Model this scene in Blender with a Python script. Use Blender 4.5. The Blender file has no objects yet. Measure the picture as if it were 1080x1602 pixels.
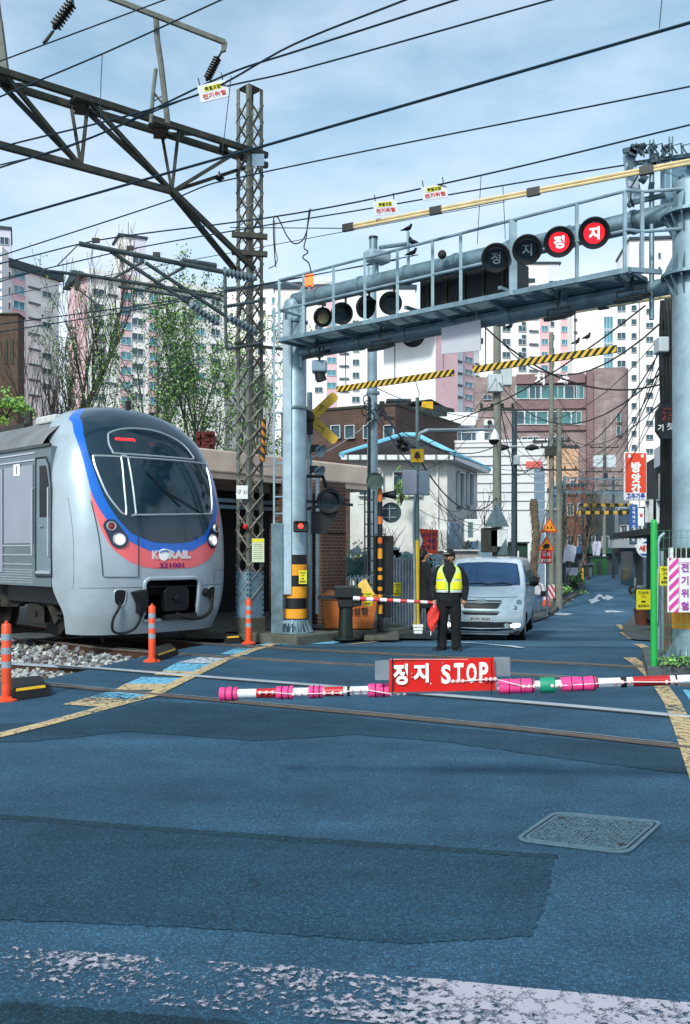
import bpy,math,random
from mathutils import Vector,Matrix
R=math.radians
random.seed(7)
# ---------------------------------------------------------------- camera, world, sun, exposure
F,CX,HY,EYE=1470.0,540.0,860.0,1.65
S=bpy.context.scene
COL=S.collection
cam=bpy.data.cameras.new('camera')
camo=bpy.data.objects.new('camera',cam);COL.objects.link(camo)
camo.location=(0,0,EYE);camo.rotation_euler=(R(90),0,0)
cam.sensor_fit='HORIZONTAL';cam.sensor_width=36
cam.lens=36*F/1080
cam.shift_y=(HY-801)/1080
cam.clip_start=0.1;cam.clip_end=3000
S.camera=camo
SUN_EL,SUN_AZ=38,207
wd=bpy.data.worlds.new('World');S.world=wd;wd.use_nodes=True
nt=wd.node_tree;nt.nodes.clear()
def N(t,**k):
 n=nt.nodes.new(t)
 for a,b in k.items():setattr(n,a,b)
 return n
L=lambda a,b:nt.links.new(a,b)
out=N('ShaderNodeOutputWorld');bg=N('ShaderNodeBackground');L(bg.outputs[0],out.inputs[0])
sky=N('ShaderNodeTexSky',sky_type='NISHITA',sun_disc=False)
sky.sun_elevation=R(SUN_EL);sky.sun_rotation=R(SUN_AZ);sky.air_density=1.0;sky.dust_density=1.5;sky.ozone_density=2.0
tc=N('ShaderNodeTexCoord');sep=N('ShaderNodeSeparateXYZ');L(tc.outputs['Generated'],sep.inputs[0])
# thin high haze and cloud: more of it near the horizon, mottled above
mp=N('ShaderNodeMapping');mp.inputs['Scale'].default_value=(1.3,1.3,3.2);L(tc.outputs['Generated'],mp.inputs[0])
nz=N('ShaderNodeTexNoise');nz.inputs['Scale'].default_value=4.2;nz.inputs['Detail'].default_value=7;nz.inputs['Roughness'].default_value=.56;L(mp.outputs[0],nz.inputs['Vector'])
rp=N('ShaderNodeMapRange');rp.inputs['From Min'].default_value=.40;rp.inputs['From Max'].default_value=.66;L(nz.outputs[0],rp.inputs[0])
hz=N('ShaderNodeMapRange');hz.inputs['From Min'].default_value=.05;hz.inputs['From Max'].default_value=.46
hz.inputs['To Min'].default_value=1.0;hz.inputs['To Max'].default_value=.20;L(sep.outputs[2],hz.inputs[0])
ma=N('ShaderNodeMath',operation='MULTIPLY_ADD');L(rp.outputs[0],ma.inputs[0]);ma.inputs[1].default_value=.26;L(hz.outputs[0],ma.inputs[2]);ma.use_clamp=True
tn=N('ShaderNodeMix',data_type='RGBA',blend_type='MULTIPLY');tn.inputs['Factor'].default_value=1;L(sky.outputs[0],tn.inputs[6]);tn.inputs[7].default_value=(.64,1.14,1.02,1)
mx=N('ShaderNodeMix',data_type='RGBA');L(ma.outputs[0],mx.inputs['Factor']);L(tn.outputs[2],mx.inputs[6]);mx.inputs[7].default_value=(5.5,5.85,6.75,1)
L(mx.outputs[2],bg.inputs[0]);bg.inputs[1].default_value=0.138
sl=bpy.data.lights.new('sun','SUN');sl.energy=2.5;sl.angle=R(8);sl.color=(1,.96,.91)
so=bpy.data.objects.new('sun',sl);COL.objects.link(so)
az=R(SUN_AZ);el=R(SUN_EL)
sd=Vector((math.sin(az)*math.cos(el),math.cos(az)*math.cos(el),math.sin(el)))
so.rotation_euler=sd.to_track_quat('Z','Y').to_euler();so.location=(0,0,60)
S.view_settings.view_transform='Standard';S.view_settings.look='None'
S.view_settings.exposure=0.45;S.view_settings.gamma=1
S.render.engine='CYCLES'
S.cycles.max_bounces=6;S.cycles.transparent_max_bounces=16;S.cycles.use_denoising=True
# ---------------------------------------------------------------- points
def P(x,y,d):
 return Vector(((x-CX)*d/F,d,EYE-(y-HY)*d/F))
def G(x,y,z=0.0):
 return P(x,y,(EYE-z)*F/(y-HY))
def interp(t,x):
 if x<=t[0][0]:return t[0][1]
 for(a,b),(c,d)in zip(t,t[1:]):
  if x<=c:return b+(d-b)*(x-a)/(c-a)
 return t[-1][1]
def hermite(t,x):
 n=len(t)
 if x<=t[0][0]:return t[0][1]
 if x>=t[-1][0]:return t[-1][1]
 for i in range(n-1):
  if t[i][0]<=x<=t[i+1][0]:break
 x0,y0=t[i];x1,y1=t[i+1]
 m=lambda j:(t[min(j+1,n-1)][1]-t[max(j-1,0)][1])/(t[min(j+1,n-1)][0]-t[max(j-1,0)][0])
 h=x1-x0;s=(x-x0)/h
 return(2*s**3-3*s*s+1)*y0+(s**3-2*s*s+s)*h*m(i)+(-2*s**3+3*s*s)*y1+(s**3-s*s)*h*m(i+1)
HP=[(16,0),(18,-.12),(22,-.46),(30,-.85),(42,-1.2),(55,-1.05),(72,-.55),(77,-.5),(92,-2.5),(115,-3.5)]
def H(X,Y):
 s=min(max((X+3)/5,0),1);s=s*s*(3-2*s)
 if Y>60:s=max(s,min((Y-60)/30,1))
 return hermite(HP,Y)*s
 # ---------------------------------------------------------------- materials
def lin(h):
 h=h.lstrip('#');v=[int(h[i:i+2],16)/255 for i in(0,2,4)]
 return tuple((c/12.92 if c<=.04045 else((c+.055)/1.055)**2.4)for c in v)
MATS={}
def mat(name,hexc,rough=.6,metal=0,var=.12,scale=6,bump=0,bscale=40,dirt=0,dirtc='#3a352c',trans=0,coat=0,spec=.5):
 if name in MATS:return MATS[name]
 m=bpy.data.materials.new(name);m.use_nodes=True;n=m.node_tree;b=n.nodes['Principled BSDF']
 c=lin(hexc)if isinstance(hexc,str)else hexc
 m.diffuse_color=(*c,1)
 b.inputs['Roughness'].default_value=rough;b.inputs['Metallic'].default_value=metal
 b.inputs['Specular IOR Level'].default_value=spec
 if coat:b.inputs['Coat Weight'].default_value=coat;b.inputs['Coat Roughness'].default_value=.08
 if trans:b.inputs['Transmission Weight'].default_value=trans
 t=n.nodes.new('ShaderNodeTexCoord')
 def noise(s,d=5):
  z=n.nodes.new('ShaderNodeTexNoise');z.inputs['Scale'].default_value=s;z.inputs['Detail'].default_value=d;z.inputs['Roughness'].default_value=.6
  n.links.new(t.outputs['Object'],z.inputs['Vector']);return z
 z=noise(scale);r=n.nodes.new('ShaderNodeMapRange');r.inputs['From Min'].default_value=.3;r.inputs['From Max'].default_value=.7
 n.links.new(z.outputs[0],r.inputs[0])
 mxx=n.nodes.new('ShaderNodeMix');mxx.data_type='RGBA';n.links.new(r.outputs[0],mxx.inputs['Factor'])
 mxx.inputs[6].default_value=(*[max(v*(1-var*1.4),0)for v in c],1);mxx.inputs[7].default_value=(*[min(v*(1+var),1)for v in c],1)
 last=mxx.outputs[2]
 if dirt:
  z2=noise(scale*.37+.6,8);r2=n.nodes.new('ShaderNodeMapRange');r2.inputs['From Min'].default_value=.5;r2.inputs['From Max'].default_value=.72
  r2.inputs['To Max'].default_value=dirt;n.links.new(z2.outputs[0],r2.inputs[0])
  m2=n.nodes.new('ShaderNodeMix');m2.data_type='RGBA';n.links.new(r2.outputs[0],m2.inputs['Factor']);n.links.new(last,m2.inputs[6]);m2.inputs[7].default_value=(*lin(dirtc),1)
  last=m2.outputs[2]
 n.links.new(last,b.inputs['Base Color'])
 rr=n.nodes.new('ShaderNodeMapRange');rr.inputs['To Min'].default_value=max(rough-.08,.02);rr.inputs['To Max'].default_value=min(rough+.12,1)
 n.links.new(z.outputs[0],rr.inputs[0]);n.links.new(rr.outputs[0],b.inputs['Roughness'])
 if bump:
  zb=noise(bscale,3);bp=n.nodes.new('ShaderNodeBump');bp.inputs['Strength'].default_value=bump;bp.inputs['Distance'].default_value=.02
  n.links.new(zb.outputs[0],bp.inputs['Height']);n.links.new(bp.outputs[0],b.inputs['Normal'])
 MATS[name]=m;return m
def emis(name,hexc,k):
 if name in MATS:return MATS[name]
 m=bpy.data.materials.new(name);m.use_nodes=True;b=m.node_tree.nodes['Principled BSDF'];c=lin(hexc)
 b.inputs['Base Color'].default_value=(*c,1);b.inputs['Emission Color'].default_value=(*c,1);b.inputs['Emission Strength'].default_value=k
 m.diffuse_color=(*c,1);MATS[name]=m;return m
def glass(name,hexc,rough=.06):
 return mat(name,hexc,rough,0,.25,1.5,spec=.9)
def brick(name,c1,c2,mortar,sc=1.0,axis='X',bw=.22,bh=.075):
 if name in MATS:return MATS[name]
 m=bpy.data.materials.new(name);m.use_nodes=True;n=m.node_tree;b=n.nodes['Principled BSDF'];b.inputs['Roughness'].default_value=.85
 t=n.nodes.new('ShaderNodeTexCoord');s=n.nodes.new('ShaderNodeSeparateXYZ');n.links.new(t.outputs['Object'],s.inputs[0])
 a=n.nodes.new('ShaderNodeMath');a.operation='ADD';n.links.new(s.outputs[0],a.inputs[0]);n.links.new(s.outputs[1],a.inputs[1])
 cb=n.nodes.new('ShaderNodeCombineXYZ');n.links.new(a.outputs[0],cb.inputs[0]);n.links.new(s.outputs[2],cb.inputs[1])
 bt=n.nodes.new('ShaderNodeTexBrick');n.links.new(cb.outputs[0],bt.inputs['Vector']);bt.inputs['Scale'].default_value=1
 bt.inputs['Brick Width'].default_value=bw*sc;bt.inputs['Row Height'].default_value=bh*sc;bt.inputs['Mortar Size'].default_value=.008*sc
 bt.inputs['Color1'].default_value=(*lin(c1),1);bt.inputs['Color2'].default_value=(*lin(c2),1);bt.inputs['Mortar'].default_value=(*lin(mortar),1)
 z=n.nodes.new('ShaderNodeTexNoise');z.inputs['Scale'].default_value=.9;z.inputs['Detail'].default_value=8;n.links.new(t.outputs['Object'],z.inputs['Vector'])
 r=n.nodes.new('ShaderNodeMapRange');r.inputs['From Min'].default_value=.3;r.inputs['From Max'].default_value=.7;r.inputs['To Min'].default_value=.65;r.inputs['To Max'].default_value=1.15;n.links.new(z.outputs[0],r.inputs[0])
 mm=n.nodes.new('ShaderNodeMix');mm.data_type='RGBA';mm.blend_type='MULTIPLY';mm.inputs['Factor'].default_value=1
 n.links.new(bt.outputs[0],mm.inputs[6]);n.links.new(r.outputs[0],mm.inputs[7]);n.links.new(mm.outputs[2],b.inputs['Base Color'])
 m.diffuse_color=(*lin(c1),1);MATS[name]=m;return m
SPLIT={'pipe_strap','mount','mounting_bracket','lifting_hole','signal_hanger','roof_antenna','corner_angle','post','bracket','strap','door_seam','door_handle','leg','hanger','hook','stay','clamp','mast_pipe','trim_strip','hanger_rod','bolt','leg','grille_bar','stem','foot','wheel','support','wire_tie','gutter_clips'}
# ---------------------------------------------------------------- mesh builder
class MB:
 def __init__(s):s.v=[];s.f=[];s.m=[];s.cur=0
 def mi(s,i):s.cur=i;return s
 def add(s,vs,fs):
  o=len(s.v);s.v+=[Vector(p)for p in vs]
  for f in fs:s.f.append([o+i for i in f]);s.m.append(s.cur)
  return s
 def box(s,c,size,M=None):
  x,y,z=[d/2 for d in size];c=Vector(c)
  vs=[Vector((a*x,b*y,e*z))for a in(-1,1)for b in(-1,1)for e in(-1,1)]
  if M is not None:vs=[M@p for p in vs]
  return s.add([p+c for p in vs],[(0,1,3,2),(4,6,7,5),(0,4,5,1),(2,3,7,6),(0,2,6,4),(1,5,7,3)])
 def box2(s,a,b):
  a=Vector(a);b=Vector(b);d=b-a
  return s.box((a+b)/2,(abs(d.x),abs(d.y),abs(d.z)))
 def bar(s,p,q,w,h=None,up=(0,0,1)):
  p=Vector(p);q=Vector(q);h=h or w;d=q-p;ln=d.length
  if ln<1e-6:return s
  z=d/ln;u=Vector(up)
  if abs(z.dot(u))>.98:u=Vector((0,1,0))
  x=z.cross(u).normalized();y=x.cross(z)
  M=Matrix((x,y,z)).transposed()
  return s.box((p+q)/2,(w,h,ln),M)
 def tube(s,pts,r,n=8,cap=True,r1=None):
  pts=[Vector(p)for p in pts];k=len(pts)
  rs=r if isinstance(r,(list,tuple))else[r+((r1 if r1 is not None else r)-r)*i/(k-1)for i in range(k)]
  vs=[];t0=(pts[1]-pts[0]).normalized();u=Vector((0,0,1))if abs(t0.z)<.9 else Vector((1,0,0))
  x=t0.cross(u).normalized()
  for i,p in enumerate(pts):
   t=(pts[min(i+1,k-1)]-pts[max(i-1,0)])
   t=t.normalized()if t.length>1e-9 else t0
   x=(x-t*x.dot(t));x=x.normalized()if x.length>1e-6 else t.orthogonal().normalized();y=t.cross(x)
   for j in range(n):
    a=2*math.pi*j/n;vs.append(p+(x*math.cos(a)+y*math.sin(a))*rs[i])
  fs=[(i*n+j,i*n+(j+1)%n,(i+1)*n+(j+1)%n,(i+1)*n+j)for i in range(k-1)for j in range(n)]
  if cap:fs+=[tuple(range(n-1,-1,-1)),tuple((k-1)*n+j for j in range(n))]
  return s.add(vs,fs)
 def cyl(s,p,q,r,n=16,r1=None):return s.tube([p,q],r,n,True,r1)
 def lathe(s,prof,c=(0,0,0),axis=(0,0,1),n=24):
  c=Vector(c);z=Vector(axis).normalized();x=z.orthogonal().normalized();y=z.cross(x);vs=[];k=len(prof)
  for r,h in prof:
   for j in range(n):
    a=2*math.pi*j/n;vs.append(c+z*h+(x*math.cos(a)+y*math.sin(a))*max(r,1e-4))
  fs=[(i*n+j,i*n+(j+1)%n,(i+1)*n+(j+1)%n,(i+1)*n+j)for i in range(k-1)for j in range(n)]
  return s.add(vs,fs)
 def prism(s,pts,d):
  pts=[Vector(p)for p in pts];d=Vector(d);n=len(pts)
  return s.add(pts+[p+d for p in pts],[tuple(range(n-1,-1,-1)),tuple(range(n,2*n))]+[(i,(i+1)%n,n+(i+1)%n,n+i)for i in range(n)])
 def poly(s,pts):return s.add(pts,[tuple(range(len(pts)))])
 def grid(s,rows):
  k=len(rows[0]);vs=[p for r in rows for p in r]
  return s.add(vs,[(i*k+j,i*k+j+1,(i+1)*k+j+1,(i+1)*k+j)for i in range(len(rows)-1)for j in range(k-1)])
 def sphere(s,c,r,n=12,sc=(1,1,1)):
  c=Vector(c);vs=[];m=n//2
  for i in range(m+1):
   a=math.pi*i/m
   for j in range(n):
    b=2*math.pi*j/n;vs.append(c+Vector((math.sin(a)*math.cos(b)*sc[0],math.sin(a)*math.sin(b)*sc[1],math.cos(a)*sc[2]))*r)
  return s.add(vs,[(i*n+j,(i+1)*n+j,(i+1)*n+(j+1)%n,i*n+(j+1)%n)for i in range(m)for j in range(n)])
 def build(s,name,mats,parent=None,smooth=False,bevel=0):
  if name in SPLIT:
   last=None
   for q in s.pieces():last=q._build(name,mats,parent,smooth,bevel)
   return last
  return s._build(name,mats,parent,smooth,bevel)
 def pieces(s):
  up=list(range(len(s.v)))
  def find(i):
   while up[i]!=i:up[i]=up[up[i]];i=up[i]
   return i
  for f in s.f:
   for i in f[1:]:up[find(i)]=find(f[0])
  g={}
  for f,m in zip(s.f,s.m):g.setdefault(find(f[0]),[]).append((f,m))
  r=[]
  for fs in g.values():
   q=MB();ix={}
   for f,m in fs:
    for i in f:
     if i not in ix:ix[i]=len(q.v);q.v.append(s.v[i])
    q.f.append([ix[i]for i in f]);q.m.append(m)
   r.append(q)
  return r
 def _build(s,name,mats,parent=None,smooth=False,bevel=0):
  me=bpy.data.meshes.new(name);me.from_pydata([tuple(v)for v in s.v],[],s.f)
  mats=mats if isinstance(mats,(list,tuple))else[mats]
  for m in mats:me.materials.append(m)
  me.polygons.foreach_set('material_index',s.m)
  me.update()
  import bmesh
  if len(s.f)<60000:
   bm=bmesh.new();bm.from_mesh(me);bmesh.ops.recalc_face_normals(bm,faces=bm.faces);bm.to_mesh(me);bm.free()
  if smooth:
   me.polygons.foreach_set('use_smooth',[True]*len(me.polygons))
   try:me.set_sharp_from_angle(angle=R(smooth if smooth is not True else 40))
   except Exception:pass
  o=bpy.data.objects.new(name,me);COL.objects.link(o)
  if parent is not None:adopt(o,parent)
  if bevel:
   b=o.modifiers.new('bevel','BEVEL');b.width=bevel;b.segments=2;b.limit_method='ANGLE'
  return o
def adopt(o,parent):
 o.parent=parent
 if parent.get('_w'):o.matrix_parent_inverse=Matrix.Translation(-parent.location)
def thing(name,label,cat,loc=(0,0,0),group=None,world=True):
 o=bpy.data.objects.new(name,None);o.empty_display_size=.2;COL.objects.link(o);o.location=loc
 if world:o['_w']=1
 o['label']=label;o['category']=cat
 if group:o['group']=group
 return o
def tag(o,label,cat,group=None):
 o['label']=label;o['category']=cat
 if group:o['group']=group
 return o
def struct(o,kind='structure',label=None,cat=None):
 o['kind']=kind
 if label:o['label']=label
 if cat:o['category']=cat
 return o
def copy_tree(o,parent=None):
 c=o.copy();COL.objects.link(c)
 if parent is not None:c.parent=parent
 for ch in list(o.children):copy_tree(ch,c)
 return c
def text_mesh(body,h,bold=.0,depth=.004,width=None):
 """outline of a line of writing, h = cap height; returns verts, faces centred on the origin in the XZ plane, facing -Y"""
 cu=bpy.data.curves.new('writing','FONT');cu.body=body;cu.size=1;cu.extrude=depth/2/max(h,1e-6)*.8;cu.offset=bold;cu.resolution_u=3
 o=bpy.data.objects.new('writing',cu);COL.objects.link(o)
 dg=bpy.context.evaluated_depsgraph_get();me=bpy.data.meshes.new_from_object(o.evaluated_get(dg))
 vs=[v.co.copy()for v in me.vertices];fs=[tuple(p.vertices)for p in me.polygons]
 bpy.data.objects.remove(o);bpy.data.curves.remove(cu);bpy.data.meshes.remove(me)
 if not vs:return[],[]
 x0=min(v.x for v in vs);x1=max(v.x for v in vs);y0=min(v.y for v in vs);y1=max(v.y for v in vs)
 k=h/(y1-y0);kx=k if width is None else width/max(x1-x0,1e-6);kz=k
 return[Vector(((v.x-(x0+x1)/2)*kx,v.z*-kz,(v.y-(y0+y1)/2)*kz))for v in vs],fs
def lettering(body,h,c,m,parent,ax=(1,0,0),up=(0,0,1),bold=0,width=None,name='lettering',mb=None,depth=.004):
 vs,fs=text_mesh(body,h,bold,depth,width)
 ax=Vector(ax).normalized();up=Vector(up).normalized();nrm=up.cross(ax)
 own=mb is None;mb=mb or MB()
 mb.add([Vector(c)+ax*v.x+up*v.z+nrm*v.y for v in vs],fs)
 return mb.build(name,m,parent)if own else mb
 # shared materials
GALV=mat('galvanised steel','#7c949f',.45,.5,.2,5,.1,60,dirt=.55,dirtc='#55605f')
GALVL=mat('pale galvanised steel','#90a6b2',.48,.35,.18,4,.08,50,dirt=.45,dirtc='#6a7678')
DKST=mat('weathered dark steel','#3a3c35',.7,.3,.3,9,.3,60,dirt=.5,dirtc='#4a3a28')
LTST=mat('weathered grey-brown steel','#6c7069',.7,.25,.25,7,.3,60,dirt=.5,dirtc='#4a3e2c')
BLK=mat('black painted metal','#0c0f12',.45,0,.3,6)
RUB=mat('black rubber','#0b0c0e',.8,0,.3,20,.2)
WIRE=mat('wire','#15303f',.5,.4,.2,3)
WIREK=mat('black cable','#0a0e14',.6,0,.2,3)
YEL=mat('yellow paint','#e3b21c',.5,0,.12,9,dirt=.2)
ORG=mat('orange plastic','#e24a1e',.4,0,.12,9,dirt=.2)
REDP=mat('red paint','#d01c18',.4,0,.12,9,dirt=.1)
WHTP=mat('white paint','#e0e0de',.5,0,.06,9,dirt=.25,dirtc='#a09a90')
REFL=mat('silver reflective band','#9aa7b2',.3,.2,.15,30)
CONC=mat('weathered concrete','#57584f',.9,0,.25,4,.5,30,dirt=.6,dirtc='#2c2e28')
YNOT=mat('yellow notice','#d8d022',.5,0,.05,9)
INK=mat('black ink','#141414',.6,0,.05,9)
# ================================================================ SETTING
def asphalt():
 m=bpy.data.materials.new('asphalt');m.use_nodes=True;n=m.node_tree;b=n.nodes['Principled BSDF']
 lk=n.links.new;t=n.nodes.new('ShaderNodeTexCoord')
 def noise(s,d=6,r=.6,vec=None):
  z=n.nodes.new('ShaderNodeTexNoise');z.inputs['Scale'].default_value=s;z.inputs['Detail'].default_value=d;z.inputs['Roughness'].default_value=r
  lk(vec or t.outputs['Object'],z.inputs['Vector']);return z.outputs[0]
 def rng(i,a,bb,c,d):
  r=n.nodes.new('ShaderNodeMapRange');r.inputs['From Min'].default_value=a;r.inputs['From Max'].default_value=bb;r.inputs['To Min'].default_value=c;r.inputs['To Max'].default_value=d;lk(i,r.inputs[0]);return r.outputs[0]
 def mul(a,bb):
  q=n.nodes.new('ShaderNodeMath');q.operation='MULTIPLY';lk(a,q.inputs[0]);lk(bb,q.inputs[1]);return q.outputs[0]
 big=rng(noise(.35,6,.65),.3,.7,.66,1.30);mid=rng(noise(2.2,6),.3,.7,.86,1.14)
 # streaks along the tracks (worn wheel lines across the view)
 mp=n.nodes.new('ShaderNodeMapping');mp.inputs['Rotation'].default_value=(0,0,R(18));mp.inputs['Scale'].default_value=(.22,1.6,1);lk(t.outputs['Object'],mp.inputs[0])
 st=rng(noise(1.0,5,.55,mp.outputs[0]),.3,.7,.8,1.2)
 vo=n.nodes.new('ShaderNodeTexVoronoi');vo.inputs['Scale'].default_value=150;lk(t.outputs['Object'],vo.inputs['Vector'])
 wn=n.nodes.new('ShaderNodeTexWhiteNoise');wn.noise_dimensions='3D';lk(vo.outputs['Position'],wn.inputs['Vector'])
 spk=rng(wn.outputs[0],.72,1.0,.80,1.95)
 fine=rng(noise(40,5,.75),.32,.68,.62,1.38)
 # cracks
 wv=n.nodes.new('ShaderNodeTexVoronoi');wv.feature='DISTANCE_TO_EDGE';wv.inputs['Scale'].default_value=.42
 dz=n.nodes.new('ShaderNodeTexNoise');dz.inputs['Scale'].default_value=2.2;dz.inputs['Detail'].default_value=8;lk(t.outputs['Object'],dz.inputs['Vector'])
 av=n.nodes.new('ShaderNodeVectorMath');av.operation='MULTIPLY_ADD';lk(dz.outputs['Color'],av.inputs[0]);av.inputs[1].default_value=(.7,.7,0);lk(t.outputs['Object'],av.inputs[2]);lk(av.outputs[0],wv.inputs['Vector'])
 cr=rng(wv.outputs['Distance'],.0,.004,.72,1.0)
 f=mul(mul(mul(mul(big,mid),mul(spk,fine)),st),cr)
 mm=n.nodes.new('ShaderNodeVectorMath');mm.operation='SCALE';mm.inputs[0].default_value=(.032,.086,.140);lk(f,mm.inputs['Scale'])
 lk(mm.outputs[0],b.inputs['Base Color']);b.inputs['Roughness'].default_value=.78;b.inputs['Specular IOR Level'].default_value=.2
 ad=n.nodes.new('ShaderNodeMath');ad.operation='MULTIPLY';lk(spk,ad.inputs[0]);lk(cr,ad.inputs[1])
 bp=n.nodes.new('ShaderNodeBump');bp.inputs['Strength'].default_value=.55;bp.inputs['Distance'].default_value=.006;lk(ad.outputs[0],bp.inputs['Height']);lk(bp.outputs[0],b.inputs['Normal'])
 m.diffuse_color=(.05,.08,.11,1)
 return m,(mm,f)
ASPH,_=asphalt()
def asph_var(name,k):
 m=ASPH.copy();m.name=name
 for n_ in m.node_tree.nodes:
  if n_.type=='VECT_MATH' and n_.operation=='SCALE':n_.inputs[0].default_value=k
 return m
ASPHD=asph_var('newer dark asphalt',(.015,.044,.066))
ASPHM=asph_var('mid asphalt',(.019,.056,.090))
ASPHP=asph_var('pale worn asphalt',(.048,.098,.140))
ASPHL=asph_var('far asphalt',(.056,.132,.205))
def paint(name,hexc,worn=.5,sc=14,grad=0):
 """road paint with chips where the asphalt shows through"""
 m=bpy.data.materials.new(name);m.use_nodes=True;n=m.node_tree;b=n.nodes['Principled BSDF'];lk=n.links.new
 t=n.nodes.new('ShaderNodeTexCoord');z=n.nodes.new('ShaderNodeTexNoise');z.inputs['Scale'].default_value=sc;z.inputs['Detail'].default_value=9;z.inputs['Roughness'].default_value=.72;lk(t.outputs['Object'],z.inputs['Vector'])
 z3=n.nodes.new('ShaderNodeTexNoise');z3.inputs['Scale'].default_value=1.1;z3.inputs['Detail'].default_value=4;lk(t.outputs['Object'],z3.inputs['Vector'])
 ad=n.nodes.new('ShaderNodeMath');ad.operation='MULTIPLY_ADD';ad.inputs[1].default_value=.55;lk(z3.outputs[0],ad.inputs[0]);lk(z.outputs[0],ad.inputs[2])
 r=n.nodes.new('ShaderNodeMapRange');c=.775+(.5-worn)*.45;r.inputs['From Min'].default_value=c-.02;r.inputs['From Max'].default_value=c+.03;lk(ad.outputs[0],r.inputs[0])
 if grad:
  sx=n.nodes.new('ShaderNodeSeparateXYZ');lk(t.outputs['Object'],sx.inputs[0]);gm=n.nodes.new('ShaderNodeMath');gm.operation='MULTIPLY_ADD';gm.inputs[1].default_value=-grad;lk(sx.outputs[0],gm.inputs[0]);lk(ad.outputs[0],gm.inputs[2]);lk(gm.outputs[0],r.inputs[0])
  # cracks through the paint
 wv=n.nodes.new('ShaderNodeTexVoronoi');wv.feature='DISTANCE_TO_EDGE';wv.inputs['Scale'].default_value=7
 av=n.nodes.new('ShaderNodeVectorMath');av.operation='MULTIPLY_ADD';lk(z.outputs['Color'],av.inputs[0]);av.inputs[1].default_value=(.22,.22,0);lk(t.outputs['Object'],av.inputs[2]);lk(av.outputs[0],wv.inputs['Vector'])
 cr=n.nodes.new('ShaderNodeMapRange');cr.inputs['From Min'].default_value=.0;cr.inputs['From Max'].default_value=.055;cr.inputs['To Min'].default_value=1;cr.inputs['To Max'].default_value=0;lk(wv.outputs['Distance'],cr.inputs[0])
 mxx=n.nodes.new('ShaderNodeMath');mxx.operation='MAXIMUM';lk(r.outputs[0],mxx.inputs[0]);lk(cr.outputs[0],mxx.inputs[1])
 c1=lin(hexc);m1=n.nodes.new('ShaderNodeMix');m1.data_type='RGBA';lk(z.outputs[0],m1.inputs['Factor']);m1.inputs[6].default_value=(*[v*.75 for v in c1],1);m1.inputs[7].default_value=(*[min(1,v*1.15)for v in c1],1)
 iv=n.nodes.new('ShaderNodeMath');iv.operation='SUBTRACT';iv.inputs[0].default_value=1;lk(mxx.outputs[0],iv.inputs[1]);lk(iv.outputs[0],b.inputs['Alpha'])
 lk(m1.outputs[2],b.inputs['Base Color']);b.inputs['Roughness'].default_value=.75;m.diffuse_color=(*c1,1)
 return m
PWH=paint('worn white road paint','#b4adb8',.53,30,.06);PWH2=paint('white road paint','#ccd4dc',.3);PYE=paint('worn yellow road paint','#cbb184',.33,16);PBL=paint('worn light blue road paint','#6fb6d4',.38,16)
EARTH=mat('ground earth','#4b4b45',.95,0,.3,3,.6,20,dirt=.6,dirtc='#2b2c26')
PAVE=mat('worn pavement','#4d5557',.9,0,.25,2.5,.4,20,dirt=.6,dirtc='#2c3032')
# tracks -----------------------------------------------------------------
def path_off(pts,off):
 r=[]
 for i,p in enumerate(pts):
  a=pts[max(i-1,0)];b=pts[min(i+1,len(pts)-1)]
  d=Vector((b[0]-a[0],b[1]-a[1],0)).normalized();r.append(Vector((p[0]+d.y*off,p[1]-d.x*off,p[2]if len(p)>2 else 0)))
 return r
def smooth_path(pts,n=6):
 pts=[Vector((*p,0))if len(p)==2 else Vector(p)for p in pts];r=[]
 for i in range(len(pts)-1):
  p0=pts[max(i-1,0)];p1=pts[i];p2=pts[i+1];p3=pts[min(i+2,len(pts)-1)]
  for k in range(n):
   t=k/n;r.append(.5*((2*p1)+(p2-p0)*t+(2*p0-5*p1+4*p2-p3)*t*t+(3*p1-p0-3*p2+p3)*t**3))
 return r+[pts[-1]]
ra=smooth_path([(-38,33),(-14,17.6),(-8,13.95),(-3.56,11.39),(-1.39,10.23),(1.09,8.88),(2.86,7.77),(6,5.6),(14,0.2),(30,-11)])
rb=path_off(ra,-1.5)
rd=smooth_path([(-40,53),(-17.0,30.9),(-8,22.15),(-4.3,18.3),(-2.2,16.3),(1.47,14.44),(2.46,13.95),(4.69,12.77),(10,9.3),(20,2.5),(36,-9)])
rc=path_off(rd,1.5)
if(rb[10]-ra[10]).y<0:rb=path_off(ra,1.5)
if(rc[10]-rd[10]).y>0:rc=path_off(rd,-1.5)
def sink(X,Y):
 s=min(max((-3.2-X)/3,0),1);return-.07*s
RAILM=mat('rusty rail side','#4a2f22',.8,.3,.3,12,.3,50);RAILT=mat('worn bright rail head','#c3ccd6',.35,.55,.1,3)
def rail(path,mb,hm=1):
 prof=[(-.07,-.15),(-.07,-.135),(-.012,-.12),(-.012,-.035),(-.034,-.03),(-.034,-.002),(-.03,0),(.03,0),(.034,-.002),(.034,-.03),(.012,-.035),(.012,-.12),(.07,-.135),(.07,-.15)]
 rows=[]
 for i,p in enumerate(path):
  a=path[max(i-1,0)];b=path[min(i+1,len(path)-1)];d=(b-a);d.z=0;d.normalize();nrm=Vector((d.y,-d.x,0))
  rows.append([Vector((p.x,p.y,.022+sink(p.x,p.y)))+nrm*u+Vector((0,0,w))for u,w in prof])
 k=len(prof)
 for i in range(len(rows)-1):
  for j in range(k):
   jj=(j+1)%k
   mb.mi(hm if 4<=j<=8 else 0).add([rows[i][j],rows[i][jj],rows[i+1][jj],rows[i+1][j]],[(0,1,2,3)])
SLEEP=mat('concrete sleeper','#5d564c',.9,0,.25,6,.3,dirt=.5)
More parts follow.
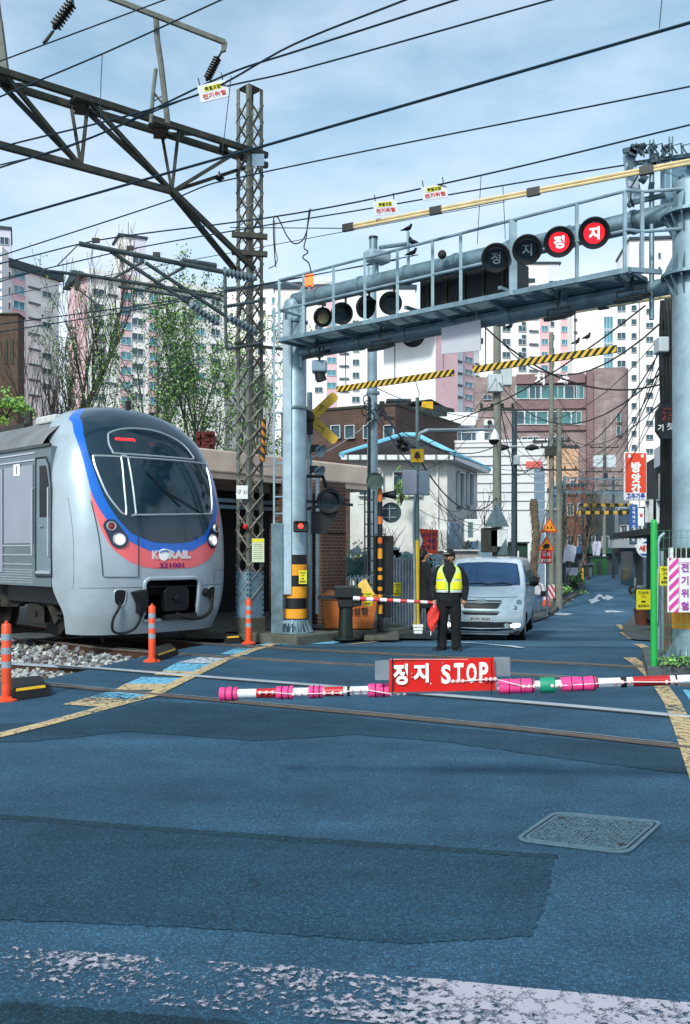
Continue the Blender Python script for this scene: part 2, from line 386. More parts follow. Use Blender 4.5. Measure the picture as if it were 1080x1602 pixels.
def track(pa,pb,nm):
 mb=MB();rail(pa,mb,2);rail(pb,mb,1 if nm==1 else 2)
 o=mb.build('railway_track',[RAILM,RAILT,mat('dull rail head','#6a5f58',.45,.4,.2,6)]);struct(o)
 s=MB()
 # sleepers, only where the ballast is open (left of the crossing)
 ln=0;step=.6
 for i in range(len(pa)-1):
  a0,a1,b0,b1=pa[i],pa[i+1],pb[i],pb[i+1];seg=(a1-a0).length;t=(step-ln%step)/seg if seg else 2
  while t<=1:
   c=(a0.lerp(a1,t)+b0.lerp(b1,t))/2;d=(b0.lerp(b1,t)-a0.lerp(a1,t)).normalized()
   if c.x<-4.4 or c.x>7.5:s.bar(c-d*1.2+Vector((0,0,-.19)),c+d*1.2+Vector((0,0,-.19)),.24,.14)
   t+=step/seg
  ln+=seg
 so_=s.build('sleepers',SLEEP,o)
 return o
track(ra,rb,1);track(rc,rd,2)
# flangeway grooves on the crossing
def groove(path,side,w=.085):
 a=[p for p in path_off(path,side*.04)if-4.2<p.x<7.5];b=[p for p in path_off(path,side*(.04+w))if-4.2<p.x<7.5]
 k=min(len(a),len(b));m=MB();m.grid([[a[i]+Vector((0,0,.0065)),b[i]+Vector((0,0,.0065))]for i in range(k)]);return m
GRV=mat('flangeway groove','#10181c',.9,0,.3,20)
RIMG=mat('guard rail of the crossing','#98a0a4',.5,.6,.25,10)
sa=1 if(path_off(ra,1)[20]-ra[20]).dot(rb[20]-ra[20])>0 else-1
for pth,sgn in((ra,sa),(rb,-sa),(ra,-sa)):
 struct(groove(pth,sgn,.085 if sgn==sa or pth is rb else.03).build('track_groove',GRV))
sc_=1 if(path_off(rd,1)[20]-rd[20]).dot(rc[20]-rd[20])>0 else-1
for pth,sgn in((rd,sc_),(rc,-sc_)):
 struct(groove(pth,sgn).build('track_groove',GRV))
def strip(path,off,w,z,m,x0=-4.2,x1=7.5):
 a=path_off(path,off);b=path_off(path,off+w);mb=MB()
 mb.grid([[a[i]+Vector((0,0,z)),b[i]+Vector((0,0,z))]for i in range(len(a))if x0<path[i].x<x1]);return mb.build('crossing_strip',m)
for pth,sgn in((ra,sa),(rd,sc_),(rc,-sc_)):
 struct(strip(pth,sgn*.13,sgn*.03,.0075,RIMG))
 # ground sheet -------------------------------------------------------------
def edge_x(Y):return interp([(-20,-9),(11.3,-3.9),(13.7,-3.36),(16.0,-2.55),(19,-1.6)],Y)
g=MB();xs=[-900,-400,-200,-120,-80,-60]+[x*1.0 for x in range(-45,61)]+[80,120,200,400,900];ys=[-200,-80,-40,-20]+[y*1.0 for y in range(-10,120)]+[140,180,260,500,1200]
g.grid([[Vector((x,y,H(x,y)-(.2 if(x<-2.0 and 9<y<60)else.06)))for x in xs]for y in ys])
struct(g.build('ground',EARTH,smooth=True))
# level asphalt: the near road and the crossing
Lp=[(-2.0,16.95),(-2.3,16.45),(-2.62,15.9),(-3.0,14.9),(-3.36,13.7),(-3.62,12.6),(-3.9,11.75)]
near=[Vector((-40,-18,0)),Vector((45,-18,0)),Vector((45,15.95,0)),Vector((5.0,15.95,0)),Vector((-1.4,15.95,0)),Vector((-2.0,16.95,0))]+[Vector((x,y,0))for x,y in Lp[1:]]
near+=[Vector((p.x,p.y,0))for p in reversed(path_off(ra,-sa*.12))if p.x<-4.0]
a=MB();a.prism([p for p in near],(0,0,-.19));struct(a.build('road',ASPH))
# sloping road beyond
LE=[(15.95,-1.4),(18,.8),(22,2.3),(30,5.4),(40,8.8),(47,10.9),(52,12.6),(58,14.8),(67,17.0),(80,20),(100,25)]
RE=[(15.95,5.6),(18.3,5.9),(27.5,8.1),(40,12.2),(55,17.5),(72,23.4),(100,33)]
def ribbon(fa,fb,y0,y1,dz,m,nm,step=.5,n=8):
 mb=MB();rows=[];y=y0
 while y<y1+1e-6:
  xa=fa(y);xb=fb(y);rows.append([Vector((xa+(xb-xa)*i/n,y,H(xa+(xb-xa)*i/n,y)+dz))for i in range(n+1)]);y+=step
 mb.grid(rows);return mb.build(nm,m,smooth=True)
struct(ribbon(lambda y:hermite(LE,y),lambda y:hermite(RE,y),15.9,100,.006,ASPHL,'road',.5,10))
struct(ribbon(lambda y:hermite(LE,y)-7,lambda y:hermite(LE,y)-.02,17.0,90,.05,PAVE,'pavement',1,6))
struct(ribbon(lambda y:hermite(RE,y)+.02,lambda y:hermite(RE,y)+8,15.9,90,.03,PAVE,'pavement',1,6))
# patches, seams
def gpoly(pts,z,m,nm,n=1):
 mb=MB();mb.poly([Vector((G(x,y).x,G(x,y).y,z))for x,y in pts]);return struct(mb.build(nm,m))
def wob(pts,amp=2.0,k=5,seed=1):
 rr=random.Random(seed);r=[]
 for i in range(len(pts)):
  a=pts[i];b=pts[(i+1)%len(pts)]
  for j in range(k):
   t=j/k;r.append((a[0]+(b[0]-a[0])*t+(rr.uniform(-amp,amp)if j else 0),a[1]+(b[1]-a[1])*t+(rr.uniform(-amp,amp)*.5 if j else 0)))
 return r
gpoly(wob([(-200,1272),(0,1279),(300,1303),(560,1322),(866,1344),(858,1400),(832,1466),(640,1478),(520,1468),(300,1452),(0,1440),(-300,1430)],3.4,26,3),.004,ASPHM,'road_patch')
gpoly(wob([(-260,1100),(0,1132),(100,1130),(230,1098),(330,1101),(460,1112),(700,1138),(1000,1168),(1250,1196),(1250,1232),(1080,1212),(900,1190),(700,1162),(560,1150),(400,1160),(200,1145),(60,1160),(-260,1170)],1.6,16,5),.004,ASPHM,'road_patch')
gpoly(wob([(-1400,1590),(0,1568),(300,1594),(560,1618),(1080,1675),(2600,1740),(3200,2600),(-2800,2600)],5,22,9),.004,ASPHD,'road_patch')
gpoly(wob([(-300,1268),(0,1275),(300,1299),(560,1317),(870,1338),(872,1345),(560,1325),(300,1306),(0,1283),(-300,1276)],1.6,22,14),.0055,ASPHD,'road_seam')
# lines
def band(cen,half,z,m,nm='road_line'):
 pts=[G(x,y)for x,y in cen];mb=MB();rows=[]
 for i,p in enumerate(pts):
  q=pts[min(i+1,len(pts)-1)]-pts[max(i-1,0)];q.z=0;q.normalize();nrm=Vector((q.y,-q.x,0));h=half[i]if isinstance(half,(list,tuple))else half
  rows.append([Vector((p.x,p.y,z))-nrm*h,Vector((p.x,p.y,z))+nrm*h])
 mb.grid(rows);return struct(mb.build(nm,m))
band([(-500,1460),(0,1518),(150,1530),(300,1540),(430,1549),(560,1562),(680,1572),(800,1584),(1080,1612),(1700,1665)],[.19,.19,.20,.185,.195,.18,.19,.185,.19,.19],.0085,PWH)
band([(-420,1245),(0,1152),(80,1132),(170,1107),(235,1090),(300,1058),(350,1034),(395,1018),(430,1008)],.085,.0125,PYE)
band([(985,1030),(1003,1042),(1030,1068),(1052,1100),(1070,1140),(1092,1200),(1130,1300)],.09,.0125,PYE)
cols=[PYE,PBL,PYE,PBL,PYE,PBL,PWH2,PBL]
sq=[[(98,1103),(176,1108),(216,1095),(140,1092)],[(140,1092),(216,1095),(248,1084),(166,1084)],[(180,1080),(250,1081),(270,1071),(196,1071)],[(196,1071),(270,1071),(296,1062),(222,1060)],[(240,1056),(300,1060),(322,1050),(262,1048)],[(254,1050),(312,1052),(338,1040),(276,1038)],[(278,1037),(340,1039),(360,1031),(312,1029)],[(344,1024),(386,1026),(404,1015),(372,1014)]]
for i_,(s_,c_)in enumerate(zip(sq,cols)):gpoly(s_,.0075+.0008*(i_%3),c_,'road_marking')
gpoly([(398,1010),(470,1009),(478,1003),(440,1003)],.008,PBL,'road_marking');gpoly([(484,1008),(520,1008),(540,1003),(500,1002)],.008,PBL,'road_marking')
gpoly([(1025,1040),(1085,1044),(1120,1052),(1040,1050)],.008,PBL,'road_marking')
gpoly([(1068,1080),(1110,1082),(1180,1140),(1104,1130)],.008,PBL,'road_marking')
def PG(x,y,it=30):
 d=15.0;z=0
 best=None
 while d<95:
  X=(x-CX)*d/F;zz=EYE-(y-HY)*d/F
  if zz<=H(X,d):return Vector((X,d,H(X,d)))
  d+=.05
 return Vector((X,d,H(X,d)))
def spoly(pts,m,nm='road_marking',dz=.02):
 mb=MB();mb.poly([PG(x,y)+Vector((0,0,dz))for x,y in pts]);return struct(mb.build(nm,m))
def sline(pts,hw,m,dz=.02,sub=6,nm='road_line'):
 P3=[];
 for a_,b_ in zip(pts,pts[1:]):
  for k in range(sub):P3.append((a_[0]+(b_[0]-a_[0])*k/sub,a_[1]+(b_[1]-a_[1])*k/sub))
 P3.append(pts[-1]);W3=[PG(*p)for p in P3];mb=MB();rows=[]
 for i,p in enumerate(W3):
  q=W3[min(i+1,len(W3)-1)]-W3[max(i-1,0)];q.z=0;q.normalize();nn=Vector((q.y,-q.x,0))*hw
  rows.append([Vector(((p-nn).x,(p-nn).y,H((p-nn).x,(p-nn).y)+dz)),Vector(((p+nn).x,(p+nn).y,H((p+nn).x,(p+nn).y)+dz))])
 mb.grid(rows);return struct(mb.build(nm,m))
sline([(546,1010),(600,1004),(660,999),(700,1001)],.05,PYE)
sline([(640,1000),(700,1004),(760,1009),(820,1015)],.07,PWH2)
sline([(878,948),(893,939),(903,928),(910,916),(912,907)],.11,PYE)
for a_,b_ in(((968,978),(976,986)),((974,990),(990,1001)),((999,1009),(1020,1021))):sline([a_,b_],.08,PYE)
spoly([(921,939),(926,945),(939,940),(934,938),(939,934),(943,936),(944,938),(950,938),(951,940),(961,935),(948,931),(949,934),(943,933),(941,930),(937,930),(928,938)],PWH2)
spoly([(945,956),(955,955),(963,956),(979,958),(962,959),(957,958),(950,959)],PWH2)
spoly([(848,962),(858,959),(861,960),(856,963)],PWH2)
spoly([(865,961),(872,959),(897,960),(888,963),(872,963)],PWH2)
# ballast of loose stones
rk=MB();rr=random.Random(4)
BAL=[mat('pale ballast stone','#b2b2ae',.9,0,.3,9),mat('grey ballast stone','#808288',.9,0,.3,9),mat('brown ballast stone','#5c5046',.9,0,.3,9)]
def stone(c,r):
 vs=[]
 for i in range(8):
  vs.append(Vector(((1 if i&1 else-1),(1 if i&2 else-1),(1 if i&4 else-1)))*r*rr.uniform(.35,.75))
 a1=rr.uniform(0,6.28);M=Matrix.Rotation(a1,3,'Z')@Matrix.Rotation(rr.uniform(0,3),3,'X')
 rk.mi(rr.choice([0,0,1,1,2])).add([M@v+Vector(c)for v in vs],[(0,2,3,1),(4,5,7,6),(0,1,5,4),(2,6,7,3),(0,4,6,2),(1,3,7,5)])
nst=0;yc_=sorted([(p.x,p.y)for p in rc])
while nst<3600:
 Y=rr.uniform(11.2,22);X=rr.uniform(-.42*Y-.6,edge_x(Y)-.05+rr.uniform(-.25,.12))
 if X>-2.2:continue
 ya=interp(sorted([(p.x,p.y)for p in ra]),X)
 if Y<ya+.05 or Y>interp(yc_,X)-.1:continue
 stone((X,Y,-.15+rr.uniform(-.03,.06)),rr.uniform(.03,.065));nst+=1
struct(rk.build('ballast',BAL),'stuff')
# manhole cover ------------------------------------------------------------
mh=thing('manhole_cover','rectangular cast iron manhole cover with raised dimples and rounded corners in the near asphalt','manhole cover',G(921,1306))
cn=[G(803,1317),G(867,1272),G(1040,1287),G(984,1339)]
IRON=mat('cast iron','#203644',.5,.5,.25,30,.3,80)
IRONL=mat('worn iron frame','#5e7a8a',.45,.4,.2,20)
def rrect(c4,ins,rad,k=5):
 cc=sum(c4,Vector())/4;r=[];q=[c+(cc-c).normalized()*ins for c in c4]
 for i in range(4):
  p=q[i];a_=(q[i-1]-p).normalized()*rad;b_=(q[(i+1)%4]-p).normalized()*rad
  for j in range(k+1):
   t=j/k;r.append(p+a_*(1-t)**2+b_*t**2)
 return r
o1=rrect(cn,0,.10);o2=rrect(cn,.035,.09);o3=rrect(cn,.055,.085);o4=rrect(cn,.075,.08)
m_=MB();k=len(o1)
for ra_,rb_ in((o1,o2),(o3,o4)):
 for i in range(k):
  j=(i+1)%k;m_.prism([ra_[i]+Vector((0,0,.003)),ra_[j]+Vector((0,0,.003)),rb_[j]+Vector((0,0,.003)),rb_[i]+Vector((0,0,.003))],(0,0,.009))
m_.build('frame',IRONL,mh)
m_=MB();m_.prism([p+Vector((0,0,.0015))for p in o1],(0,0,.004));m_.build('plate',IRON,mh)
m_=MB();cc=sum(cn,Vector())/4
e1=(cn[3]-cn[0])*.5+(cn[2]-cn[1])*.5;e2=(cn[1]-cn[0])*.5+(cn[2]-cn[3])*.5
for i in range(-14,15):
 for j in range(-9,10):
  p=cc+e1*(i/29*.86)+e2*(j/19*.82)+Vector((rr.uniform(-.003,.003),rr.uniform(-.003,.003),0))
  an=rr.choice([.6,-.6]);d1=Vector((math.cos(an),math.sin(an),0))*.010;d2=Vector((-d1.y,d1.x,0))*.45
  m_.prism([p-d1-d2+Vector((0,0,.004)),p+d1-d2+Vector((0,0,.004)),p+d1+d2+Vector((0,0,.004)),p-d1+d2+Vector((0,0,.004))],(0,0,.006))
m_.build('dimples',IRONL,mh)
m_=MB()
for s_ in((-.36,.3),(.36,-.28)):
 p=cc+e1*s_[0]+e2*s_[1];m_.cyl(p+Vector((0,0,.004)),p+Vector((0,0,.0115)),.022,12)
m_.build('lifting_hole',BLK,mh)
# ================================================================ TRAIN
TA=R(44);TO=Vector((-2.94,15.9,.10))
def T(u,v,w):return Vector((TO.x-u*math.cos(TA)+v*math.sin(TA),TO.y+u*math.sin(TA)+v*math.cos(TA),w+TO.z))
TB=Vector((-math.cos(TA),math.sin(TA),0));TL=Vector((math.sin(TA),math.cos(TA),0));TZ=Vector((0,0,1))
NT=[(.15,.16),(.5,.05),(.95,0),(1.5,.0),(2.0,.05),(2.6,.20),(3.1,.38),(3.5,.58),(3.8,.86),(4.0,1.2),(4.1,1.6),(4.16,2.2)]
BT=[(.15,1.40),(.5,1.50),(.95,1.56),(2.7,1.56),(3.1,1.50),(3.4,1.40),(3.7,1.20),(3.9,.96),(4.03,.7),(4.12,.4),(4.16,.02)]
def surf(v,w):
 B=hermite(BT,w);t=min(abs(v)/max(B,1e-3),1)
 return hermite(NT,w)+.85*(1-(1-t**2.6)**(1/2.6))
def SP(v,w,off=0):
 p=T(surf(v,w),v,w)
 if off:
  e=.01;B=hermite(BT,w);v0=max(min(v,B-2*e),-B+2*e)
  a=T(surf(v0+e,w),v0+e,w)-T(surf(v0-e,w),v0-e,w);b=T(surf(v0,w+e),v0,w+e)-T(surf(v0,w-e),v0,w-e)
  n_=a.cross(b).normalized()
  if n_.dot(TB)>0:n_=-n_
  p=p+n_*off
 return p
train=thing('commuter_train','silver commuter train with a dark mask edged in blue and coral at the crossing','train',Vector((TO.x,TO.y,0)))
SIL=mat('silver train paint','#a9b5be',.34,.15,.09,1.6,coat=.3,dirt=.34,dirtc='#7c8584')
SIL2=mat('grey stainless panel','#76858a',.35,.5,.08,2,dirt=.25,dirtc='#55615f')
SIL3=mat('pale grey panel','#9a9fab',.4,.25,.06,2)
ROOFG=mat('grey train roof','#77787a',.7,0,.15,2,dirt=.4)
TBLK=mat('black glossy mask','#0b2a38',.2,0,.06,2,coat=.5);TBLU=mat('blue train paint','#0062c4',.3,0,.05,2,coat=.4);TCOR=mat('coral train paint','#f2666a',.35,0,.05,2,coat=.4)
TGL=glass('dark train windscreen','#142c38',.04);SEAM=mat('dark seam','#1f2d33',.6);CHR=mat('pale window frame','#b9c4c8',.3,.5,.05,4)
ws=[.15,.2,.3,.38,.46,.55,.65,.75,.85,.95,1.04]+[1.15+i*.13 for i in range(17)]+[3.33,3.42,3.5,3.58,3.66,3.74,3.8,3.86,3.91,3.96,4.0,4.04,4.07,4.1,4.13,4.16]
def uend(w):return interp([(.15,.66),(.9,1.16),(3.28,1.2),(3.36,1.54),(4.16,2.4)],w)
ts=[math.sin(math.pi/2*(i/30))**1 for i in range(-30,31)]
rows=[]
for w in ws:
 B=hermite(BT,w);r=[];ue=uend(w);u0=surf(B,w)
 r+=[T(max(ue,u0+.001)+(u0-max(ue,u0+.001))*k/3,-B,w)for k in range(3)]
 r+=[T(surf(t*B,w),t*B,w)for t in ts]
 r+=[T(u0+(max(ue,u0+.001)-u0)*(k+1)/3,B,w)for k in range(3)]
 rows.append(r)
mb=MB();ncol=len(rows[0])
def vcol(j,w):return(ts[min(max(j-3,0),60)])*hermite(BT,w)
for i in range(len(ws)-1):
 for j in range(ncol-1):
  wc=(ws[i]+ws[i+1])/2;vc=(vcol(j,wc)+vcol(j+1,wc))/2
  if.39<wc<1.03 and-.50<vc<.58 and 3<=j<63:continue
  o_=len(mb.v)
  mb.f.append([i*ncol+j,i*ncol+j+1,(i+1)*ncol+j+1,(i+1)*ncol+j]);mb.m.append(0)
mb.v=[p for r in rows for p in r]
shell=mb.build('cab_shell',SIL,train,smooth=50)
def decal(pts,off,m,nm='panel',parent=shell,rings=5,cen=None):
 cx=sum(p[0]for p in pts)/len(pts)if cen is None else cen[0];cy=sum(p[1]for p in pts)/len(pts)if cen is None else cen[1]
 mb=MB();n=len(pts);mb.v.append(SP(cx,cy,off))
 for k in range(1,rings+1):
  for p in pts:mb.v.append(SP(cx+(p[0]-cx)*k/rings,cy+(p[1]-cy)*k/rings,off))
 for i in range(n):mb.f.append([0,1+i,1+(i+1)%n]);mb.m.append(0)
 for k in range(rings-1):
  for i in range(n):
   a_=1+k*n;b_=a_+n;mb.f.append([a_+i,a_+(i+1)%n,b_+(i+1)%n,b_+i]);mb.m.append(0)
 return mb.build(nm,m,parent,smooth=True)
def dense(pts,step=.05,closed=True):
 r=[];n=len(pts)
 for i in range(n if closed else n-1):
  a_=pts[i];b_=pts[(i+1)%n];k=max(1,int(math.hypot(a_[0]-b_[0],a_[1]-b_[1])/step))
  r+=[(a_[0]+(b_[0]-a_[0])*j/k,a_[1]+(b_[1]-a_[1])*j/k)for j in range(k)]
 if not closed:r.append(pts[-1])
 return r
def spl(pts,closed=True,k=6):
 n=len(pts);r=[]
 for i in range(n if closed else n-1):
  g=lambda q:pts[q%n]if closed else pts[min(max(q,0),n-1)]
  p0,p1,p2,p3=g(i-1),g(i),g(i+1),g(i+2)
  for j in range(k):
   t=j/k;r.append(tuple(.5*(2*p1[c]+(p2[c]-p0[c])*t+(2*p0[c]-5*p1[c]+4*p2[c]-p3[c])*t*t+(3*p1[c]-p0[c]-3*p2[c]+p3[c])*t**3)for c in(0,1)))
 if not closed:r.append(pts[-1])
 return r
def ring_on(pts,wdt,off,m,nm,parent=shell,closed=True,th=.012):
 mb=MB();n=len(pts);q3=[SP(p[0],p[1],off)for p in pts]
 mb.tube(q3+([q3[0],q3[1]]if closed else[]),wdt/2,6,not closed);return mb.build(nm,m,parent,smooth=True)
def bowl(tab,off,m,nm,top):
 w0=tab[0][0];wl=[];w=w0
 while w<top:wl.append(w);w+=.012 if w<w0+.12 else(.045 if w<3.6 else.02)
 wl.append(top);mb=MB();R_=[]
 for w in wl:
  h=interp(tab,w)if w<w0+.3 else hermite(tab,w)
  h=min(h,hermite(BT,w)*tabk);R_.append([SP(h*math.sin(math.pi/2*j/22),w,off)for j in range(-22,23)])
 mb.grid(R_);return mb.build(nm,m,shell,smooth=True)
tabk=.995
cor=[(1.225,0),(1.228,.2),(1.24,.38),(1.262,.55),(1.36,.81),(1.53,1.02),(1.80,1.18),(2.1,1.26),(2.3,1.285),(2.48,1.29)]
blu=[(1.50,0),(1.503,.18),(1.515,.33),(1.535,.45),(1.69,.80),(1.88,1.0),(2.08,1.14),(2.3,1.235),(2.56,1.285),(3.15,1.29),(3.5,1.25),(3.8,1.09),(4.16,.9)]
blk=[(1.655,0),(1.66,.15),(1.675,.33),(1.70,.45),(1.82,.75),(2.0,.91),(2.27,1.06),(2.5,1.13),(2.8,1.18),(3.2,1.2),(3.5,1.15),(3.8,1.0),(4.16,.82)]
bowl(cor,.004,TCOR,'coral_band',2.48);tabk=.985;bowl(blu,.008,TBLU,'blue_band',4.135);tabk=.915;mask=bowl(blk,.012,TBLK,'windshield_mask',4.14)
# seams and frames
ring_on(dense([(-1.19,3.12),(1.19,3.12)],.06,False),.016,.014,SEAM,'mask_seam',closed=False)
win=dense(spl([(-.60,3.08),(-.58,3.09),(1.10,3.10),(1.14,3.06),(1.12,2.7),(1.02,2.28),(.96,2.20),(.9,2.18),(-.6,2.12),(-.635,2.15),(-.62,2.6)],k=4),.06)
wp=decal(win,.018,TGL,'windscreen',train,8);ring_on(win,.035,.02,CHR,'window_frame',wp)
sw_=dense(spl([(-1.15,3.07),(-1.1,3.09),(-.75,3.09),(-.72,3.06),(-.77,2.6),(-.80,2.16),(-.84,2.13),(-.90,2.18),(-1.06,2.45),(-1.15,2.85)],k=4),.06)
mb=MB();mb.tube([SP(.75,2.16,.03),SP(.45,2.30,.05),SP(-.05,2.55,.045)],.010,6);mb.tube([SP(.25,2.28,.04),SP(-.05,2.55,.04),SP(-.33,2.85,.04)],.012,6);mb.build('wiper',BLK,wp)
wp=decal(sw_,.018,TGL,'side_windscreen',train,6);ring_on(sw_,.035,.02,CHR,'window_frame',wp)
ds=dense(spl([(-.83,3.16),(-.86,3.3),(-.83,3.44),(-.77,3.51),(-.53,3.59),(-.2,3.625),(.15,3.61),(.45,3.52),(.66,3.40),(.80,3.22),(.80,3.17),(.7,3.155),(0,3.15),(-.78,3.145)],k=4),.06)
wp=decal(ds,.018,TGL,'destination_window',train,6,(-.1,3.3));ring_on(ds,.035,.02,CHR,'window_frame',wp)
def wrap(body,h,cx,cw,off,m,parent,bold=0,width=None,nm='lettering',mb=None):
 vs,fs=text_mesh(body,h,bold,.001,width);own=mb is None;mb=mb or MB()
 mb.add([SP(cx+v.x,cw+v.z,off)for v in vs],fs);return mb.build(nm,m,parent)if own else mb
LED=emis('red LED text','#ff3038',2.2)
wrap('신창(순천향대)',.055,-.56,3.40,.024,LED,wp,.02,.36)
# brand lettering
WH2=mat('white lettering','#fbfcfc',.5,0,.03)
wrap('K',.145,-.325,1.465,.016,WH2,shell,.07,.14);
wrap('RAIL',.145,.165,1.470,.016,WH2,shell,.07,.47)
decal([(-.165+.10*math.cos(a_),1.465+.10*math.sin(a_))for a_ in[2*math.pi*i/24 for i in range(24)]],.015,WH2,'emblem')
for k_,(r0,yo)in enumerate(((.125,.03),(.09,.02))):
 ring_on([(-.16+r0*math.cos(a_),1.47+yo+.4*r0*math.sin(a_)+.1*(math.cos(a_)*r0))for a_ in[.2+2.4*i/14 for i in range(15)]],.016,.02,TBLU if k_ else WH2,'emblem_swoosh',closed=False)
wrap('321001',.085,0,1.285,.012,mat('purple lettering','#8a2a9c',.6),shell,.02,.50)
# front door panel seam
ring_on(dense([(-1.30,2.34),(-1.24,1.7),(-1.20,1.14),(-1.18,1.11),(-.66,1.10),(-.64,1.13),(-.635,1.6),(-.63,2.1)],.05,False),.012,.013,SEAM,'panel_seam',closed=False)
ring_on(dense([(-1.53,.93),(1.53,.93)],.08,False),.008,.001,SEAM,'skirt_seam',closed=False)
ring_on(dense([(-.63,2.1),(-.635,1.6),(-.64,1.1)],.05,False),.008,.0145,SEAM,'panel_seam',closed=False)
ring_on(dense([(-1.52,.96),(-1.53,2.4)],.08,False),.006,.001,SEAM,'panel_seam',closed=False)
ring_on(dense([(1.0,.95),(1.0,1.18),(1.5,1.2)],.06,False),.006,.002,SEAM,'panel_seam',closed=False)
# headlights
HSG=mat('dark blue lamp housing','#0b1a38',.2,0,.05,coat=.5);LRED=mat('red lamp lens','#7a1414',.15,0,.1,coat=.6);LWH=emis('lit headlight lens','#f6efe8',.75)
for s in(-1,1):
 c0=(s*1.06,1.93);c1=(s*.95,1.715);pts=[]
 dx,dy=c1[0]-c0[0],c1[1]-c0[1];an=math.atan2(dy,dx);rr0=.115;rr1=.145
 for i in range(13):a_=an+math.pi/2+math.pi*i/12;pts.append((c0[0]+rr0*math.cos(a_),c0[1]+rr0*math.sin(a_)))
 for i in range(13):a_=an-math.pi/2+math.pi*i/12;pts.append((c1[0]+rr1*math.cos(a_),c1[1]+rr1*math.sin(a_)))
 hl=decal(pts,.018,HSG,'headlight',train,4)
 for(c_,r_,mm_,nm)in((c0,.07,LRED,'red_lens'),(c1,.095,LWH,'lens')):
  cc=SP(c_[0],c_[1],.03);nrm=(SP(c_[0],c_[1],.06)-cc).normalized()
  mb=MB();mb.lathe([(0,.02),(r_*.6,.018),(r_*.88,.008),(r_*.88,-.02)],cc,nrm,20);mb.build(nm,mm_,hl,smooth=30)
  mb=MB();mb.lathe([(r_*.86,-.02),(r_*.86,.02),(r_*1.05,.022),(r_*1.15,.0),(r_*1.15,-.03)],cc,nrm,24);mb.build('lens_ring',CHR,hl,smooth=30)
  # coupler opening
ocp=[(-.52,.40),(-.52,.98),(-.50,1.03),(-.44,1.065),(.50,1.065),(.565,1.04),(.60,.98),(.60,.40),(.56,.36),(-.47,.36)]
ring_on(dense(ocp,.06),.07,.0,SIL,'opening_rim')
mb=MB();c8=[(v_,w_)for v_,w_ in((-.54,.34),(.62,.34),(.62,1.08),(-.54,1.08))]
f0=[SP(v_,w_,-.03)for v_,w_ in c8];f1=[T(.75,v_,w_)for v_,w_ in c8]
mb.add(f0+f1,[(0,1,5,4),(1,2,6,5),(2,3,7,6),(3,0,4,7),(4,5,6,7)]);mb.build('coupler_recess',BLK,shell)
cpl=MB();cpl.cyl(T(.7,.10,.66),T(.12,.12,.68),.10,14)
cpl.prism([T(.16,-.12,.50),T(.16,.34,.50),T(.16,.38,.62),T(.16,.38,.86),T(.16,.30,.93),T(.16,-.06,.93),T(.16,-.14,.84)],-TB*.16)
cpl.cyl(T(.0,.12,.72),T(-.05,.12,.72),.07,12);cpl.build('coupler',mat('dark coupler steel','#14181b',.5,.4,.3,12),train,bevel=.02)
mb=MB();mb.prism([T(.3,-.16,.36),T(.3,.5,.36),T(.3,.5,.46),T(.3,-.16,.46)],-TB*.35);mb.build('coupler_box',BLK,train)
def hose(pts,r,nm='brake_hose'):
 P3=[T(surf(min(max(v,-1.5),1.5),w)-o,v,w)for v,w,o in pts];q=[]
 for i in range(len(P3)-1):
  p0=P3[max(i-1,0)];p1=P3[i];p2=P3[i+1];p3=P3[min(i+2,len(P3)-1)]
  for k in range(6):
   t=k/6;q.append(.5*(2*p1+(p2-p0)*t+(2*p0-5*p1+4*p2-p3)*t*t+(3*p1-p0-3*p2+p3)*t**3))
 q.append(P3[-1]);mb=MB();mb.tube(q,r,8);return mb.build(nm,RUB,train,smooth=True)
hose([(-.92,.70,.0),(-.96,.60,.05),(-1.04,.42,.08),(-1.02,.24,.10),(-.90,.18,.1),(-.72,.22,.1),(-.62,.33,.08),(-.57,.5,.05)],.022)
mb=MB();mb.prism([SP(-.78,.86,.01),SP(-.56,.90,.01),SP(-.52,.78,.01),SP(-.53,.60,.01),SP(-.58,.50,.01),SP(-.66,.50,.01),SP(-.68,.66,.01)],-TB*.14);mb.build('jumper_box',BLK,train,bevel=.015)
hose([(.10,.46,.06),(.25,.40,.14),(.45,.37,.18),(.66,.40,.18),(.80,.50,.16),(.86,.66,.10),(.86,.78,.06),(.78,.84,.03),(.74,.84,-.02)],.034)
mb=MB();mb.cyl(SP(.76,.80,-.02),SP(.76,.80,.09),.07,14);mb.build('hose_socket',BLK,train)
for s,nm in((-1,'port'),(1,'port')):
 pp=spl([(s*.85,.88),(s*1.01,.885),(s*1.02,.74),(s*.99,.66),(s*.93,.63),(s*.87,.66),(s*.845,.74)],k=4)
 pt=decal(pp,.006,BLK,'equipment_port',shell,3);ring_on(pp,.02,.006,CHR,'port_rim',pt)
hose([(.93,.84,.01),(.94,.74,.03),(.95,.68,.02)],.03,'port_plug')
# horn pods on the roof edge
mb=MB();mb.cyl(T(1.7,.25,4.1),T(1.7,.25,4.28),.05,10);mb.cyl(T(1.9,.9,3.9),T(1.9,.9,4.16),.05,10);mb.build('roof_antenna',BLK,train)
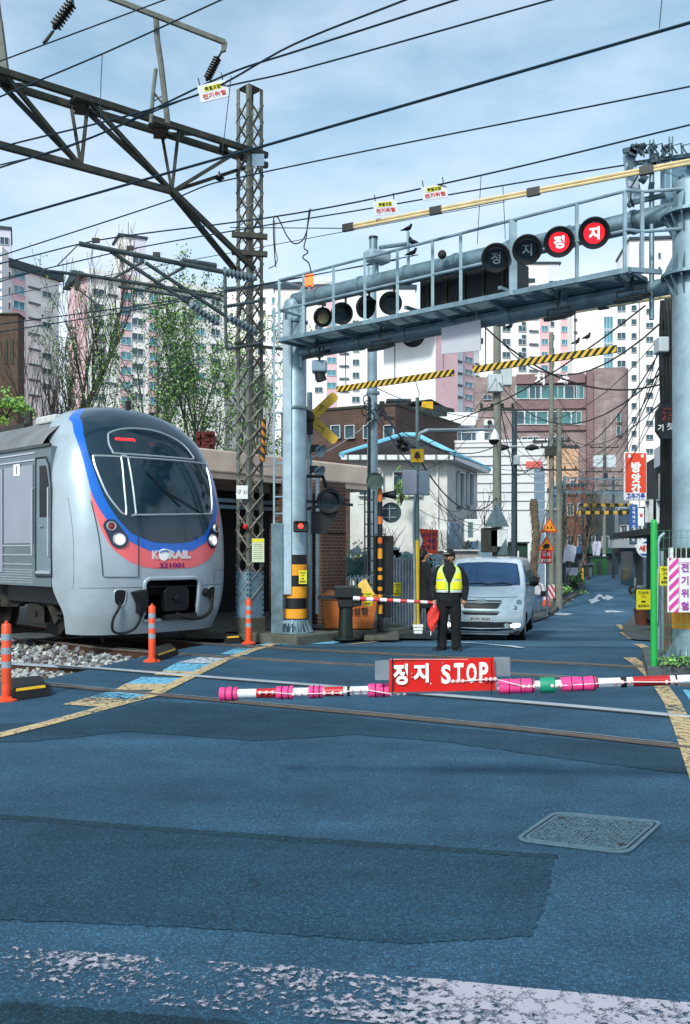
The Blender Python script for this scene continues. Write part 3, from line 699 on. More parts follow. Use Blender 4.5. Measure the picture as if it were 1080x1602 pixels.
# car body behind the cab
LEN=14
sec=[(-1.56,.93),(-1.56,3.28),(-1.54,3.36),(-1.44,3.50),(-1.25,3.66),(-1.0,3.80),(-.6,3.93),(0,3.98)]
full=sec+[(-v,w)for v,w in reversed(sec[:-1])]
mb=MB();mb.prism([T(1.195,v,w)for v,w in full if w<3.3],TB*(LEN-1.195));mb.build('body_side',SIL2,train)
mb=MB();mb.grid([[T(u,v,w)for v,w in full if w>=3.28]for u in(1.5,4,8,LEN)]);
mb.prism([T(LEN-.01,v,w)for v,w in full if w>=3.28],TB*.01)
rf=mb.build('roof',ROOFG,train,smooth=35)
mb=MB()
for s in(-1,1):mb.bar(T(1.2,s*1.575,3.30),T(LEN,s*1.575,3.30),.05,.05)
mb.build('gutter',mat('dark gutter','#4a5250',.6,.2),rf)
SS=mat('bright steel trim','#c8d0d4',.25,.6,.05,5)
for s in(-1,1):
 o_=s*1.562
 mb=MB()
 for w in(3.20,3.08):mb.bar(T(1.72,o_*1.004,w),T(LEN-.3,o_*1.004,w),.018,.022)
 for w in[.98+.045*i for i in range(6)]:mb.bar(T(1.82,o_*1.001,w),T(LEN-.3,o_*1.001,w),.008,.012)
 for w in(1.62,1.46,1.30):mb.bar(T(1.82,o_*1.004,w),T(LEN-.3,o_*1.004,w),.014,.018)
 mb.build('trim_strip',SS,train)
 # passenger doors and windows
 for k,u0 in enumerate((2.9,6.4,9.9)):
  for h in(0,1):
   mb=MB();a_=u0+h*.66;mb.prism([T(a_,o_*1.003,1.15),T(a_+.64,o_*1.003,1.15),T(a_+.64,o_*1.003,3.0),T(a_,o_*1.003,3.0)],TL*s*.012)
   dd=mb.build('passenger_door',SIL3,train)
   mb=MB();mb.prism([T(a_+.12,o_*1.011,2.0),T(a_+.52,o_*1.011,2.0),T(a_+.52,o_*1.011,2.85),T(a_+.12,o_*1.011,2.85)],TL*s*.008);mb.build('door_window',TGL,dd)
  if k<2:
   mb=MB();mb.prism([T(u0+1.6,o_*1.003,1.9),T(u0+3.3,o_*1.003,1.9),T(u0+3.3,o_*1.003,2.85),T(u0+1.6,o_*1.003,2.85)],TL*s*.01);mb.build('side_window',TGL,train)
 mb=MB();mb.prism([T(1.80,o_*1.002,1.66),T(2.85,o_*1.002,1.66),T(2.85,o_*1.002,3.0),T(1.80,o_*1.002,3.0)],TL*s*.01);mb.build('side_panel',SIL3,train)
 # cab door
 mb=MB();mb.prism([T(1.66,o_*1.002,1.12),T(1.17,o_*1.002,1.12),T(1.17,o_*1.002,2.55),T(1.26,o_*1.002,2.95),T(1.36,o_*1.002,3.08),T(1.66,o_*1.002,3.08)],TL*s*.012)
 cd=mb.build('cab_door',mat('grey cab door','#7a8b92',.4,.3,.1,3),train)
 mb=MB();mb.tube([T(u_,o_*1.008,w_)for u_,w_ in((1.68,1.10),(1.68,3.08),(1.66,3.10),(1.36,3.10),(1.25,2.97),(1.155,2.55),(1.155,1.10),(1.68,1.10))],.018,6,False);mb.build('door_frame',SEAM,cd)
 mb=MB();mb.prism([T(1.54,o_*1.010,2.10),T(1.24,o_*1.010,2.10),T(1.24,o_*1.010,2.62),T(1.32,o_*1.010,2.92),T(1.36,o_*1.010,2.96),T(1.54,o_*1.010,2.96)],TL*s*.01);mb.build('door_window',BLK,cd)
 mb=MB();mb.box(T(1.4,o_*1.02,1.20),(.01,.01,.01));mb.bar(T(1.16,o_*1.02,1.17),T(1.62,o_*1.02,1.17),.05,.04);mb.build('door_sill',SS,cd)
 mb=MB();mb.tube([T(1.55,o_*1.01,1.95),T(1.5,o_*1.03,1.94),T(1.42,o_*1.03,1.95)],.012,6);mb.build('door_handle',SS,cd)
 for u_ in(1.74,1.19):
  mb=MB();mb.tube([T(u_,o_,2.60),T(u_,o_*1.04,2.58),T(u_,o_*1.04,1.45),T(u_,o_,1.43)],.014,8);mb.build('handrail',SS,train)
if True:
 mb=MB();mb.prism([T(2.25,-1.578,2.84),T(2.47,-1.578,2.84),T(2.47,-1.578,3.04),T(2.25,-1.578,3.04)],-TL*.004);ob=mb.build('number_plate',WH2,train)
 lettering('1',.14,T(2.36,-1.586,2.94),mat('navy lettering','#16306e',.5),ob,-TB,TZ,.02)
 # roof gear
mb=MB();mb.mi(0).prism([T(2.1,-1.0,3.82),T(2.8,-1.0,3.82),T(2.8,-.2,3.86),T(2.1,-.2,3.86)],(0,0,.14));mb.build('air_conditioner',mat('white roof unit','#c9c9c6',.6),train,bevel=.03)
mb=MB()
for v_ in(-.75,.75):mb.bar(T(3.6,v_,3.9),T(6.2,v_,3.9),.12,.1)
mb.cyl(T(4.0,-.5,3.9),T(4.0,-.5,4.25),.07,10);mb.cyl(T(5.6,-.5,3.9),T(5.6,-.5,4.25),.07,10);mb.build('pantograph_frame',DKST,train)
# underframe and bogies
mb=MB();mb.prism([T(1.3,-1.25,.62),T(LEN,-1.25,.62),T(LEN,1.25,.62),T(1.3,1.25,.62)],(0,0,.3));mb.build('underframe',BLK,train)
mb=MB();mb.prism([T(6.2,-1.2,.35),T(8.8,-1.2,.35),T(8.8,1.2,.35),T(6.2,1.2,.35)],(0,0,.5));mb.build('equipment_case',DKST,train)
BG=mat('dusty bogie steel','#2c2b27',.85,.1,.4,8,.3,dirt=.5,dirtc='#463c30')
for u_ in(2.45,10.2):
 bg_=MB()
 for s in(-1,1):
  bg_.prism([T(u_-.35,s*1.02,.55),T(u_+.3,s*1.02,.72),T(u_+.75,s*1.02,.50),T(u_+1.35,s*1.02,.50),T(u_+1.8,s*1.02,.72),T(u_+2.45,s*1.02,.55),T(u_+2.45,s*1.02,.75),T(u_+1.8,s*1.02,.92),T(u_+.3,s*1.02,.92),T(u_-.35,s*1.02,.75)],TL*s*.14)
  bg_.cyl(T(u_+1.05,s*1.1,.5),T(u_+1.05,s*1.1,.95),.2,12)
  for k in(0,2.1):
   bg_.box(T(u_+k,s*1.12,.42),(.3,.3,.34));bg_.cyl(T(u_+k,s*.85,.43),T(u_+k,s*1.25,.43),.13,14)
  bg_.bar(T(u_-.3,s*1.15,.85),T(u_-.75,s*1.15,.30),.07,.16);bg_.bar(T(u_-.62,s*1.18,.92),T(u_-.62,s*1.18,.45),.04,.03);bg_.bar(T(u_-.92,s*1.18,.92),T(u_-.92,s*1.18,.45),.04,.03)
  for w_ in(.45,.6,.75):bg_.bar(T(u_-.62,s*1.18,w_),T(u_-.92,s*1.18,w_),.03,.03)
 bo=bg_.build('bogie',BG,train)
 for s in(-1,1):
  for k in(0,2.1):
   mb=MB();mb.lathe([(.05,-.07),(.36,-.06),(.43,-.06),(.43,.06),(.46,.07),(.46,.09),(.05,.09)],T(u_+k,s*.74,.42),-TL*s,28);mb.build('wheel',mat('rail wheel steel','#2a2624',.7,.4,.3,5),bo,smooth=30)
   # trip cock, footplate bits under the nose
mb=MB();mb.bar(T(.85,-1.2,.12),T(.85,1.2,.12),.06,.06)
for s in(-1,1):mb.bar(T(.85,s*.8,.12),T(.85,s*.8,-.02),.04,.05)
mb.build('rail_guard',DKST,train)
# ================================================================ GANTRY
GL=Vector((-.90,16.95,0));GR=Vector((4.54,12.35,0));GD=(GR-GL).normalized();GN=Vector((GD.y,-GD.x,0))
if GN.y>0:GN=-GN
def gx(x,off=0):
 k=(x-CX)/F;a=GL+GN*off;t=(k*a.y-a.x)/(GD.x-k*GD.y);return a+GD*t
def GP(x,z,off=0):p=gx(x,off);return Vector((p.x,p.y,z))
def GPy(x,y,off=0):p=gx(x,off);return Vector((p.x,p.y,EYE-(y-HY)*p.y/F))
ga=thing('signal_gantry','grey steel gantry with two round columns carrying a railed walkway over the road','gantry',GL)
def column(base,r,top,zb,lab=None):
 mb=MB();mb.lathe([(r,zb),(r*1.0,top),(r*.8,top+.05),(0,top+.08)],base,n=32);return mb.build('column',GALVL,ga,smooth=40)
cl=column(GL,.205,6.10,.16);cr=column(GR,.225,6.45,.17)
YB=mat('yellow band paint','#e79a1e',.55,0,.12,6,dirt=.15)
for base,r,edges in((GL,.212,[1.56,1.385,1.19,.99,.785,.59,.42]),(GR,.232,[1.62,1.03,.86,.80,.72,.60,.47])):
 if base is GL:
  for i in range(6):
   mb=MB();mb.lathe([(r,edges[i]),(r,edges[i+1])],base,n=32);mb.build('striped_band',BLK if i%2==0 else YB,cl,smooth=40)
  mb=MB();mb.lathe([(r,edges[6]),(r,.40)],base,n=32);mb.build('striped_band',BLK,cl,smooth=40)
 else:
  for z0,z1,m_ in((1.65,1.02,BLK),(1.02,.62,YB)):
   mb=MB();mb.lathe([(r,z0),(r,z1)],base,n=32);mb.build('striped_band',m_,cr,smooth=40)
for base,r,pr in((GL,.205,cl),(GR,.225,cr)):
 mb=MB();mb.lathe([(r+.14,.16),(r+.14,.185),(r,.185)],base,n=32)
 for i in range(18):
  a_=2*math.pi*i/18;e=Vector((math.cos(a_),math.sin(a_),0));t_=Vector((-e.y,e.x,0))*.006
  mb.prism([base+e*r+t_+Vector((0,0,.185)),base+e*(r+.12)+t_+Vector((0,0,.185)),base+e*(r+.01)+t_+Vector((0,0,.40))],-t_*2)
 mb.build('base_flange',GALV,pr)
for base,w_,nm in((GL,.55,'a'),(GR,.6,'b')):
 if nm=='b':continue
 mb=MB();c=base;M_=Matrix.Rotation(math.atan2(GD.y,GD.x),3,'Z');mb.box(c+Vector((0,0,.07)),(w_*2,w_*2,.18),M_);mb.build('concrete_footing',CONC,ga,bevel=.02)
 # flanges on the right column
for z_ in(6.05,5.25):
 mb=MB();mb.lathe([(.225,z_-.02),(.37,z_-.02),(.37,z_+.02),(.225,z_+.02)],GR,n=32)
 for i in range(14):
  a_=2*math.pi*i/14;e=Vector((math.cos(a_),math.sin(a_),0));t_=Vector((-e.y,e.x,0))*.008
  for sg in(1,-1):mb.prism([GR+e*.222+t_+Vector((0,0,z_)),GR+e*.36+t_+Vector((0,0,z_)),GR+e*.23+t_+Vector((0,0,z_+sg*.27))],-t_*2)
  mb.cyl(GR+e*.33+Vector((0,0,z_-.05)),GR+e*.33+Vector((0,0,z_+.05)),.014,6)
 mb.build('column_flange',GALV,cr)
for z_ in(5.75,4.2):
 mb=MB();mb.lathe([(.205,z_-.02),(.235,z_-.02),(.235,z_+.02),(.205,z_+.02)],GL,n=32);mb.build('column_band',GALV,cl)
A0=GL+Vector((0,0,6.13));A1=GR+Vector((0,0,6.13))
mb=MB();mb.cyl(A0,A1,.145,24);mb.build('upper_pipe',GALV,ga,smooth=40)
A0=GL+Vector((0,0,5.17));A1=GR+Vector((0,0,5.17))
mb=MB();mb.cyl(A0,A1,.115,20);mb.build('lower_pipe',GALV,ga,smooth=40)
# walkway
W0=gx(437,.62);W1=gx(985,.62);ZF=5.30
mb=MB();wl=(W1-W0).length;back=-GN*.55
for o_ in(0,.55):mb.bar(W0-GN*o_+Vector((0,0,ZF)),W1-GN*o_+Vector((0,0,ZF)),.05,.07)
for i in range(12):q=-GN*(.045+i*.042);mb.bar(W0+q+Vector((0,0,ZF+.015)),W1+q+Vector((0,0,ZF+.015)),.010,.028)
n_=9
for i in range(n_+1):p=W0.lerp(W1,i/n_);mb.bar(p+Vector((0,0,ZF-.02)),p+back+Vector((0,0,ZF-.02)),.05,.05)
for i in range(110):p=W0.lerp(W1,(i+.5)/110);mb.bar(p+Vector((0,0,ZF+.022)),p+back+Vector((0,0,ZF+.022)),.006,.010)
q=gx(1035,.25);mb.bar(W1+Vector((0,0,ZF)),q+Vector((0,0,ZF)),.05,.06);mb.bar(W0+Vector((0,0,ZF)),W0+back+Vector((0,0,ZF)),.05,.07)
mb.build('walkway',GALV,ga)
mb=MB()
for x_ in(437,475,522,571,622,677,721,803,903,978):
 b_=gx(x_,.62);mb.bar(b_+Vector((0,0,ZF-.03)),b_+Vector((0,0,6.34)),.045 if x_!=803 else.11,.045)
for z_ in(6.34,5.82):mb.tube([W0+back+Vector((0,0,z_)),W0+Vector((0,0,z_)),W1+Vector((0,0,z_)),gx(1005,.45)+Vector((0,0,z_)),GR+GN*.2+Vector((0,0,z_))],.024,8)
b_=gx(1005,.45);mb.bar(b_+Vector((0,0,ZF-.03)),b_+Vector((0,0,6.34)),.045);b_=W0+back;mb.bar(b_+Vector((0,0,4.9)),b_+Vector((0,0,6.34)),.045)
mb.build('railing',GALVL,ga)
# brackets from pipes to walkway, mounting straps
mb=MB()
for i in range(7):
 p=GL.lerp(GR,(i+.6)/7.4);mb.bar(p+Vector((0,0,5.2)),p+GN*.6+Vector((0,0,ZF-.04)),.05,.05);mb.lathe([(.115,-.03),(.135,-.03),(.135,.03),(.115,.03)],p+Vector((0,0,5.17)),GD,16);mb.lathe([(.145,-.03),(.165,-.03),(.165,.03),(.145,.03)],p+Vector((0,0,6.13)),GD,16)
mb.build('pipe_strap',GALV,ga)
# ladder and cable trunk on the left column
ld=MB();lx=gx(430,.0)
l0=P(429,560,16.9);l1=P(444,560,16.75)
for p in(l0,l1):ld.bar((p.x,p.y,1.85),(p.x,p.y,6.0),.035,.035)
for i in range(14):z_=2.0+i*.3;ld.bar((l0.x,l0.y,z_),(l1.x,l1.y,z_),.02,.025)
ld.build('ladder',GALVL,ga)
mb=MB();p0=P(424,820,16.85);p1=P(442,820,16.7);mb.prism([(p0.x,p0.y,.10),(p1.x,p1.y,.10),(p1.x+.1,p1.y+.2,.10),(p0.x+.1,p0.y+.2,.10)],(0,0,2.02))
lb=mb.build('ladder_guard',GALV,ga,bevel=.01)
mb=MB();mb.prism([P(444,500,16.72),P(456,500,16.72),P(456,930,16.72),P(444,930,16.72)],(0,.06,0));mb.build('cable_trunk',mat('pale trunk','#a9bcc8',.45,.3,.12,5,dirt=.2),ga)
mb=MB();mb.bar(P(443,973,16.6),P(456,973,16.6),.04,.05);mb.build('trunk_bracket',GALVL,ga)
# signals on the gantry ------------------------------------------------------
HSB=mat('dark signal housing','#141b1e',.5,.1,.2,12);LENS_OFF=mat('unlit signal lens','#27343a',.2,0,.25,40,coat=.5)
GLY=mat('unlit glyph','#c6d2cf',.5,0,.1,20)
RLIT=emis('lit red signal lens','#ff1e2a',1.5);RGL=emis('lit glyph','#ffe0dc',2.2)
def signal(c,nrm,r,label,glyph=None,lit=False,lens=LENS_OFF,visor=.16,group='round signals mounted on the gantry'):
 nrm=Vector(nrm).normalized();t=thing('signal_lamp',label,'signal',c,group)
 mb=MB();mb.lathe([(0,-.16),(r*.5,-.15),(r*.62,-.05),(r,-.02),(r,.03),(r*.97,.035),(r*.66,.02)],c,nrm,32);mb.build('backplate',HSB,t,smooth=35)
 lz=MB();lz.lathe([(0,.028),(r*.4,.026),(r*.66,.02)],c,nrm,24);lo=lz.build('lens',RLIT if lit else lens,t,smooth=30)
 # hood above the lens
 z=nrm;x=z.cross(Vector((0,0,1))).normalized();y=x.cross(z)
 if y.z<0:y=-y
 rows=[]
 for i in range(15):
  a_=R(-20)+R(220)*i/14;e=x*math.cos(a_)+y*math.sin(a_);k_=max(math.sin(a_),0)*.85+.15
  rows.append([c+e*r*.68+z*.02,c+e*r*.70+z*(.02+visor*k_)])
 mb=MB();mb.grid(rows);rows2=[[q+(q-c-z*(q-c).dot(z)).normalized()*.008 for q in rw]for rw in rows];mb.grid(rows2)
 mb.grid([[rows[i][1],rows2[i][1]]for i in range(15)]);mb.build('hood',HSB,t,smooth=40)
 if glyph:
  rt=Vector((0,0,1)).cross(z).normalized();up=z.cross(rt)
  lettering(glyph,r*.78,c+z*.034,RGL if lit else GLY,lo,rt,up,.03 if lit else.012,name='glyph')
 return t
tocam=lambda p:(Vector((0,0,EYE))-Vector(p)).normalized()
for x_,y_,g_,lit,lab in((776,403,'정',False,'unlit round black signal reading 정, first of the four fixed high on the railing front'),(825,390,'지',False,'unlit round black signal reading 지, standing between an unlit and a lit one'),(875,378,'정',True,'round signal lit red with the syllable 정'),(930,364,'지',True,'round signal lit red with the syllable 지, nearest the big column')):
 c=GPy(x_,y_,.80);signal(c,(tocam(c)+Vector((0,0,-.12))),.205,lab,g_,lit)
 mb=MB();mb.bar(c+Vector((0,.02,.18)),c+Vector((0,.02,.27)),.05,.05)
for x_,y_,ang,lab in((541,492,10,'dark round signal with a hood behind the walkway railing, second from the ladder column'),(578,482,40,'narrow turned dark signal behind the walkway railing, third from the ladder column'),(617,476,5,'dark round hooded signal behind the walkway railing beside the black display board')):
 c=GPy(x_,y_,.0)+Vector((0,.0,0));n3=Matrix.Rotation(R(ang),3,'Z')@tocam(c);signal(c+GN*.1,n3,.19,lab)
c=GPy(505,496,.1);signal(c,Matrix.Rotation(R(25),3,'Z')@tocam(c),.17,'round signal with a pale cream lens at the column end of the walkway',lens=mat('cream lens','#cbb890',.3,0,.15,30))
c=GPy(646,524,-.3);signal(c,Matrix.Rotation(R(10),3,'Z')@tocam(c),.20,'dark round signal peeping out below the walkway between two striped bars')
# hangers holding those signals belong to the gantry
mb=MB()
for x_,y_,o_ in((541,492,0),(578,482,0),(617,476,0),(505,496,.1),(646,524,-.3)):
 c=GPy(x_,y_,o_+.0);mb.bar(c,(c.x,c.y,6.05 if y_<510 else 5.17),.04,.04)
mb.build('signal_hanger',DKST,ga)
# black display board behind the walkway
db=thing('display_board','large black box-shaped display board seen from behind on the gantry','display board',GP(727,5.3,-.35))
q0=GPy(657,438,-.35);q1=gx(803,-.35);zt=q0.z;mb=MB()
mb.prism([Vector((q0.x,q0.y,5.28)),Vector((q1.x,q1.y,5.28)),Vector((q1.x,q1.y,zt)),Vector((q0.x,q0.y,zt))],-GN*.5);mb.build('case',mat('black board case','#0b1216',.5,.2,.2,5),db,bevel=.015)
mb=MB()
for i in range(5):p=q0.lerp(Vector((q1.x,q1.y,q0.z)),(i+.5)/5);mb.bar(p+GN*.02+Vector((0,0,-.02)),Vector((p.x,p.y,5.32))+GN*.02,.03,.03)
mb.build('rib',DKST,db);mb=MB();mb.bar(Vector((q0.x,q0.y,5.6)),Vector((q0.x,q0.y,5.6))+GN*.4,.05,.05);mb.bar(Vector((q1.x,q1.y,5.6)),Vector((q1.x,q1.y,5.6))+GN*.4,.05,.05);mb.build('mount',GALV,db)
wb=MB();a_,b_,c_,d_=GPy(691,513,.2),GPy(752,500,.2),GPy(752,548,.2),GPy(691,554,.2);wb.prism([a_,b_,c_,d_],-GN*.02)
wt=thing('blank_board','blank pale board hanging under the gantry walkway','board',(a_+b_)/2);wb.build('panel',mat('pale lavender board','#c4c2cc',.6,0,.05,2),wt)
mb=MB();mb.bar(a_+(b_-a_)*.1,a_+(b_-a_)*.1+Vector((0,0,.2)),.02,.02);mb.bar(a_+(b_-a_)*.9,a_+(b_-a_)*.9+Vector((0,0,.2)),.02,.02);mb.build('hanger',GALV,wt)
# floodlights under the walkway
FGL=mat('floodlight glass','#dfe6e8',.15,0,.08,9);
def flood(x,y,w,lab,tilt=0):
 c=GPy(x,y,.35);t=thing('floodlight',lab,'floodlight',c,'floodlights slung under the gantry walkway')
 u=GD;v=(GN+Vector((0,0,-.35))).normalized();n3=u.cross(v)
 if n3.z>0:n3=-n3
 mb=MB();mb.prism([c-u*w-v*.16,c+u*w-v*.16,c+u*w+v*.16,c-u*w+v*.16],-n3*.06);mb.build('housing',HSB,t,bevel=.008)
 mb=MB();cc=c+n3*.004;k=.82;mb.prism([cc-u*w*k-v*.12,cc+u*w*k-v*.12,cc+u*w*k+v*.12,cc-u*w*k+v*.12],n3*.006);mb.build('glass',FGL,t)
 mb=MB();top=Vector((c.x,c.y,ZF-.02));mb.tube([c-u*w,c-u*w-n3*.14,c+u*w-n3*.14,c+u*w],.014,6,True);mb.bar(c-n3*.14,top,.03,.03);mb.build('bracket',HSB,t)
flood(497,556,.17,'black floodlight under the walkway end, nearest the ladder column');flood(597,546,.17,'black floodlight under the walkway beside the half hidden signal')
flood(876,498,.17,'flat floodlight just above the right-hand striped bar');flood(990,470,.20,'floodlight with a bright square glass closest to the big flanged column')
# grey box (loudspeaker) hung below
sp=thing('hanging_camera','blue-grey box camera hung on a stem under the end of the walkway','camera',GPy(500,575,.3));c=GPy(500,574,.3)
mb=MB();mb.box(c,(.26,.26,.20));mb.build('housing',mat('blue-grey housing','#7d93a3',.5,.1,.1),sp,bevel=.03);mb=MB();mb.cyl(c+Vector((0,0,.1)),c+Vector((0,0,.34)),.02,8);mb.cyl(c+Vector((0,0,-.1)),c+Vector((.04,0,-.24)),.09,12);mb.build('stem',HSB,sp)
# striped bars hanging on rods
def stripe_mat(name,c1,c2,period,ang,d):
 m=bpy.data.materials.new(name);m.use_nodes=True;n=m.node_tree;b=n.nodes['Principled BSDF'];b.inputs['Roughness'].default_value=.5
 t=n.nodes.new('ShaderNodeTexCoord');dt=n.nodes.new('ShaderNodeVectorMath');dt.operation='DOT_PRODUCT';n.links.new(t.outputs['Object'],dt.inputs[0]);dt.inputs[1].default_value=d
 mt=n.nodes.new('ShaderNodeMath');mt.operation='DIVIDE';n.links.new(dt.outputs['Value'],mt.inputs[0]);mt.inputs[1].default_value=period
 fr=n.nodes.new('ShaderNodeMath');fr.operation='FRACT';n.links.new(mt.outputs[0],fr.inputs[0]);gt=n.nodes.new('ShaderNodeMath');gt.operation='GREATER_THAN';gt.inputs[1].default_value=.5;n.links.new(fr.outputs[0],gt.inputs[0])
 z=n.nodes.new('ShaderNodeTexNoise');z.inputs['Scale'].default_value=9;n.links.new(t.outputs['Object'],z.inputs['Vector'])
 mxx=n.nodes.new('ShaderNodeMix');mxx.data_type='RGBA';n.links.new(gt.outputs[0],mxx.inputs['Factor']);mxx.inputs[6].default_value=(*lin(c1),1);mxx.inputs[7].default_value=(*lin(c2),1)
 m2=n.nodes.new('ShaderNodeMix');m2.data_type='RGBA';m2.blend_type='MULTIPLY';m2.inputs['Factor'].default_value=.35;n.links.new(mxx.outputs[2],m2.inputs[6]);n.links.new(z.outputs[0],m2.inputs[7])
 n.links.new(m2.outputs[2],b.inputs['Base Color']);m.diffuse_color=(*lin(c1),1);return m
HAZ=stripe_mat('yellow and black diagonal stripes','#e8bd3a','#14120e',.115,0,(GD.x,GD.y,-.9))
for(xa,ya,xb,yb,hx,lab)in((528,608,710,584,(541,618,694),'yellow and black striped height bar hanging over the far lane, left of the white board'),(741,578,965,546,(760,900),'yellow and black striped height bar hanging in front of the brick dental building')):
 a_=GPy(xa,ya,0);b_=GPy(xb,yb,0);zz=(a_.z+b_.z)/2;a_.z=b_.z=zz
 t=thing('height_bar',lab,'height bar',(a_+b_)/2,'striped height bars hung below the gantry');mb=MB();mb.bar(a_,b_,.05,.10);mb.build('bar',HAZ,t)
 for h in hx:
  p=GP(h,zz);mb=MB();mb.cyl(p,Vector((p.x,p.y,5.1)),.010,6);mb.build('hanger_rod',GALV,t)
  # camera pod and perch on top of the upper pipe
c=GPy(590,402,0);t=thing('camera_pod','grey camera housing with a cylinder on top, standing on the upper gantry pipe','camera',c)
mb=MB();M_=Matrix.Rotation(R(35),3,'Z');mb.box(c,(.42,.28,.2),M_);mb.build('housing',mat('pale grey housing','#9fb0ba',.5,.2,.1),t,bevel=.05)
mb=MB();mb.cyl(c+Vector((-.06,0,.08)),c+Vector((-.06,0,.30)),.07,14);mb.build('cylinder',GALV,t);mb=MB();mb.cyl(c+Vector((-.06,0,.3)),c+Vector((-.06,0,.34)),.078,14);mb.build('cap',BLK,t)
p=GPy(639,378,0);mb=MB();mb.cyl(Vector((p.x,p.y,6.1)),GPy(639,363,0),.025,8);mb.cyl(c+Vector((.05,0,.16)),GPy(639,381,0),.035,8);mb.cyl(c+Vector((0,0,-.1)),Vector((c.x,c.y,6.15)),.03,8);mb.build('arm',GALV,t)
c=GPy(692,398,.3);tag(MB().sphere(c,.07,12).build('ball_finial',DKST,smooth=True),'small dark round ball on the top rail of the gantry','ball')
# orange lamp on top of left column
c=GPy(484,438,0);t=thing('warning_beacon','small glowing orange beacon box on top of the ladder column','beacon',c)
mb=MB();mb.box(c,(.15,.12,.20));mb.build('lamp',emis('orange beacon','#ff6a2c',1.3),t);mb=MB();mb.box(c+Vector((.28,.05,-.02)),(.36,.2,.14));mb.build('case',WHTP,t,bevel=.01);mb=MB();mb.bar(Vector((c.x,c.y,6.2)),c,.04,.04);mb.bar(Vector((c.x+.28,c.y+.05,6.0)),c+Vector((.28,.05,0)),.04,.04);mb.build('bracket',GALV,t)
# birds
BRD=mat('dark plumage','#15191d',.8,0,.3,30)
def bird(c,yaw,lab,s=1.0):
 s*=.72
 t=thing('pigeon',lab,'bird',c,'birds perched above the road');M_=Matrix.Rotation(yaw,3,'Z');q=lambda v:Vector(c)+M_@(Vector(v)*s)
 mb=MB();mb.tube([q((-.17,0,.02)),q((-.10,0,.045)),q((-.03,0,.07)),q((.04,0,.10)),q((.075,0,.15)),q((.085,0,.185)),q((.10,0,.20))],[.012*s,.022*s,.045*s,.05*s,.034*s,.027*s,.012*s],10);mb.cyl(q((.095,0,.19)),q((.13,0,.18)),.008*s,6,.001)
 mb.cyl(q((.01,.015,.06)),q((.015,.015,0)),.005*s,5);mb.cyl(q((.01,-.015,.06)),q((.015,-.015,0)),.005*s,5);mb.build('body',BRD,t,smooth=True)
 for s_ in(1,-1):
  mb=MB();mb.tube([q((.05,s_*.045,.11)),q((-.04,s_*.05,.075)),q((-.15,s_*.02,.03))],[.02*s,.026*s,.006*s],6);mb.build('wing',BRD,t,smooth=True)
bird(GPy(638,363,0),.3,'dark pigeon on top of the camera perch, highest of the three');bird(GPy(648,386,.0),2.6,'pigeon perched below and beside the topmost bird',1.2);bird(GPy(645,401,.02),.2,'pigeon low on the perch just above the gantry pipe')
# antennas on top of the right column ----------------------------------------
t=thing('antenna_cluster','cluster of grey panel antennas and pipes clamped above the big flanged column','antenna',GR+Vector((0,0,6.4)))
PAN=mat('pale antenna panel','#a8bccb',.45,.1,.08,3,dirt=.15);d_=12.6
def panelq(p4,dep,m,nm):mb=MB();mb.prism(p4,(0,dep,0));return mb.build(nm,m,t,bevel=.015)
panelq([P(978,238,d_),P(994,240,d_),P(1006,311,d_),P(988,322,d_)],.12,PAN,'panel_antenna')
panelq([P(1040,252,d_),P(1052,246,d_),P(1085,246,d_),P(1085,322,d_),P(1040,326,d_)],.18,mat('blue-grey radome','#6d8ea2',.5,.1,.08,3),'radome')
mb=MB()
for x_,y0,y1,r_ in((1020,219,515,.034),(1050,214,300,.03),(1068,225,300,.02)):mb.cyl(P(x_,y1 if x_>1030 else 500,d_+.02),P(x_,y0,d_+.02),r_,10)
mb.build('mast_pipe',GALV,t)
mb=MB();rr=random.Random(11)
for i in range(26):
 x_=rr.uniform(982,1082);y_=rr.uniform(228,262)if i<20 else rr.uniform(270,320);q=P(x_,y_,d_-.08);mb.box(q,(rr.uniform(.04,.12),.06,rr.uniform(.03,.1)),Matrix.Rotation(rr.uniform(0,3),3,'Y'))
for i in range(6):
 x_=1000+i*15;mb.tube([P(x_,240,d_-.1),P(x_-8,228,d_-.14),P(x_+6,224,d_-.12),P(x_+8,246,d_-.1)],.012,6)
mb.bar(P(984,318,d_),P(1040,305,d_),.06,.06);mb.bar(P(990,256,d_),P(1085,242,d_),.05,.05)
mb.build('clamps_and_cables',mat('blue-grey clamps','#4c626c',.6,.3,.4,8),t)
mb=MB();mb.tube([P(1000,272,d_-.12),P(988,292,d_-.14),P(987,310,d_-.14),P(992,324,d_-.1)],.012,6);mb.build('cable',WIREK,t)
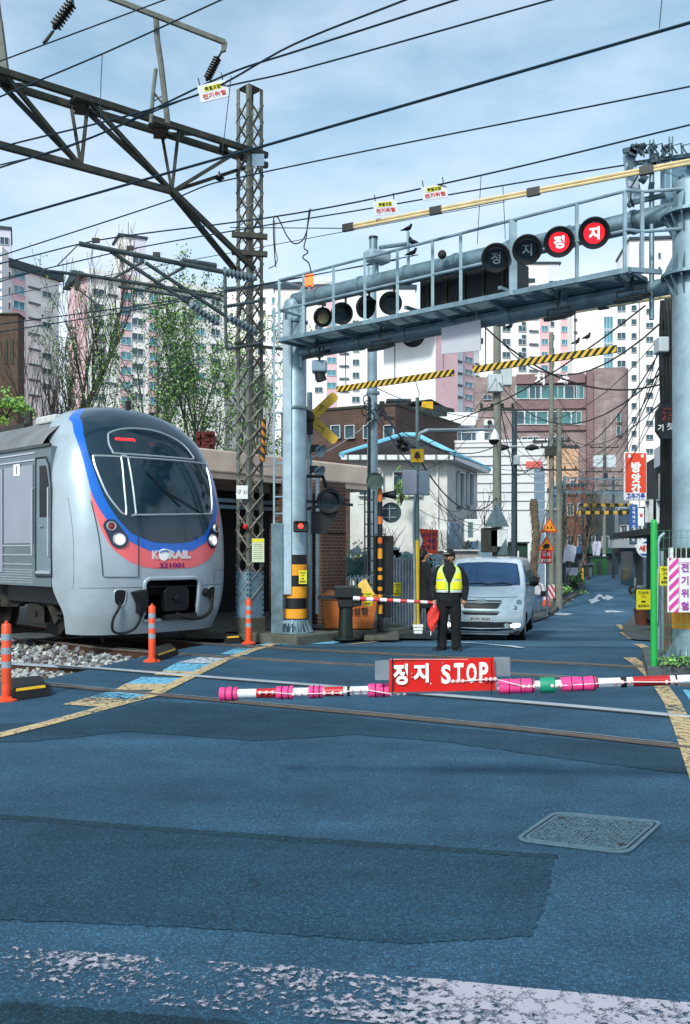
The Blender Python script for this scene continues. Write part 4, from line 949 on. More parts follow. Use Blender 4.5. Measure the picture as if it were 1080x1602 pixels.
# ================================================================ CATENARY MAST AND TRUSS
MZ=17.5;MX=(391-CX)*MZ/F
cm=thing('catenary_mast','weathered lattice railway mast carrying a truss beam and insulated arms beside the train','mast',(MX,MZ,0))
MR=Matrix.Rotation(R(-44),3,'Z');a2=.175;ZT=EYE+(860-140)*MZ/F
cor_=[Vector((MX,MZ,0))+MR@Vector((sx*a2,sy*a2,0))for sx,sy in((-1,-1),(1,-1),(1,1),(-1,1))]
mb=MB()
for c in cor_:
 cd_=(c-Vector((MX,MZ,0))).normalized()
 for rot in(45,-45):
  e=Matrix.Rotation(R(rot),3,'Z')@cd_;mb.prism([c-e*.0,c-e*.075,c-e*.075-cd_*.008,c-cd_*.008],(0,0,ZT))
mb.build('corner_angle',LTST,cm)
mb=MB();step=.33
for f in range(4):
 a_,b_=cor_[f],cor_[(f+1)%4];k=0;z=.7
 while z+step<ZT:
  p,q=(a_,b_)if k%2==0 else(b_,a_);mb.bar(p+Vector((0,0,z)),q+Vector((0,0,z+step)),.006,.05,up=(b_-a_).cross(Vector((0,0,1))))
  q,p=p,q;mb.bar(p+Vector((0,0,z)),q+Vector((0,0,z+step)),.006,.04,up=(b_-a_).cross(Vector((0,0,1))))
  z+=step;k+=1
mb.build('lacing',mat('pale lacing bars','#958f84',.7,.2,.25,7,dirt=.4),cm)
mb=MB();mb.add([c+Vector((0,0,ZT))for c in cor_]+[Vector((MX,MZ,ZT+.09))],[(0,1,4),(1,2,4),(2,3,4),(3,0,4),(3,2,1,0)]);mb.build('cap',LTST,cm)
mb=MB();mb.box((MX,MZ,.82),(.37,.37,.85),MR);bp_=mb.build('base_plate',mat('riveted blue-grey plate','#6d8c9e',.6,.2,.2,5,dirt=.4),cm)
mb=MB()
for f in range(4):
 a_,b_=cor_[f],cor_[(f+1)%4];o_=(Vector((a_.x+b_.x,a_.y+b_.y,0))/2-Vector((MX,MZ,0))).normalized()*.012
 for i in range(9):
  for s_ in(.05,.95):q=a_.lerp(b_,s_)+o_;mb.box((q.x,q.y,.44+i*.095),(.025,.025,.025),MR)
mb.build('rivets',DKST,bp_)
mb=MB();mb.box((MX,MZ,.2),(.42,.42,.4),MR);mb.box((MX,MZ,.06),(.9,.9,.12),MR);mb.build('footing',CONC,cm,bevel=.02)
mb=MB();q=P(404,250,MZ-.25);mb.box(q,(.22,.01,.22));mb.build('number_plate',mat('blue-grey plate','#6f8ba0',.5),cm)
for(x_,y_,w_,h_,m_,nm,tx)in((379,770,18,21,WHTP,'white_plate','구 31'),(404,861,19,37,mat('pale green notice','#c9d2b4',.6),'notice',None)):
 q=P(x_,y_,MZ-.30);s_=(MZ-.3)/F;mb=MB();mb.box(q,(w_*s_,.01,h_*s_));pl=mb.build(nm,m_,cm)
 if tx:lettering(tx,.08,q+Vector((0,-.008,0)),INK,pl)
 else:
  mb=MB();mb.box(q+Vector((0,-.007,h_*s_*.42)),(w_*s_,.004,h_*s_*.14));mb.build('header',YNOT,pl);mb=MB()
  for i in range(8):mb.box(q+Vector((0,-.007,h_*s_*(.25-i*.085))),(w_*s_*.75,.003,.008))
  mb.build('text_lines',mat('grey print','#5c6654',.6),pl)
mb=MB();q0=P(413,655,MZ-.28);q1=P(411,722,MZ-.28);mb.cyl(q1,q0,.045,10);mb.build('cable_guard',stripe_mat('orange and black spiral','#c8781e','#1a1410',.16,0,(1.0,0,1)),cm)
mb=MB();q=P(384,824,MZ-.3);mb.sphere(q,.05,10);mb.build('red_lamp',REDP,cm)
# beam: two upper chords, one lower
BD=Vector((-3.59,-2.9,0)).normalized();BN=Vector((-BD.y,BD.x,0));BN=BN if BN.y>0 else-BN
B0=Vector((MX,MZ,0))
def bx(x,off=0):
 k=(x-CX)/F;a=B0+BN*off;t=(k*a.y-a.x)/(BD.x-k*BD.y);return a+BD*t
def BP(x,z,off=0):p=bx(x,off);return Vector((p.x,p.y,z))
ZU,ZL=9.0,7.94;O1,O2,OM=-.19,.19,0
mb=MB();xl=-260
for o_ in(O1,O2):
 mb.bar(BP(xl,ZU,o_),BP(418,ZU,o_),.09,.10)
mb.bar(BP(xl,ZL),BP(270,ZL),.10,.10)
xt=[(-111,-5),(8,126),(128,268)]
tops=[-112,8,140,262];lows=[-20,127,269]
for i,lo in enumerate(lows):
 for o_ in(O1,O2):
  mb.bar(BP(tops[i]-(4 if o_==O1 else 8),ZU,o_),BP(lo,ZL),.06,.07);mb.bar(BP(lo,ZL),BP(lo+(13 if o_==O1 else-14)-2,ZU,o_),.05,.05)
for o_ in(O1,O2):
 mb.bar(BP(270,ZL),BP(372+20*(o_>0),ZU-.1,o_),.06,.06);mb.bar(BP(269,ZL,o_*.3),BP(398 if o_<0 else 372,EYE+(860-418)*17.2/F,o_),.085,.085)
for x_ in(-110,8,127,255,350):mb.bar(BP(x_,ZU,O1),BP(x_,ZU,O2),.16,.03);mb.bar(BP(x_+60,ZU,O1),BP(x_,ZU,O2),.04,.04)
mb.build('truss_beam',mat('weathered truss steel','#2f342f',.7,.3,.3,6,.3,60,dirt=.6,dirtc='#5e564a'),cm)
mb=MB()
for x_ in(127,250):mb.bar(BP(x_-14,ZU-.08,O1),BP(x_+14,ZU-.08,O1),.3,.05);mb.bar(BP(x_,ZU-.1,O1),BP(x_,ZU-.1,O2),.22,.04)
for z_ in(EYE+(860-375)*MZ/F,EYE+(860-402)*MZ/F):mb.bar(Vector((MX-.3,MZ-.3,z_)),Vector((MX+.35,MZ-.25,z_-.03)),.09,.09)
mb.bar(Vector((MX-.25,MZ-.25,EYE+(860-542)*MZ/F)),Vector((MX+.65,MZ-.1,EYE+(860-548)*MZ/F)),.06,.05)
mb.build('mounting_bracket',DKST,cm)
# upright on the beam with the feeder arm
fd=16.15
mb=MB();mb.tube([P(263,197,fd),P(252,100,fd),P(246,60,fd),P(244,22,fd)],.05,8);mb.tube([P(236,193,fd-.2),P(240,140,fd-.1),P(244,108,fd)],.035,8);mb.bar(P(238,142,fd-.1),P(258,165,fd),.03,.03);mb.bar(P(241,158,fd-.1),P(254,150,fd),.02,.02);mb.build('upright',LTST,cm)
mb=MB();mb.bar(P(120,-24,fd-.5),P(352,66,fd),.06,.08);mb.prism([P(346,64,fd-.02),P(355,64,fd-.02),P(353,78,fd-.02),P(347,80,fd-.02)],(0,.06,0));mb.build('feeder_arm',LTST,cm)
mb=MB();l_=14.6;mb.bar(P(9,122,l_),P(-3,30,l_),.11,.11);mb.bar(P(-3,30,l_),P(-14,-60,l_),.10,.10);mb.build('upright',LTST,cm)
INSD=mat('dark ribbed insulator','#101214',.35,0,.1);INSG=mat('grey ribbed insulator','#5f7078',.4,.1,.15,9)
def insulator(a,b,r,m,n=9,parent=cm):
 a=Vector(a);b=Vector(b);ln=(b-a).length;prof=[(.3*r,0)]
 for i in range(n):h=ln*(.06+.88*i/n);w=ln*.88/n;prof+=[(r*.55,h),(r,h+w*.35),(r,h+w*.5),(r*.55,h+w*.7)]
 prof+=[(r*.3,ln)];mb=MB();mb.lathe(prof,a,(b-a),14);return mb.build('insulator',m,parent,smooth=40)
insulator(P(342,88,fd),P(323,126,fd),.075,INSD);mb=MB();mb.tube([P(350,72,fd),P(346,82,fd),P(342,89,fd)],.018,6);mb.build('hook',DKST,cm)
insulator(P(114,2,13.0),P(84,45,13.0),.085,INSD,8);mb=MB();mb.tube([P(118,-40,13),P(116,-6,13),P(113,3,13)],.015,6);mb.prism([P(84,46,13),P(80,48,13),P(66,66,13),P(72,63,13)],(0,.05,0));mb.build('hook',DKST,cm)
# cantilever arms (towards the train track)
cd0,cd1=17.15,15.5
def CP(x,y):return P(x,y,cd1+(cd0-cd1)*(x-125)/(400-125))
mb=MB();tb=lambda pts,r:mb.tube([CP(*p)for p in pts],r,8)
tb([(124,381),(348,425)],.045);tb([(173,393),(295,474)],.036);tb([(228,411),(354,495)],.036)
tb([(224,409),(173,438)],.024);tb([(289,417),(228,452)],.024);tb([(67,423),(130,430),(260,450),(346,468)],.028);tb([(185,448),(300,466)],.026);tb([(121,452),(150,474)],.012);tb([(285,408),(338,416)],.055)
tb([(352,418),(354,546)],.03);tb([(350,480),(408,470)],.03);tb([(354,546),(408,537)],.03);tb([(124,381),(90,415)],.010)
mb.build('cantilever_arm',mat('cantilever tube','#4e5a5c',.6,.4,.25,6,dirt=.4),cm)
insulator(CP(346,424),CP(402,437),.085,INSG,8);insulator(CP(295,474),CP(343,508),.085,INSG,7);insulator(CP(354,495),CP(403,521),.085,INSG,7)
mb=MB();mb.bar(CP(121,430),CP(121,454),.06,.06)
for x_,y_ in((150,376),(204,388),(245,398)):mb.box(CP(x_,y_),(.12,.06,.07))
mb.build('clamp',DKST,cm)
# ================================================================ WIRES
def dn(x):return 10.9/(1+.5*(x-CX)/F)
def df(x):return 14.3/(1+.5*(x-CX)/F)
def wire(pts,dep,r,label,cat='wire',m=WIRE,ext=(1,1),group=None,nm='overhead_wire',sag=0):
 P3=[P(x,y,dep(x)if callable(dep)else dep)for x,y in pts]
 if ext[0]:P3=[P3[0]+(P3[0]-P3[1]).normalized()*ext[0]]+P3
 if ext[1]:P3=P3+[P3[-1]+(P3[-1]-P3[-2]).normalized()*ext[1]]
 q=[]
 for i in range(len(P3)-1):
  p0=P3[max(i-1,0)];p1=P3[i];p2=P3[i+1];p3=P3[min(i+2,len(P3)-1)];l1=(p2-p1).length
  m1=(p2-p0).normalized()*l1 if i else(p2-p1);m2=(p3-p1).normalized()*l1
  for k in range(8):t=k/8;q.append((2*t**3-3*t*t+1)*p1+(t**3-2*t*t+t)*m1+(-2*t**3+3*t*t)*p2+(t**3-t*t)*m2+Vector((0,0,-sag*4*t*(1-t))))
 q.append(P3[-1]);mb=MB();mb.tube(q,r*.76,6);return tag(mb.build(nm,m,smooth=True),label,cat,group)
OW='overhead railway wires'
E_=(14,10)
wire([(9,92),(256,0)],13.0,.013,'overhead wire held by the black insulator in the top corner of the sky',ext=E_,group=OW)
wire([(0,151),(160,84),(345,0)],12.0,.014,'overhead wire rising steeply with a thin dropper hanging from a ring',ext=E_,group=OW)
wire([(0,230),(310,148),(460,69),(633,0)],dn,.016,'upper of the paired wires that pass the tilted danger sign',ext=E_,group=OW)
wire([(0,262),(150,212),(358,115),(460,81),(712,0)],dn,.016,'wire just under the uppermost one beside the tilted danger sign',ext=E_,group=OW)
wire([(0,258),(100,232),(311,147),(460,111),(860,0)],lambda x:dn(x)+.4,.014,'thin wire reaching the top edge nearest the right of the sky',ext=E_,group=OW)
wire([(0,345),(345,247),(413,228),(1080,35)],lambda x:dn(x)+.15,.022,'thickest overhead wire crossing the whole sky from the lattice mast top',ext=E_,group=OW)
wire([(10,397),(264,314),(340,285),(1080,135)],df,.015,'overhead wire running below the thickest one through a small mushroom insulator',ext=E_,group=OW)
wire([(43,402),(157,375),(460,334),(753,274),(1080,195)],df,.016,'wire carrying the two small danger signs above the gantry',ext=E_,group=OW)
wire([(94,415),(213,388),(400,355),(560,329),(787,290),(998,255),(1080,246)],lambda x:df(x)+.25,.014,'wire running along just beneath the one with danger signs',ext=E_,group=OW)
wire([(0,507),(244,474),(367,452)],lambda x:15.7+(x-0)/500,.013,'contact wire above the train roof, upper one of two',ext=(10,3),group=OW)
wire([(0,519),(200,487),(400,448)],lambda x:15.5+x/500,.013,'contact wire above the train roof, lower one of two',ext=(10,3),group=OW)
wire([(0,440),(67,424),(121,432)],lambda x:15.2,.012,'short wire tied to the tip of the lower insulated arm',ext=(10,0),group=OW)
wire([(0,464),(120,440),(346,398)],lambda x:19.5,.010,'faint wire crossing behind the insulated arms',ext=(8,6),group=OW)
wire([(122,633),(200,607),(300,566),(380,532)],19.0,.010,'faint wire slanting over the train roof in front of the trees',ext=(6,1),group=OW)
DR='droppers hanging between the wires'
for pts,d_,lab in(([(160,86),(158,130),(157,200)],12.0,'thin dropper hanging from the ring on the steep wire'),([(362,118),(356,170),(348,240)],11.6,'thin dropper under the tilted danger sign'),([(753,274),(750,330),(747,382)],lambda x:df(x),'thin dropper to the gantry rail, first of two side by side'),([(787,290),(789,330),(791,374)],lambda x:df(x),'thin dropper to the gantry rail nearer the lit signals'),([(1036,0),(1034,20),(1032,44)],lambda x:dn(x),'short dropper with a loop on the thickest wire at the top corner')):
 wire(pts,d_,.007,lab,ext=(0,0),group=DR,nm='dropper')
JP='looped jumper cables beside the mast'
wire([(432,418),(430,400),(428,345),(432,338),(440,350),(450,370),(462,381),(476,372),(484,340),(486,326)],df(430),.014,'looped black jumper cable hanging like a swag beside the mast',ext=(0,0),group=JP,nm='jumper_cable',m=WIREK)
wire([(484,328),(479,372),(476,388),(482,394),(474,402),(483,411),(487,426)],df(480),.014,'wavy black jumper cable dropping to the orange beacon',ext=(0,0),group=JP,nm='jumper_cable',m=WIREK)
wire([(430,345),(431,390),(434,405),(430,415),(420,420)],df(430)+.1,.010,'short kinked cable hugging the mast side',ext=(0,0),group=JP,nm='jumper_cable',m=WIREK)
# rings and small insulator
mb=MB();mb.lathe([(.012,0),(.05,.02),(.09,.05),(.03,.07),(.012,.16)],P(343,283,df(343)),(0,0,1),14);tag(mb.build('wire_insulator',INSD,smooth=40),'small mushroom-shaped insulator on a wire next to the mast','insulator')
# yellow insulating sleeves
SLV=mat('pale yellow sleeve','#d8c293',.5,0,.12,5,dirt=.2)
for pts,dep,jts,lab in(([(537,357),(1095,250)],df,(545,682,835,1012),'long pale yellow wire sleeve with black joints passing before the big column'),([(778,506),(1054,460)],lambda x:16.4-(x-780)*.012,(784,945),'short pale yellow wire sleeve seen under the walkway')):
 a_,b_=P(*pts[0],dep(pts[0][0])),P(*pts[1],dep(pts[1][0]));t=thing('wire_sleeve',lab,'wire sleeve',(a_+b_)/2,'yellow sleeves on the wires');dd=(b_-a_).normalized();up=Vector((0,0,1));mb=MB()
 mb.tube([a_+up*.022,b_+up*.022],.023,8);mb.tube([a_-up*.022,b_-up*.022],.023,8);mb.build('sleeve',SLV,t,smooth=True)
 for x_ in jts:
  k=(x_-pts[0][0])/(pts[1][0]-pts[0][0]);za=a_.y;zb=b_.y;s_=k*za/(zb+k*(za-zb));q=a_.lerp(b_,s_);mb=MB();mb.bar(q-dd*.09,q+dd*.09,.06,.11);mb.build('joint',BLK,t)
wire([(400,356),(537,357)],lambda x:df(x)+.3,.010,'thin wire tying the yellow sleeve back to the mast',ext=(.5,0),group=OW)
# danger signs on wires
def danger(x,y,w,h,dep,ang,lab):
 d_=dep;s_=d_/F;c=P(x,y,d_);t=thing('danger_sign',lab,'sign',c,'danger signs hung on the overhead wires');ax=Vector((math.cos(ang),0,math.sin(ang)));up=Vector((-math.sin(ang),0,math.cos(ang)))
 hw,hh=w*s_/2,h*s_/2;mb=MB();mb.prism([c-ax*hw-up*hh,c+ax*hw-up*hh,c+ax*hw+up*hh,c-ax*hw+up*hh],(0,.012,0));pl=mb.build('panel',mat('pale sign panel','#cfd0d6',.5),t)
 mb=MB();cc=c+up*hh*.42+Vector((0,-.004,0));mb.prism([cc-ax*hw*.6-up*hh*.3,cc+ax*hw*.6-up*hh*.3,cc+ax*hw*.6+up*hh*.3,cc-ax*hw*.6+up*hh*.3],(0,.003,0));mb.build('header',YNOT,pl)
 lettering('특별고압',hh*.42,cc+Vector((0,-.006,0)),INK,pl,ax,up,.02,width=hw*1.1);lettering('전기위험',hh*.6,c-up*hh*.42+Vector((0,-.006,0)),REDP,pl,ax,up,.02,width=hw*1.6)
 mb=MB()
 for k in(-.8,.8):mb.cyl(c+ax*hw*k+up*hh,c+ax*hw*k+up*(hh+.09),.008,6)
 mb.build('hook',DKST,t)
danger(334,142,46,27,dn(334)-.05,.24,'tilted danger sign on the wires beside the hanging black insulator');danger(603,324,37,23,df(603)-.03,.10,'small red lettered danger sign on a wire, above the camera pod');danger(680,300,40,22,df(680)-.03,.16,'small danger sign with a yellow header higher on the wire toward the signals')
# ================================================================ BUILDINGS
CREAM=mat('cream wall paint','#ebe5e2',.85,0,.04,.15,dirt=.1,dirtc='#c9c0bc');WHW=mat('white wall paint','#eeecef',.85,0,.04,.2,dirt=.15,dirtc='#b8b4b4')
PINK=mat('dusty pink wall paint','#d9b4ba',.85,0,.06,.2,dirt=.25,dirtc='#b98c96');LAV=mat('lavender wall paint','#cfccda',.85,0,.05,.15)
DKROOF=mat('dark roof','#32424a',.8,0,.2,1);PGL=mat('apartment window glass','#2f4c56',.12,0,.45,.12,spec=.8);PGL2=mat('teal balcony glass','#4f8c9c',.12,0,.4,.15,spec=.8);FRM=mat('pale window frame paint','#cfd3d6',.6)
WINC={}
def win_mesh(w,h,gm,panes=2,dp=.12):
 key=(round(w,1),round(h,1),gm.name,panes)
 if key in WINC:return WINC[key]
 mb=MB();mb.mi(0).box((0,-.01,0),(w,.03,h));t=min(w,h)*.06
 mb.mi(1)
 for s in(-1,1):mb.box((s*(w/2),-dp/2,0),(t,dp,h+t));mb.box((0,-dp/2-.003,s*h/2),(w+t,dp,t))
 for i in range(1,panes):mb.box((-w/2+w*i/panes,-dp/2+.02,0),(t*.8,dp*.6,h-t))
 o=mb.build('window',[gm,FRM]);me=o.data;bpy.data.objects.remove(o);WINC[key]=me;return me
class Face:
 def __init__(s,x0,d0,x1,d1):
  s.a=Vector(((x0-CX)*d0/F,d0,0));s.b=Vector(((x1-CX)*d1/F,d1,0));s.u=(s.b-s.a).normalized();s.n=Vector((s.u.y,-s.u.x,0))
  if s.n.y>0 and abs(s.n.y)>.2:s.n=-s.n
 def at(s,x):
  k=(x-CX)/F;t=(k*s.a.y-s.a.x)/(s.u.x-k*s.u.y);return s.a+s.u*t
 def z(s,x,y):return EYE-(y-HY)*s.at(x).y/F
 def mtx(s,p):
  M=Matrix((s.u,-s.n,Vector((0,0,1)))).transposed().to_4x4();M.translation=p;return M
 def quad(s,x0,x1,z0,z1,out,th,mb):
  a,b=s.at(x0)+s.n*out,s.at(x1)+s.n*out;mb.prism([Vector((a.x,a.y,z0)),Vector((b.x,b.y,z0)),Vector((b.x,b.y,z1)),Vector((a.x,a.y,z1))],s.n*th);return mb
def put_window(root,f,xc,zc,w,h,gm,panes=2,out=.10):
 o=bpy.data.objects.new('window',win_mesh(w,h,gm,panes));COL.objects.link(o);adopt(o,root);p=f.at(xc)+f.n*out;o.matrix_basis=f.mtx(Vector((p.x,p.y,zc)));return o
def wcol(root,f,x0,x1,y0,step,n,h,gm=None,panes=2,skip=()):
 gm=gm or PGL;xc=(x0+x1)/2;p=f.at(xc);d=p.y;w=(f.at(x1)-f.at(x0)).length;z0=f.z(xc,y0)
 for i in range(n):
  if i in skip:continue
  put_window(root,f,xc,z0-i*step*d/F,w,h*d/F,gm,panes)
def ledges(root,f,x0,x1,y0,step,n):
 mb=MB();xc=(x0+x1)/2;d=f.at(xc).y;z0=f.z(xc,y0)
 for i in range(n):
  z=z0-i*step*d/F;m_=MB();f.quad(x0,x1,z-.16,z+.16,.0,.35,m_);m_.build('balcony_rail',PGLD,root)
PGLD=mat('grey balcony ledge','#55616a',.7)  # one flat grey for the balcony ledges and a thin wall strip
def block(label,f,x0,x1,ytop,m,depth,zb=-4.5,roofm=None,cat='apartment building',group=None,nm='apartment_building',lip=.8):
 a=f.at(x0);b=f.at(x1);zt=f.z((x0+x1)/2,ytop);t=thing(nm,label,cat,Vector((a.x,a.y,zb)),group)
 mb=MB();mb.prism([Vector((a.x,a.y,zb)),Vector((b.x,b.y,zb)),Vector((b.x,b.y,zt)),Vector((a.x,a.y,zt))],-f.n*depth);mb.build('wall',m,t)
 if roofm:
  mb=MB();c=(a+b)/2;e=f.u*((b-a).length/2+lip*.4);o1=f.n*lip*.5;mb.prism([Vector(((c-e+o1).x,(c-e+o1).y,zt)),Vector(((c+e+o1).x,(c+e+o1).y,zt)),Vector(((c+e-f.n*(depth+.4)).x,(c+e-f.n*(depth+.4)).y,zt)),Vector(((c-e-f.n*(depth+.4)).x,(c-e-f.n*(depth+.4)).y,zt))],(0,0,lip));mb.build('roof',roofm,t)
 t['zt']=zt;return t
def panel(root,f,x0,x1,y0,y1,m,out=.02,nm='wall_panel'):
 z1=f.z(x0,y0);z0=f.z(x0,y1)if y1 else-4;mb=MB();f.quad(x0,x1,z0,z1,out-.02+.003,.06,mb);return mb.build(nm,m,root)
 # far left tower
f=Face(-130,262,17,270);t=block('lavender apartment tower at the left edge, the taller one behind',f,-130,17,352,LAV,14,roofm=DKROOF);wcol(t,f,0,14,377,16,1,12);wcol(t,f,-40,-12,377,16,12,9);wcol(t,f,4,15,448,23,4,11)
# left block
f=Face(-60,168,92,186);t=block('cream apartment block at the left with blue-glass balconies behind the bare tree',f,-60,92,418,CREAM,13,roofm=DKROOF,lip=1.5)
panel(t,f,-2,18,424,None,LAV);panel(t,f,19,40,424,None,PINK)
wcol(t,f,5,16,430,24,9,11);wcol(t,f,20,38,430,24,9,13,PGL2);ledges(t,f,44,62,427,24,9);wcol(t,f,66,80,437,24,8,9,skip=(0,2,4));wcol(t,f,-30,-12,430,24,9,12)
# middle left block with the pink gable
fg=Face(107,178,137,170);f=Face(137,170,352,184)
t=block('cream apartment block with a pink gable wall and an elevator tower, behind the spring trees',f,137,352,436,CREAM,11,roofm=None)
ztop=f.z(137,430);e0,e1=f.a.copy(),f.b.copy()
g0=fg.at(107);g1=fg.at(137);mb=MB();zg=ztop;mb.prism([Vector((g0.x,g0.y,-4.5)),Vector((g1.x,g1.y,-4.5)),Vector((g1.x,g1.y,zg)),Vector(((g0.x+g1.x)/2,(g0.y+g1.y)/2,zg+1.3)),Vector((g0.x,g0.y,zg-1.6))],-fg.n*.6+f.u*.5);mb.build('gable_wall',PINK,t)
p=fg.at(123)+fg.n*.08;lettering('104',1.6,Vector((p.x,p.y,fg.z(123,487))),WHW,t,fg.u,(0,0,1),.04,name='building_number')
mb=MB();a=f.at(125);b=f.at(353);a_=Vector((a.x,a.y,ztop-.05));b_=Vector((b.x,b.y,ztop-.05));mb.prism([a_+f.n*.9,a_-f.n*5.5+Vector((0,0,2.2)),a_-f.n*12],(b_-a_));mb.build('roof',DKROOF,t)
wcol(t,f,145,163,458,23.4,8,11);wcol(t,f,206,224,457,23.4,8,11);panel(t,f,188,206,430,None,PINK);wcol(t,f,189,205,463,23.4,8,12,PGL2);panel(t,f,232,250,440,None,PINK);wcol(t,f,233,247,466,23,8,12,PGL2)
ledges(t,f,168,184,462,46,4);wcol(t,f,262,276,470,23,7,10);wcol(t,f,284,298,471,23,7,10);wcol(t,f,306,320,473,23,7,11,PGL2);wcol(t,f,330,344,474,23,7,10)
f2=Face(188,176,228,178);tw_=MB();a=f2.at(188);b=f2.at(228);zt=f2.z(205,371);f2.quad(188,228,f2.z(205,440),zt,-6,6,tw_);tw_.build('elevator_tower',CREAM,t)
mb=MB();f2.quad(208,228,f2.z(205,440),zt-.02,0,.06,mb);mb.build('tower_side',LAV,t);mb=MB();f2.quad(185,231,zt,zt+.4,-6.3,6.7,mb);mb.build('tower_roof',DKROOF,t);put_window(t,f2,217,f2.z(217,407),2.3,1.4,PGL)
mb=MB();p=f2.at(197);mb.cyl((p.x,p.y+2,zt),(p.x,p.y+2,zt+3.4),.06,6);mb.build('aerial',DKST,t)
# block behind the mast
f=Face(330,205,470,200);t=block('apartment block seen on both sides of the lattice mast',f,330,470,452,CREAM,12,roofm=DKROOF);panel(t,f,424,446,456,None,LAV)
wcol(t,f,426,441,470,20,9,10,PGL2);wcol(t,f,404,416,470,20,9,9);wcol(t,f,340,352,470,20,9,9)
# tower in the middle: white slab, twin windows, pink
f=Face(430,190,650,190);t=block('wide pale apartment slab behind the galvanised pole',f,430,650,452,CREAM,13,roofm=DKROOF)
panel(t,f,511,527,455,None,PINK);wcol(t,f,512,526,505,19.6,7,9,PGL2);wcol(t,f,493,505,512,19.6,6,8);wcol(t,f,552,562,506,20.3,7,9,skip=(6,));ledges(t,f,531,546,514,19.6,6);panel(t,f,566,650,453,None,WHW);wcol(t,f,551,563,625,20,1,9)
f=Face(651,160,682,156);fr=Face(682,156,750,166);t=block('apartment block with a tall pink end wall and paired narrow windows',f,651,682,512,PINK,5)
a=fr.at(681.5);b=fr.at(750);mb=MB();zt=fr.z(690,520);mb.prism([Vector((a.x,a.y,-4.5)),Vector((b.x,b.y,-4.5)),Vector((b.x,b.y,zt)),Vector((a.x,a.y,zt))],-fr.n*11);mb.build('wall',WHW,t)
mb=MB();fr.quad(651,752,zt,zt+1.0,-11,11.6,mb);mb.build('roof',DKROOF,t)
wcol(t,fr,689,694,563,18.5,5,8,panes=1);wcol(t,fr,697,701,563,18.5,5,8,panes=1);ledges(t,fr,708,722,565,18.6,4);panel(t,fr,725,741,530,None,PINK);wcol(t,fr,726,739,563,19.5,5,8,PGL2);wcol(t,fr,742,749,572,19.5,5,8,panes=1)
p=f.at(664)+f.n*.06;lettering('1084',1.5,Vector((p.x,p.y,f.z(664,570))),mat('faded pink lettering','#b8808a',.8),t,f.u,(0,0,1),.02,width=4.2,name='building_number')
# right of the middle
f=Face(740,176,900,180);t=block('cream and pink apartment tower behind the walkway with a raised elevator shaft',f,740,900,442,CREAM,13,roofm=DKROOF)
panel(t,f,845,860,446,None,PINK);panel(t,f,877,892,446,None,PINK);wcol(t,f,811,823,473,20.6,6,9);wcol(t,f,847,857,473,20.6,7,9,PGL2);wcol(t,f,861,867,466,20.6,7,8,panes=1);wcol(t,f,878,891,474,20.6,6,9,PGL2);ledges(t,f,828,842,477,20.6,6);wcol(t,f,786,798,473,20.6,6,9);wcol(t,f,816,823,508,20,4,8,panes=1)
f2=Face(822,178,875,178);mb=MB();f2.quad(822,875,f2.z(850,446),f2.z(850,413),-6,6,mb);mb.build('elevator_tower',CREAM,t);mb=MB();f2.quad(858,875,f2.z(850,446),f2.z(850,413)-.02,0,.06,mb);mb.build('tower_side',LAV,t);put_window(t,f2,867,f2.z(867,446),2,1.6,PGL);mb=MB();z_=f2.z(850,413);f2.quad(819,878,z_,z_+.4,-6.2,6.5,mb);mb.build('tower_roof',DKROOF,t)
f=Face(896,172,1060,170);t=block('long cream apartment tower on the right with columns of small windows',f,896,985,430,CREAM,13,roofm=None)
panel(t,f,944,960,450,None,WHW);wcol(t,f,945,959,505,21.5,6,19,PGL2,3);wcol(t,f,966,979,482,21.8,6,10);ledges(t,f,898,903,500,20,2)
a=f.at(984.5);b=f.at(1062);mb=MB();zt=f.z(1000,377);mb.prism([Vector((a.x,a.y,-4.5))+f.n*.6,Vector((b.x,b.y,-4.5))+f.n*.6,Vector((b.x,b.y,zt))+f.n*.6,Vector((a.x,a.y,zt))+f.n*.6],-f.n*13);mb.build('wall',CREAM,t)
mb=MB();f.quad(983,1064,zt,zt+.5,-12.6,13.6,mb);mb.build('roof',DKROOF,t);f.a+=f.n*.62;f.b+=f.n*.62
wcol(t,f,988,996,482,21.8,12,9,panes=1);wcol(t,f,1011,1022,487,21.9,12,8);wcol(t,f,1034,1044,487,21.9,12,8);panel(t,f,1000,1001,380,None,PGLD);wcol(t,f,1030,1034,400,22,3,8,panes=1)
# houses seen above the walkway bottom gap
# brick dental building -------------------------------------------------------
BRK1=brick('pinkish brown brick','#9a8482','#8a7472','#a09492',2.2);BRK2=brick('dark brown brick','#604840','#543e36','#4a3c38',1.6);BAND=mat('brown stone band','#84686a',.85,0,.1,1,dirt=.3);TEAL=mat('teal tinted glass','#3a7272',.1,0,.35,.4,spec=.9)
f=Face(742,100,985,98);t=block('broad brown brick building with white Korean dental clinic lettering along its top',f,742,926,588,BRK1,10,cat='building',nm='brick_building',roofm=None)
mb=MB();f.quad(808,915,f.z(850,601),f.z(850,586),0,.5,mb);sgn=mb.build('sign_band',BAND,t)
for ch,x_ in(('치',844),('과',881)):p=f.at(x_)+f.n*.56;lettering(ch,1.25,Vector((p.x,p.y,f.z(x_,594))),WHW,sgn,f.u,(0,0,1),.035,name='sign_lettering')
for y_,xs_ in((614,(817,838,855,873,893,906)),(654,(812,830,848,866,884,902))):
 for i in range(len(xs_)):w_=1.25;put_window(t,f,xs_[i],f.z(xs_[i],y_),w_*(.8 if i==5 else 1),1.35,TEAL if(i+int(y_))%3 else PGL,2 if i%2 else 1,.03)
mb=MB();f.quad(806,917,f.z(850,640),f.z(850,627),0,.25,mb);mb.build('stone_band',BAND,t);mb=MB();f.quad(806,917,f.z(850,674),f.z(850,667),0,.25,mb);mb.build('stone_band',BAND,t)
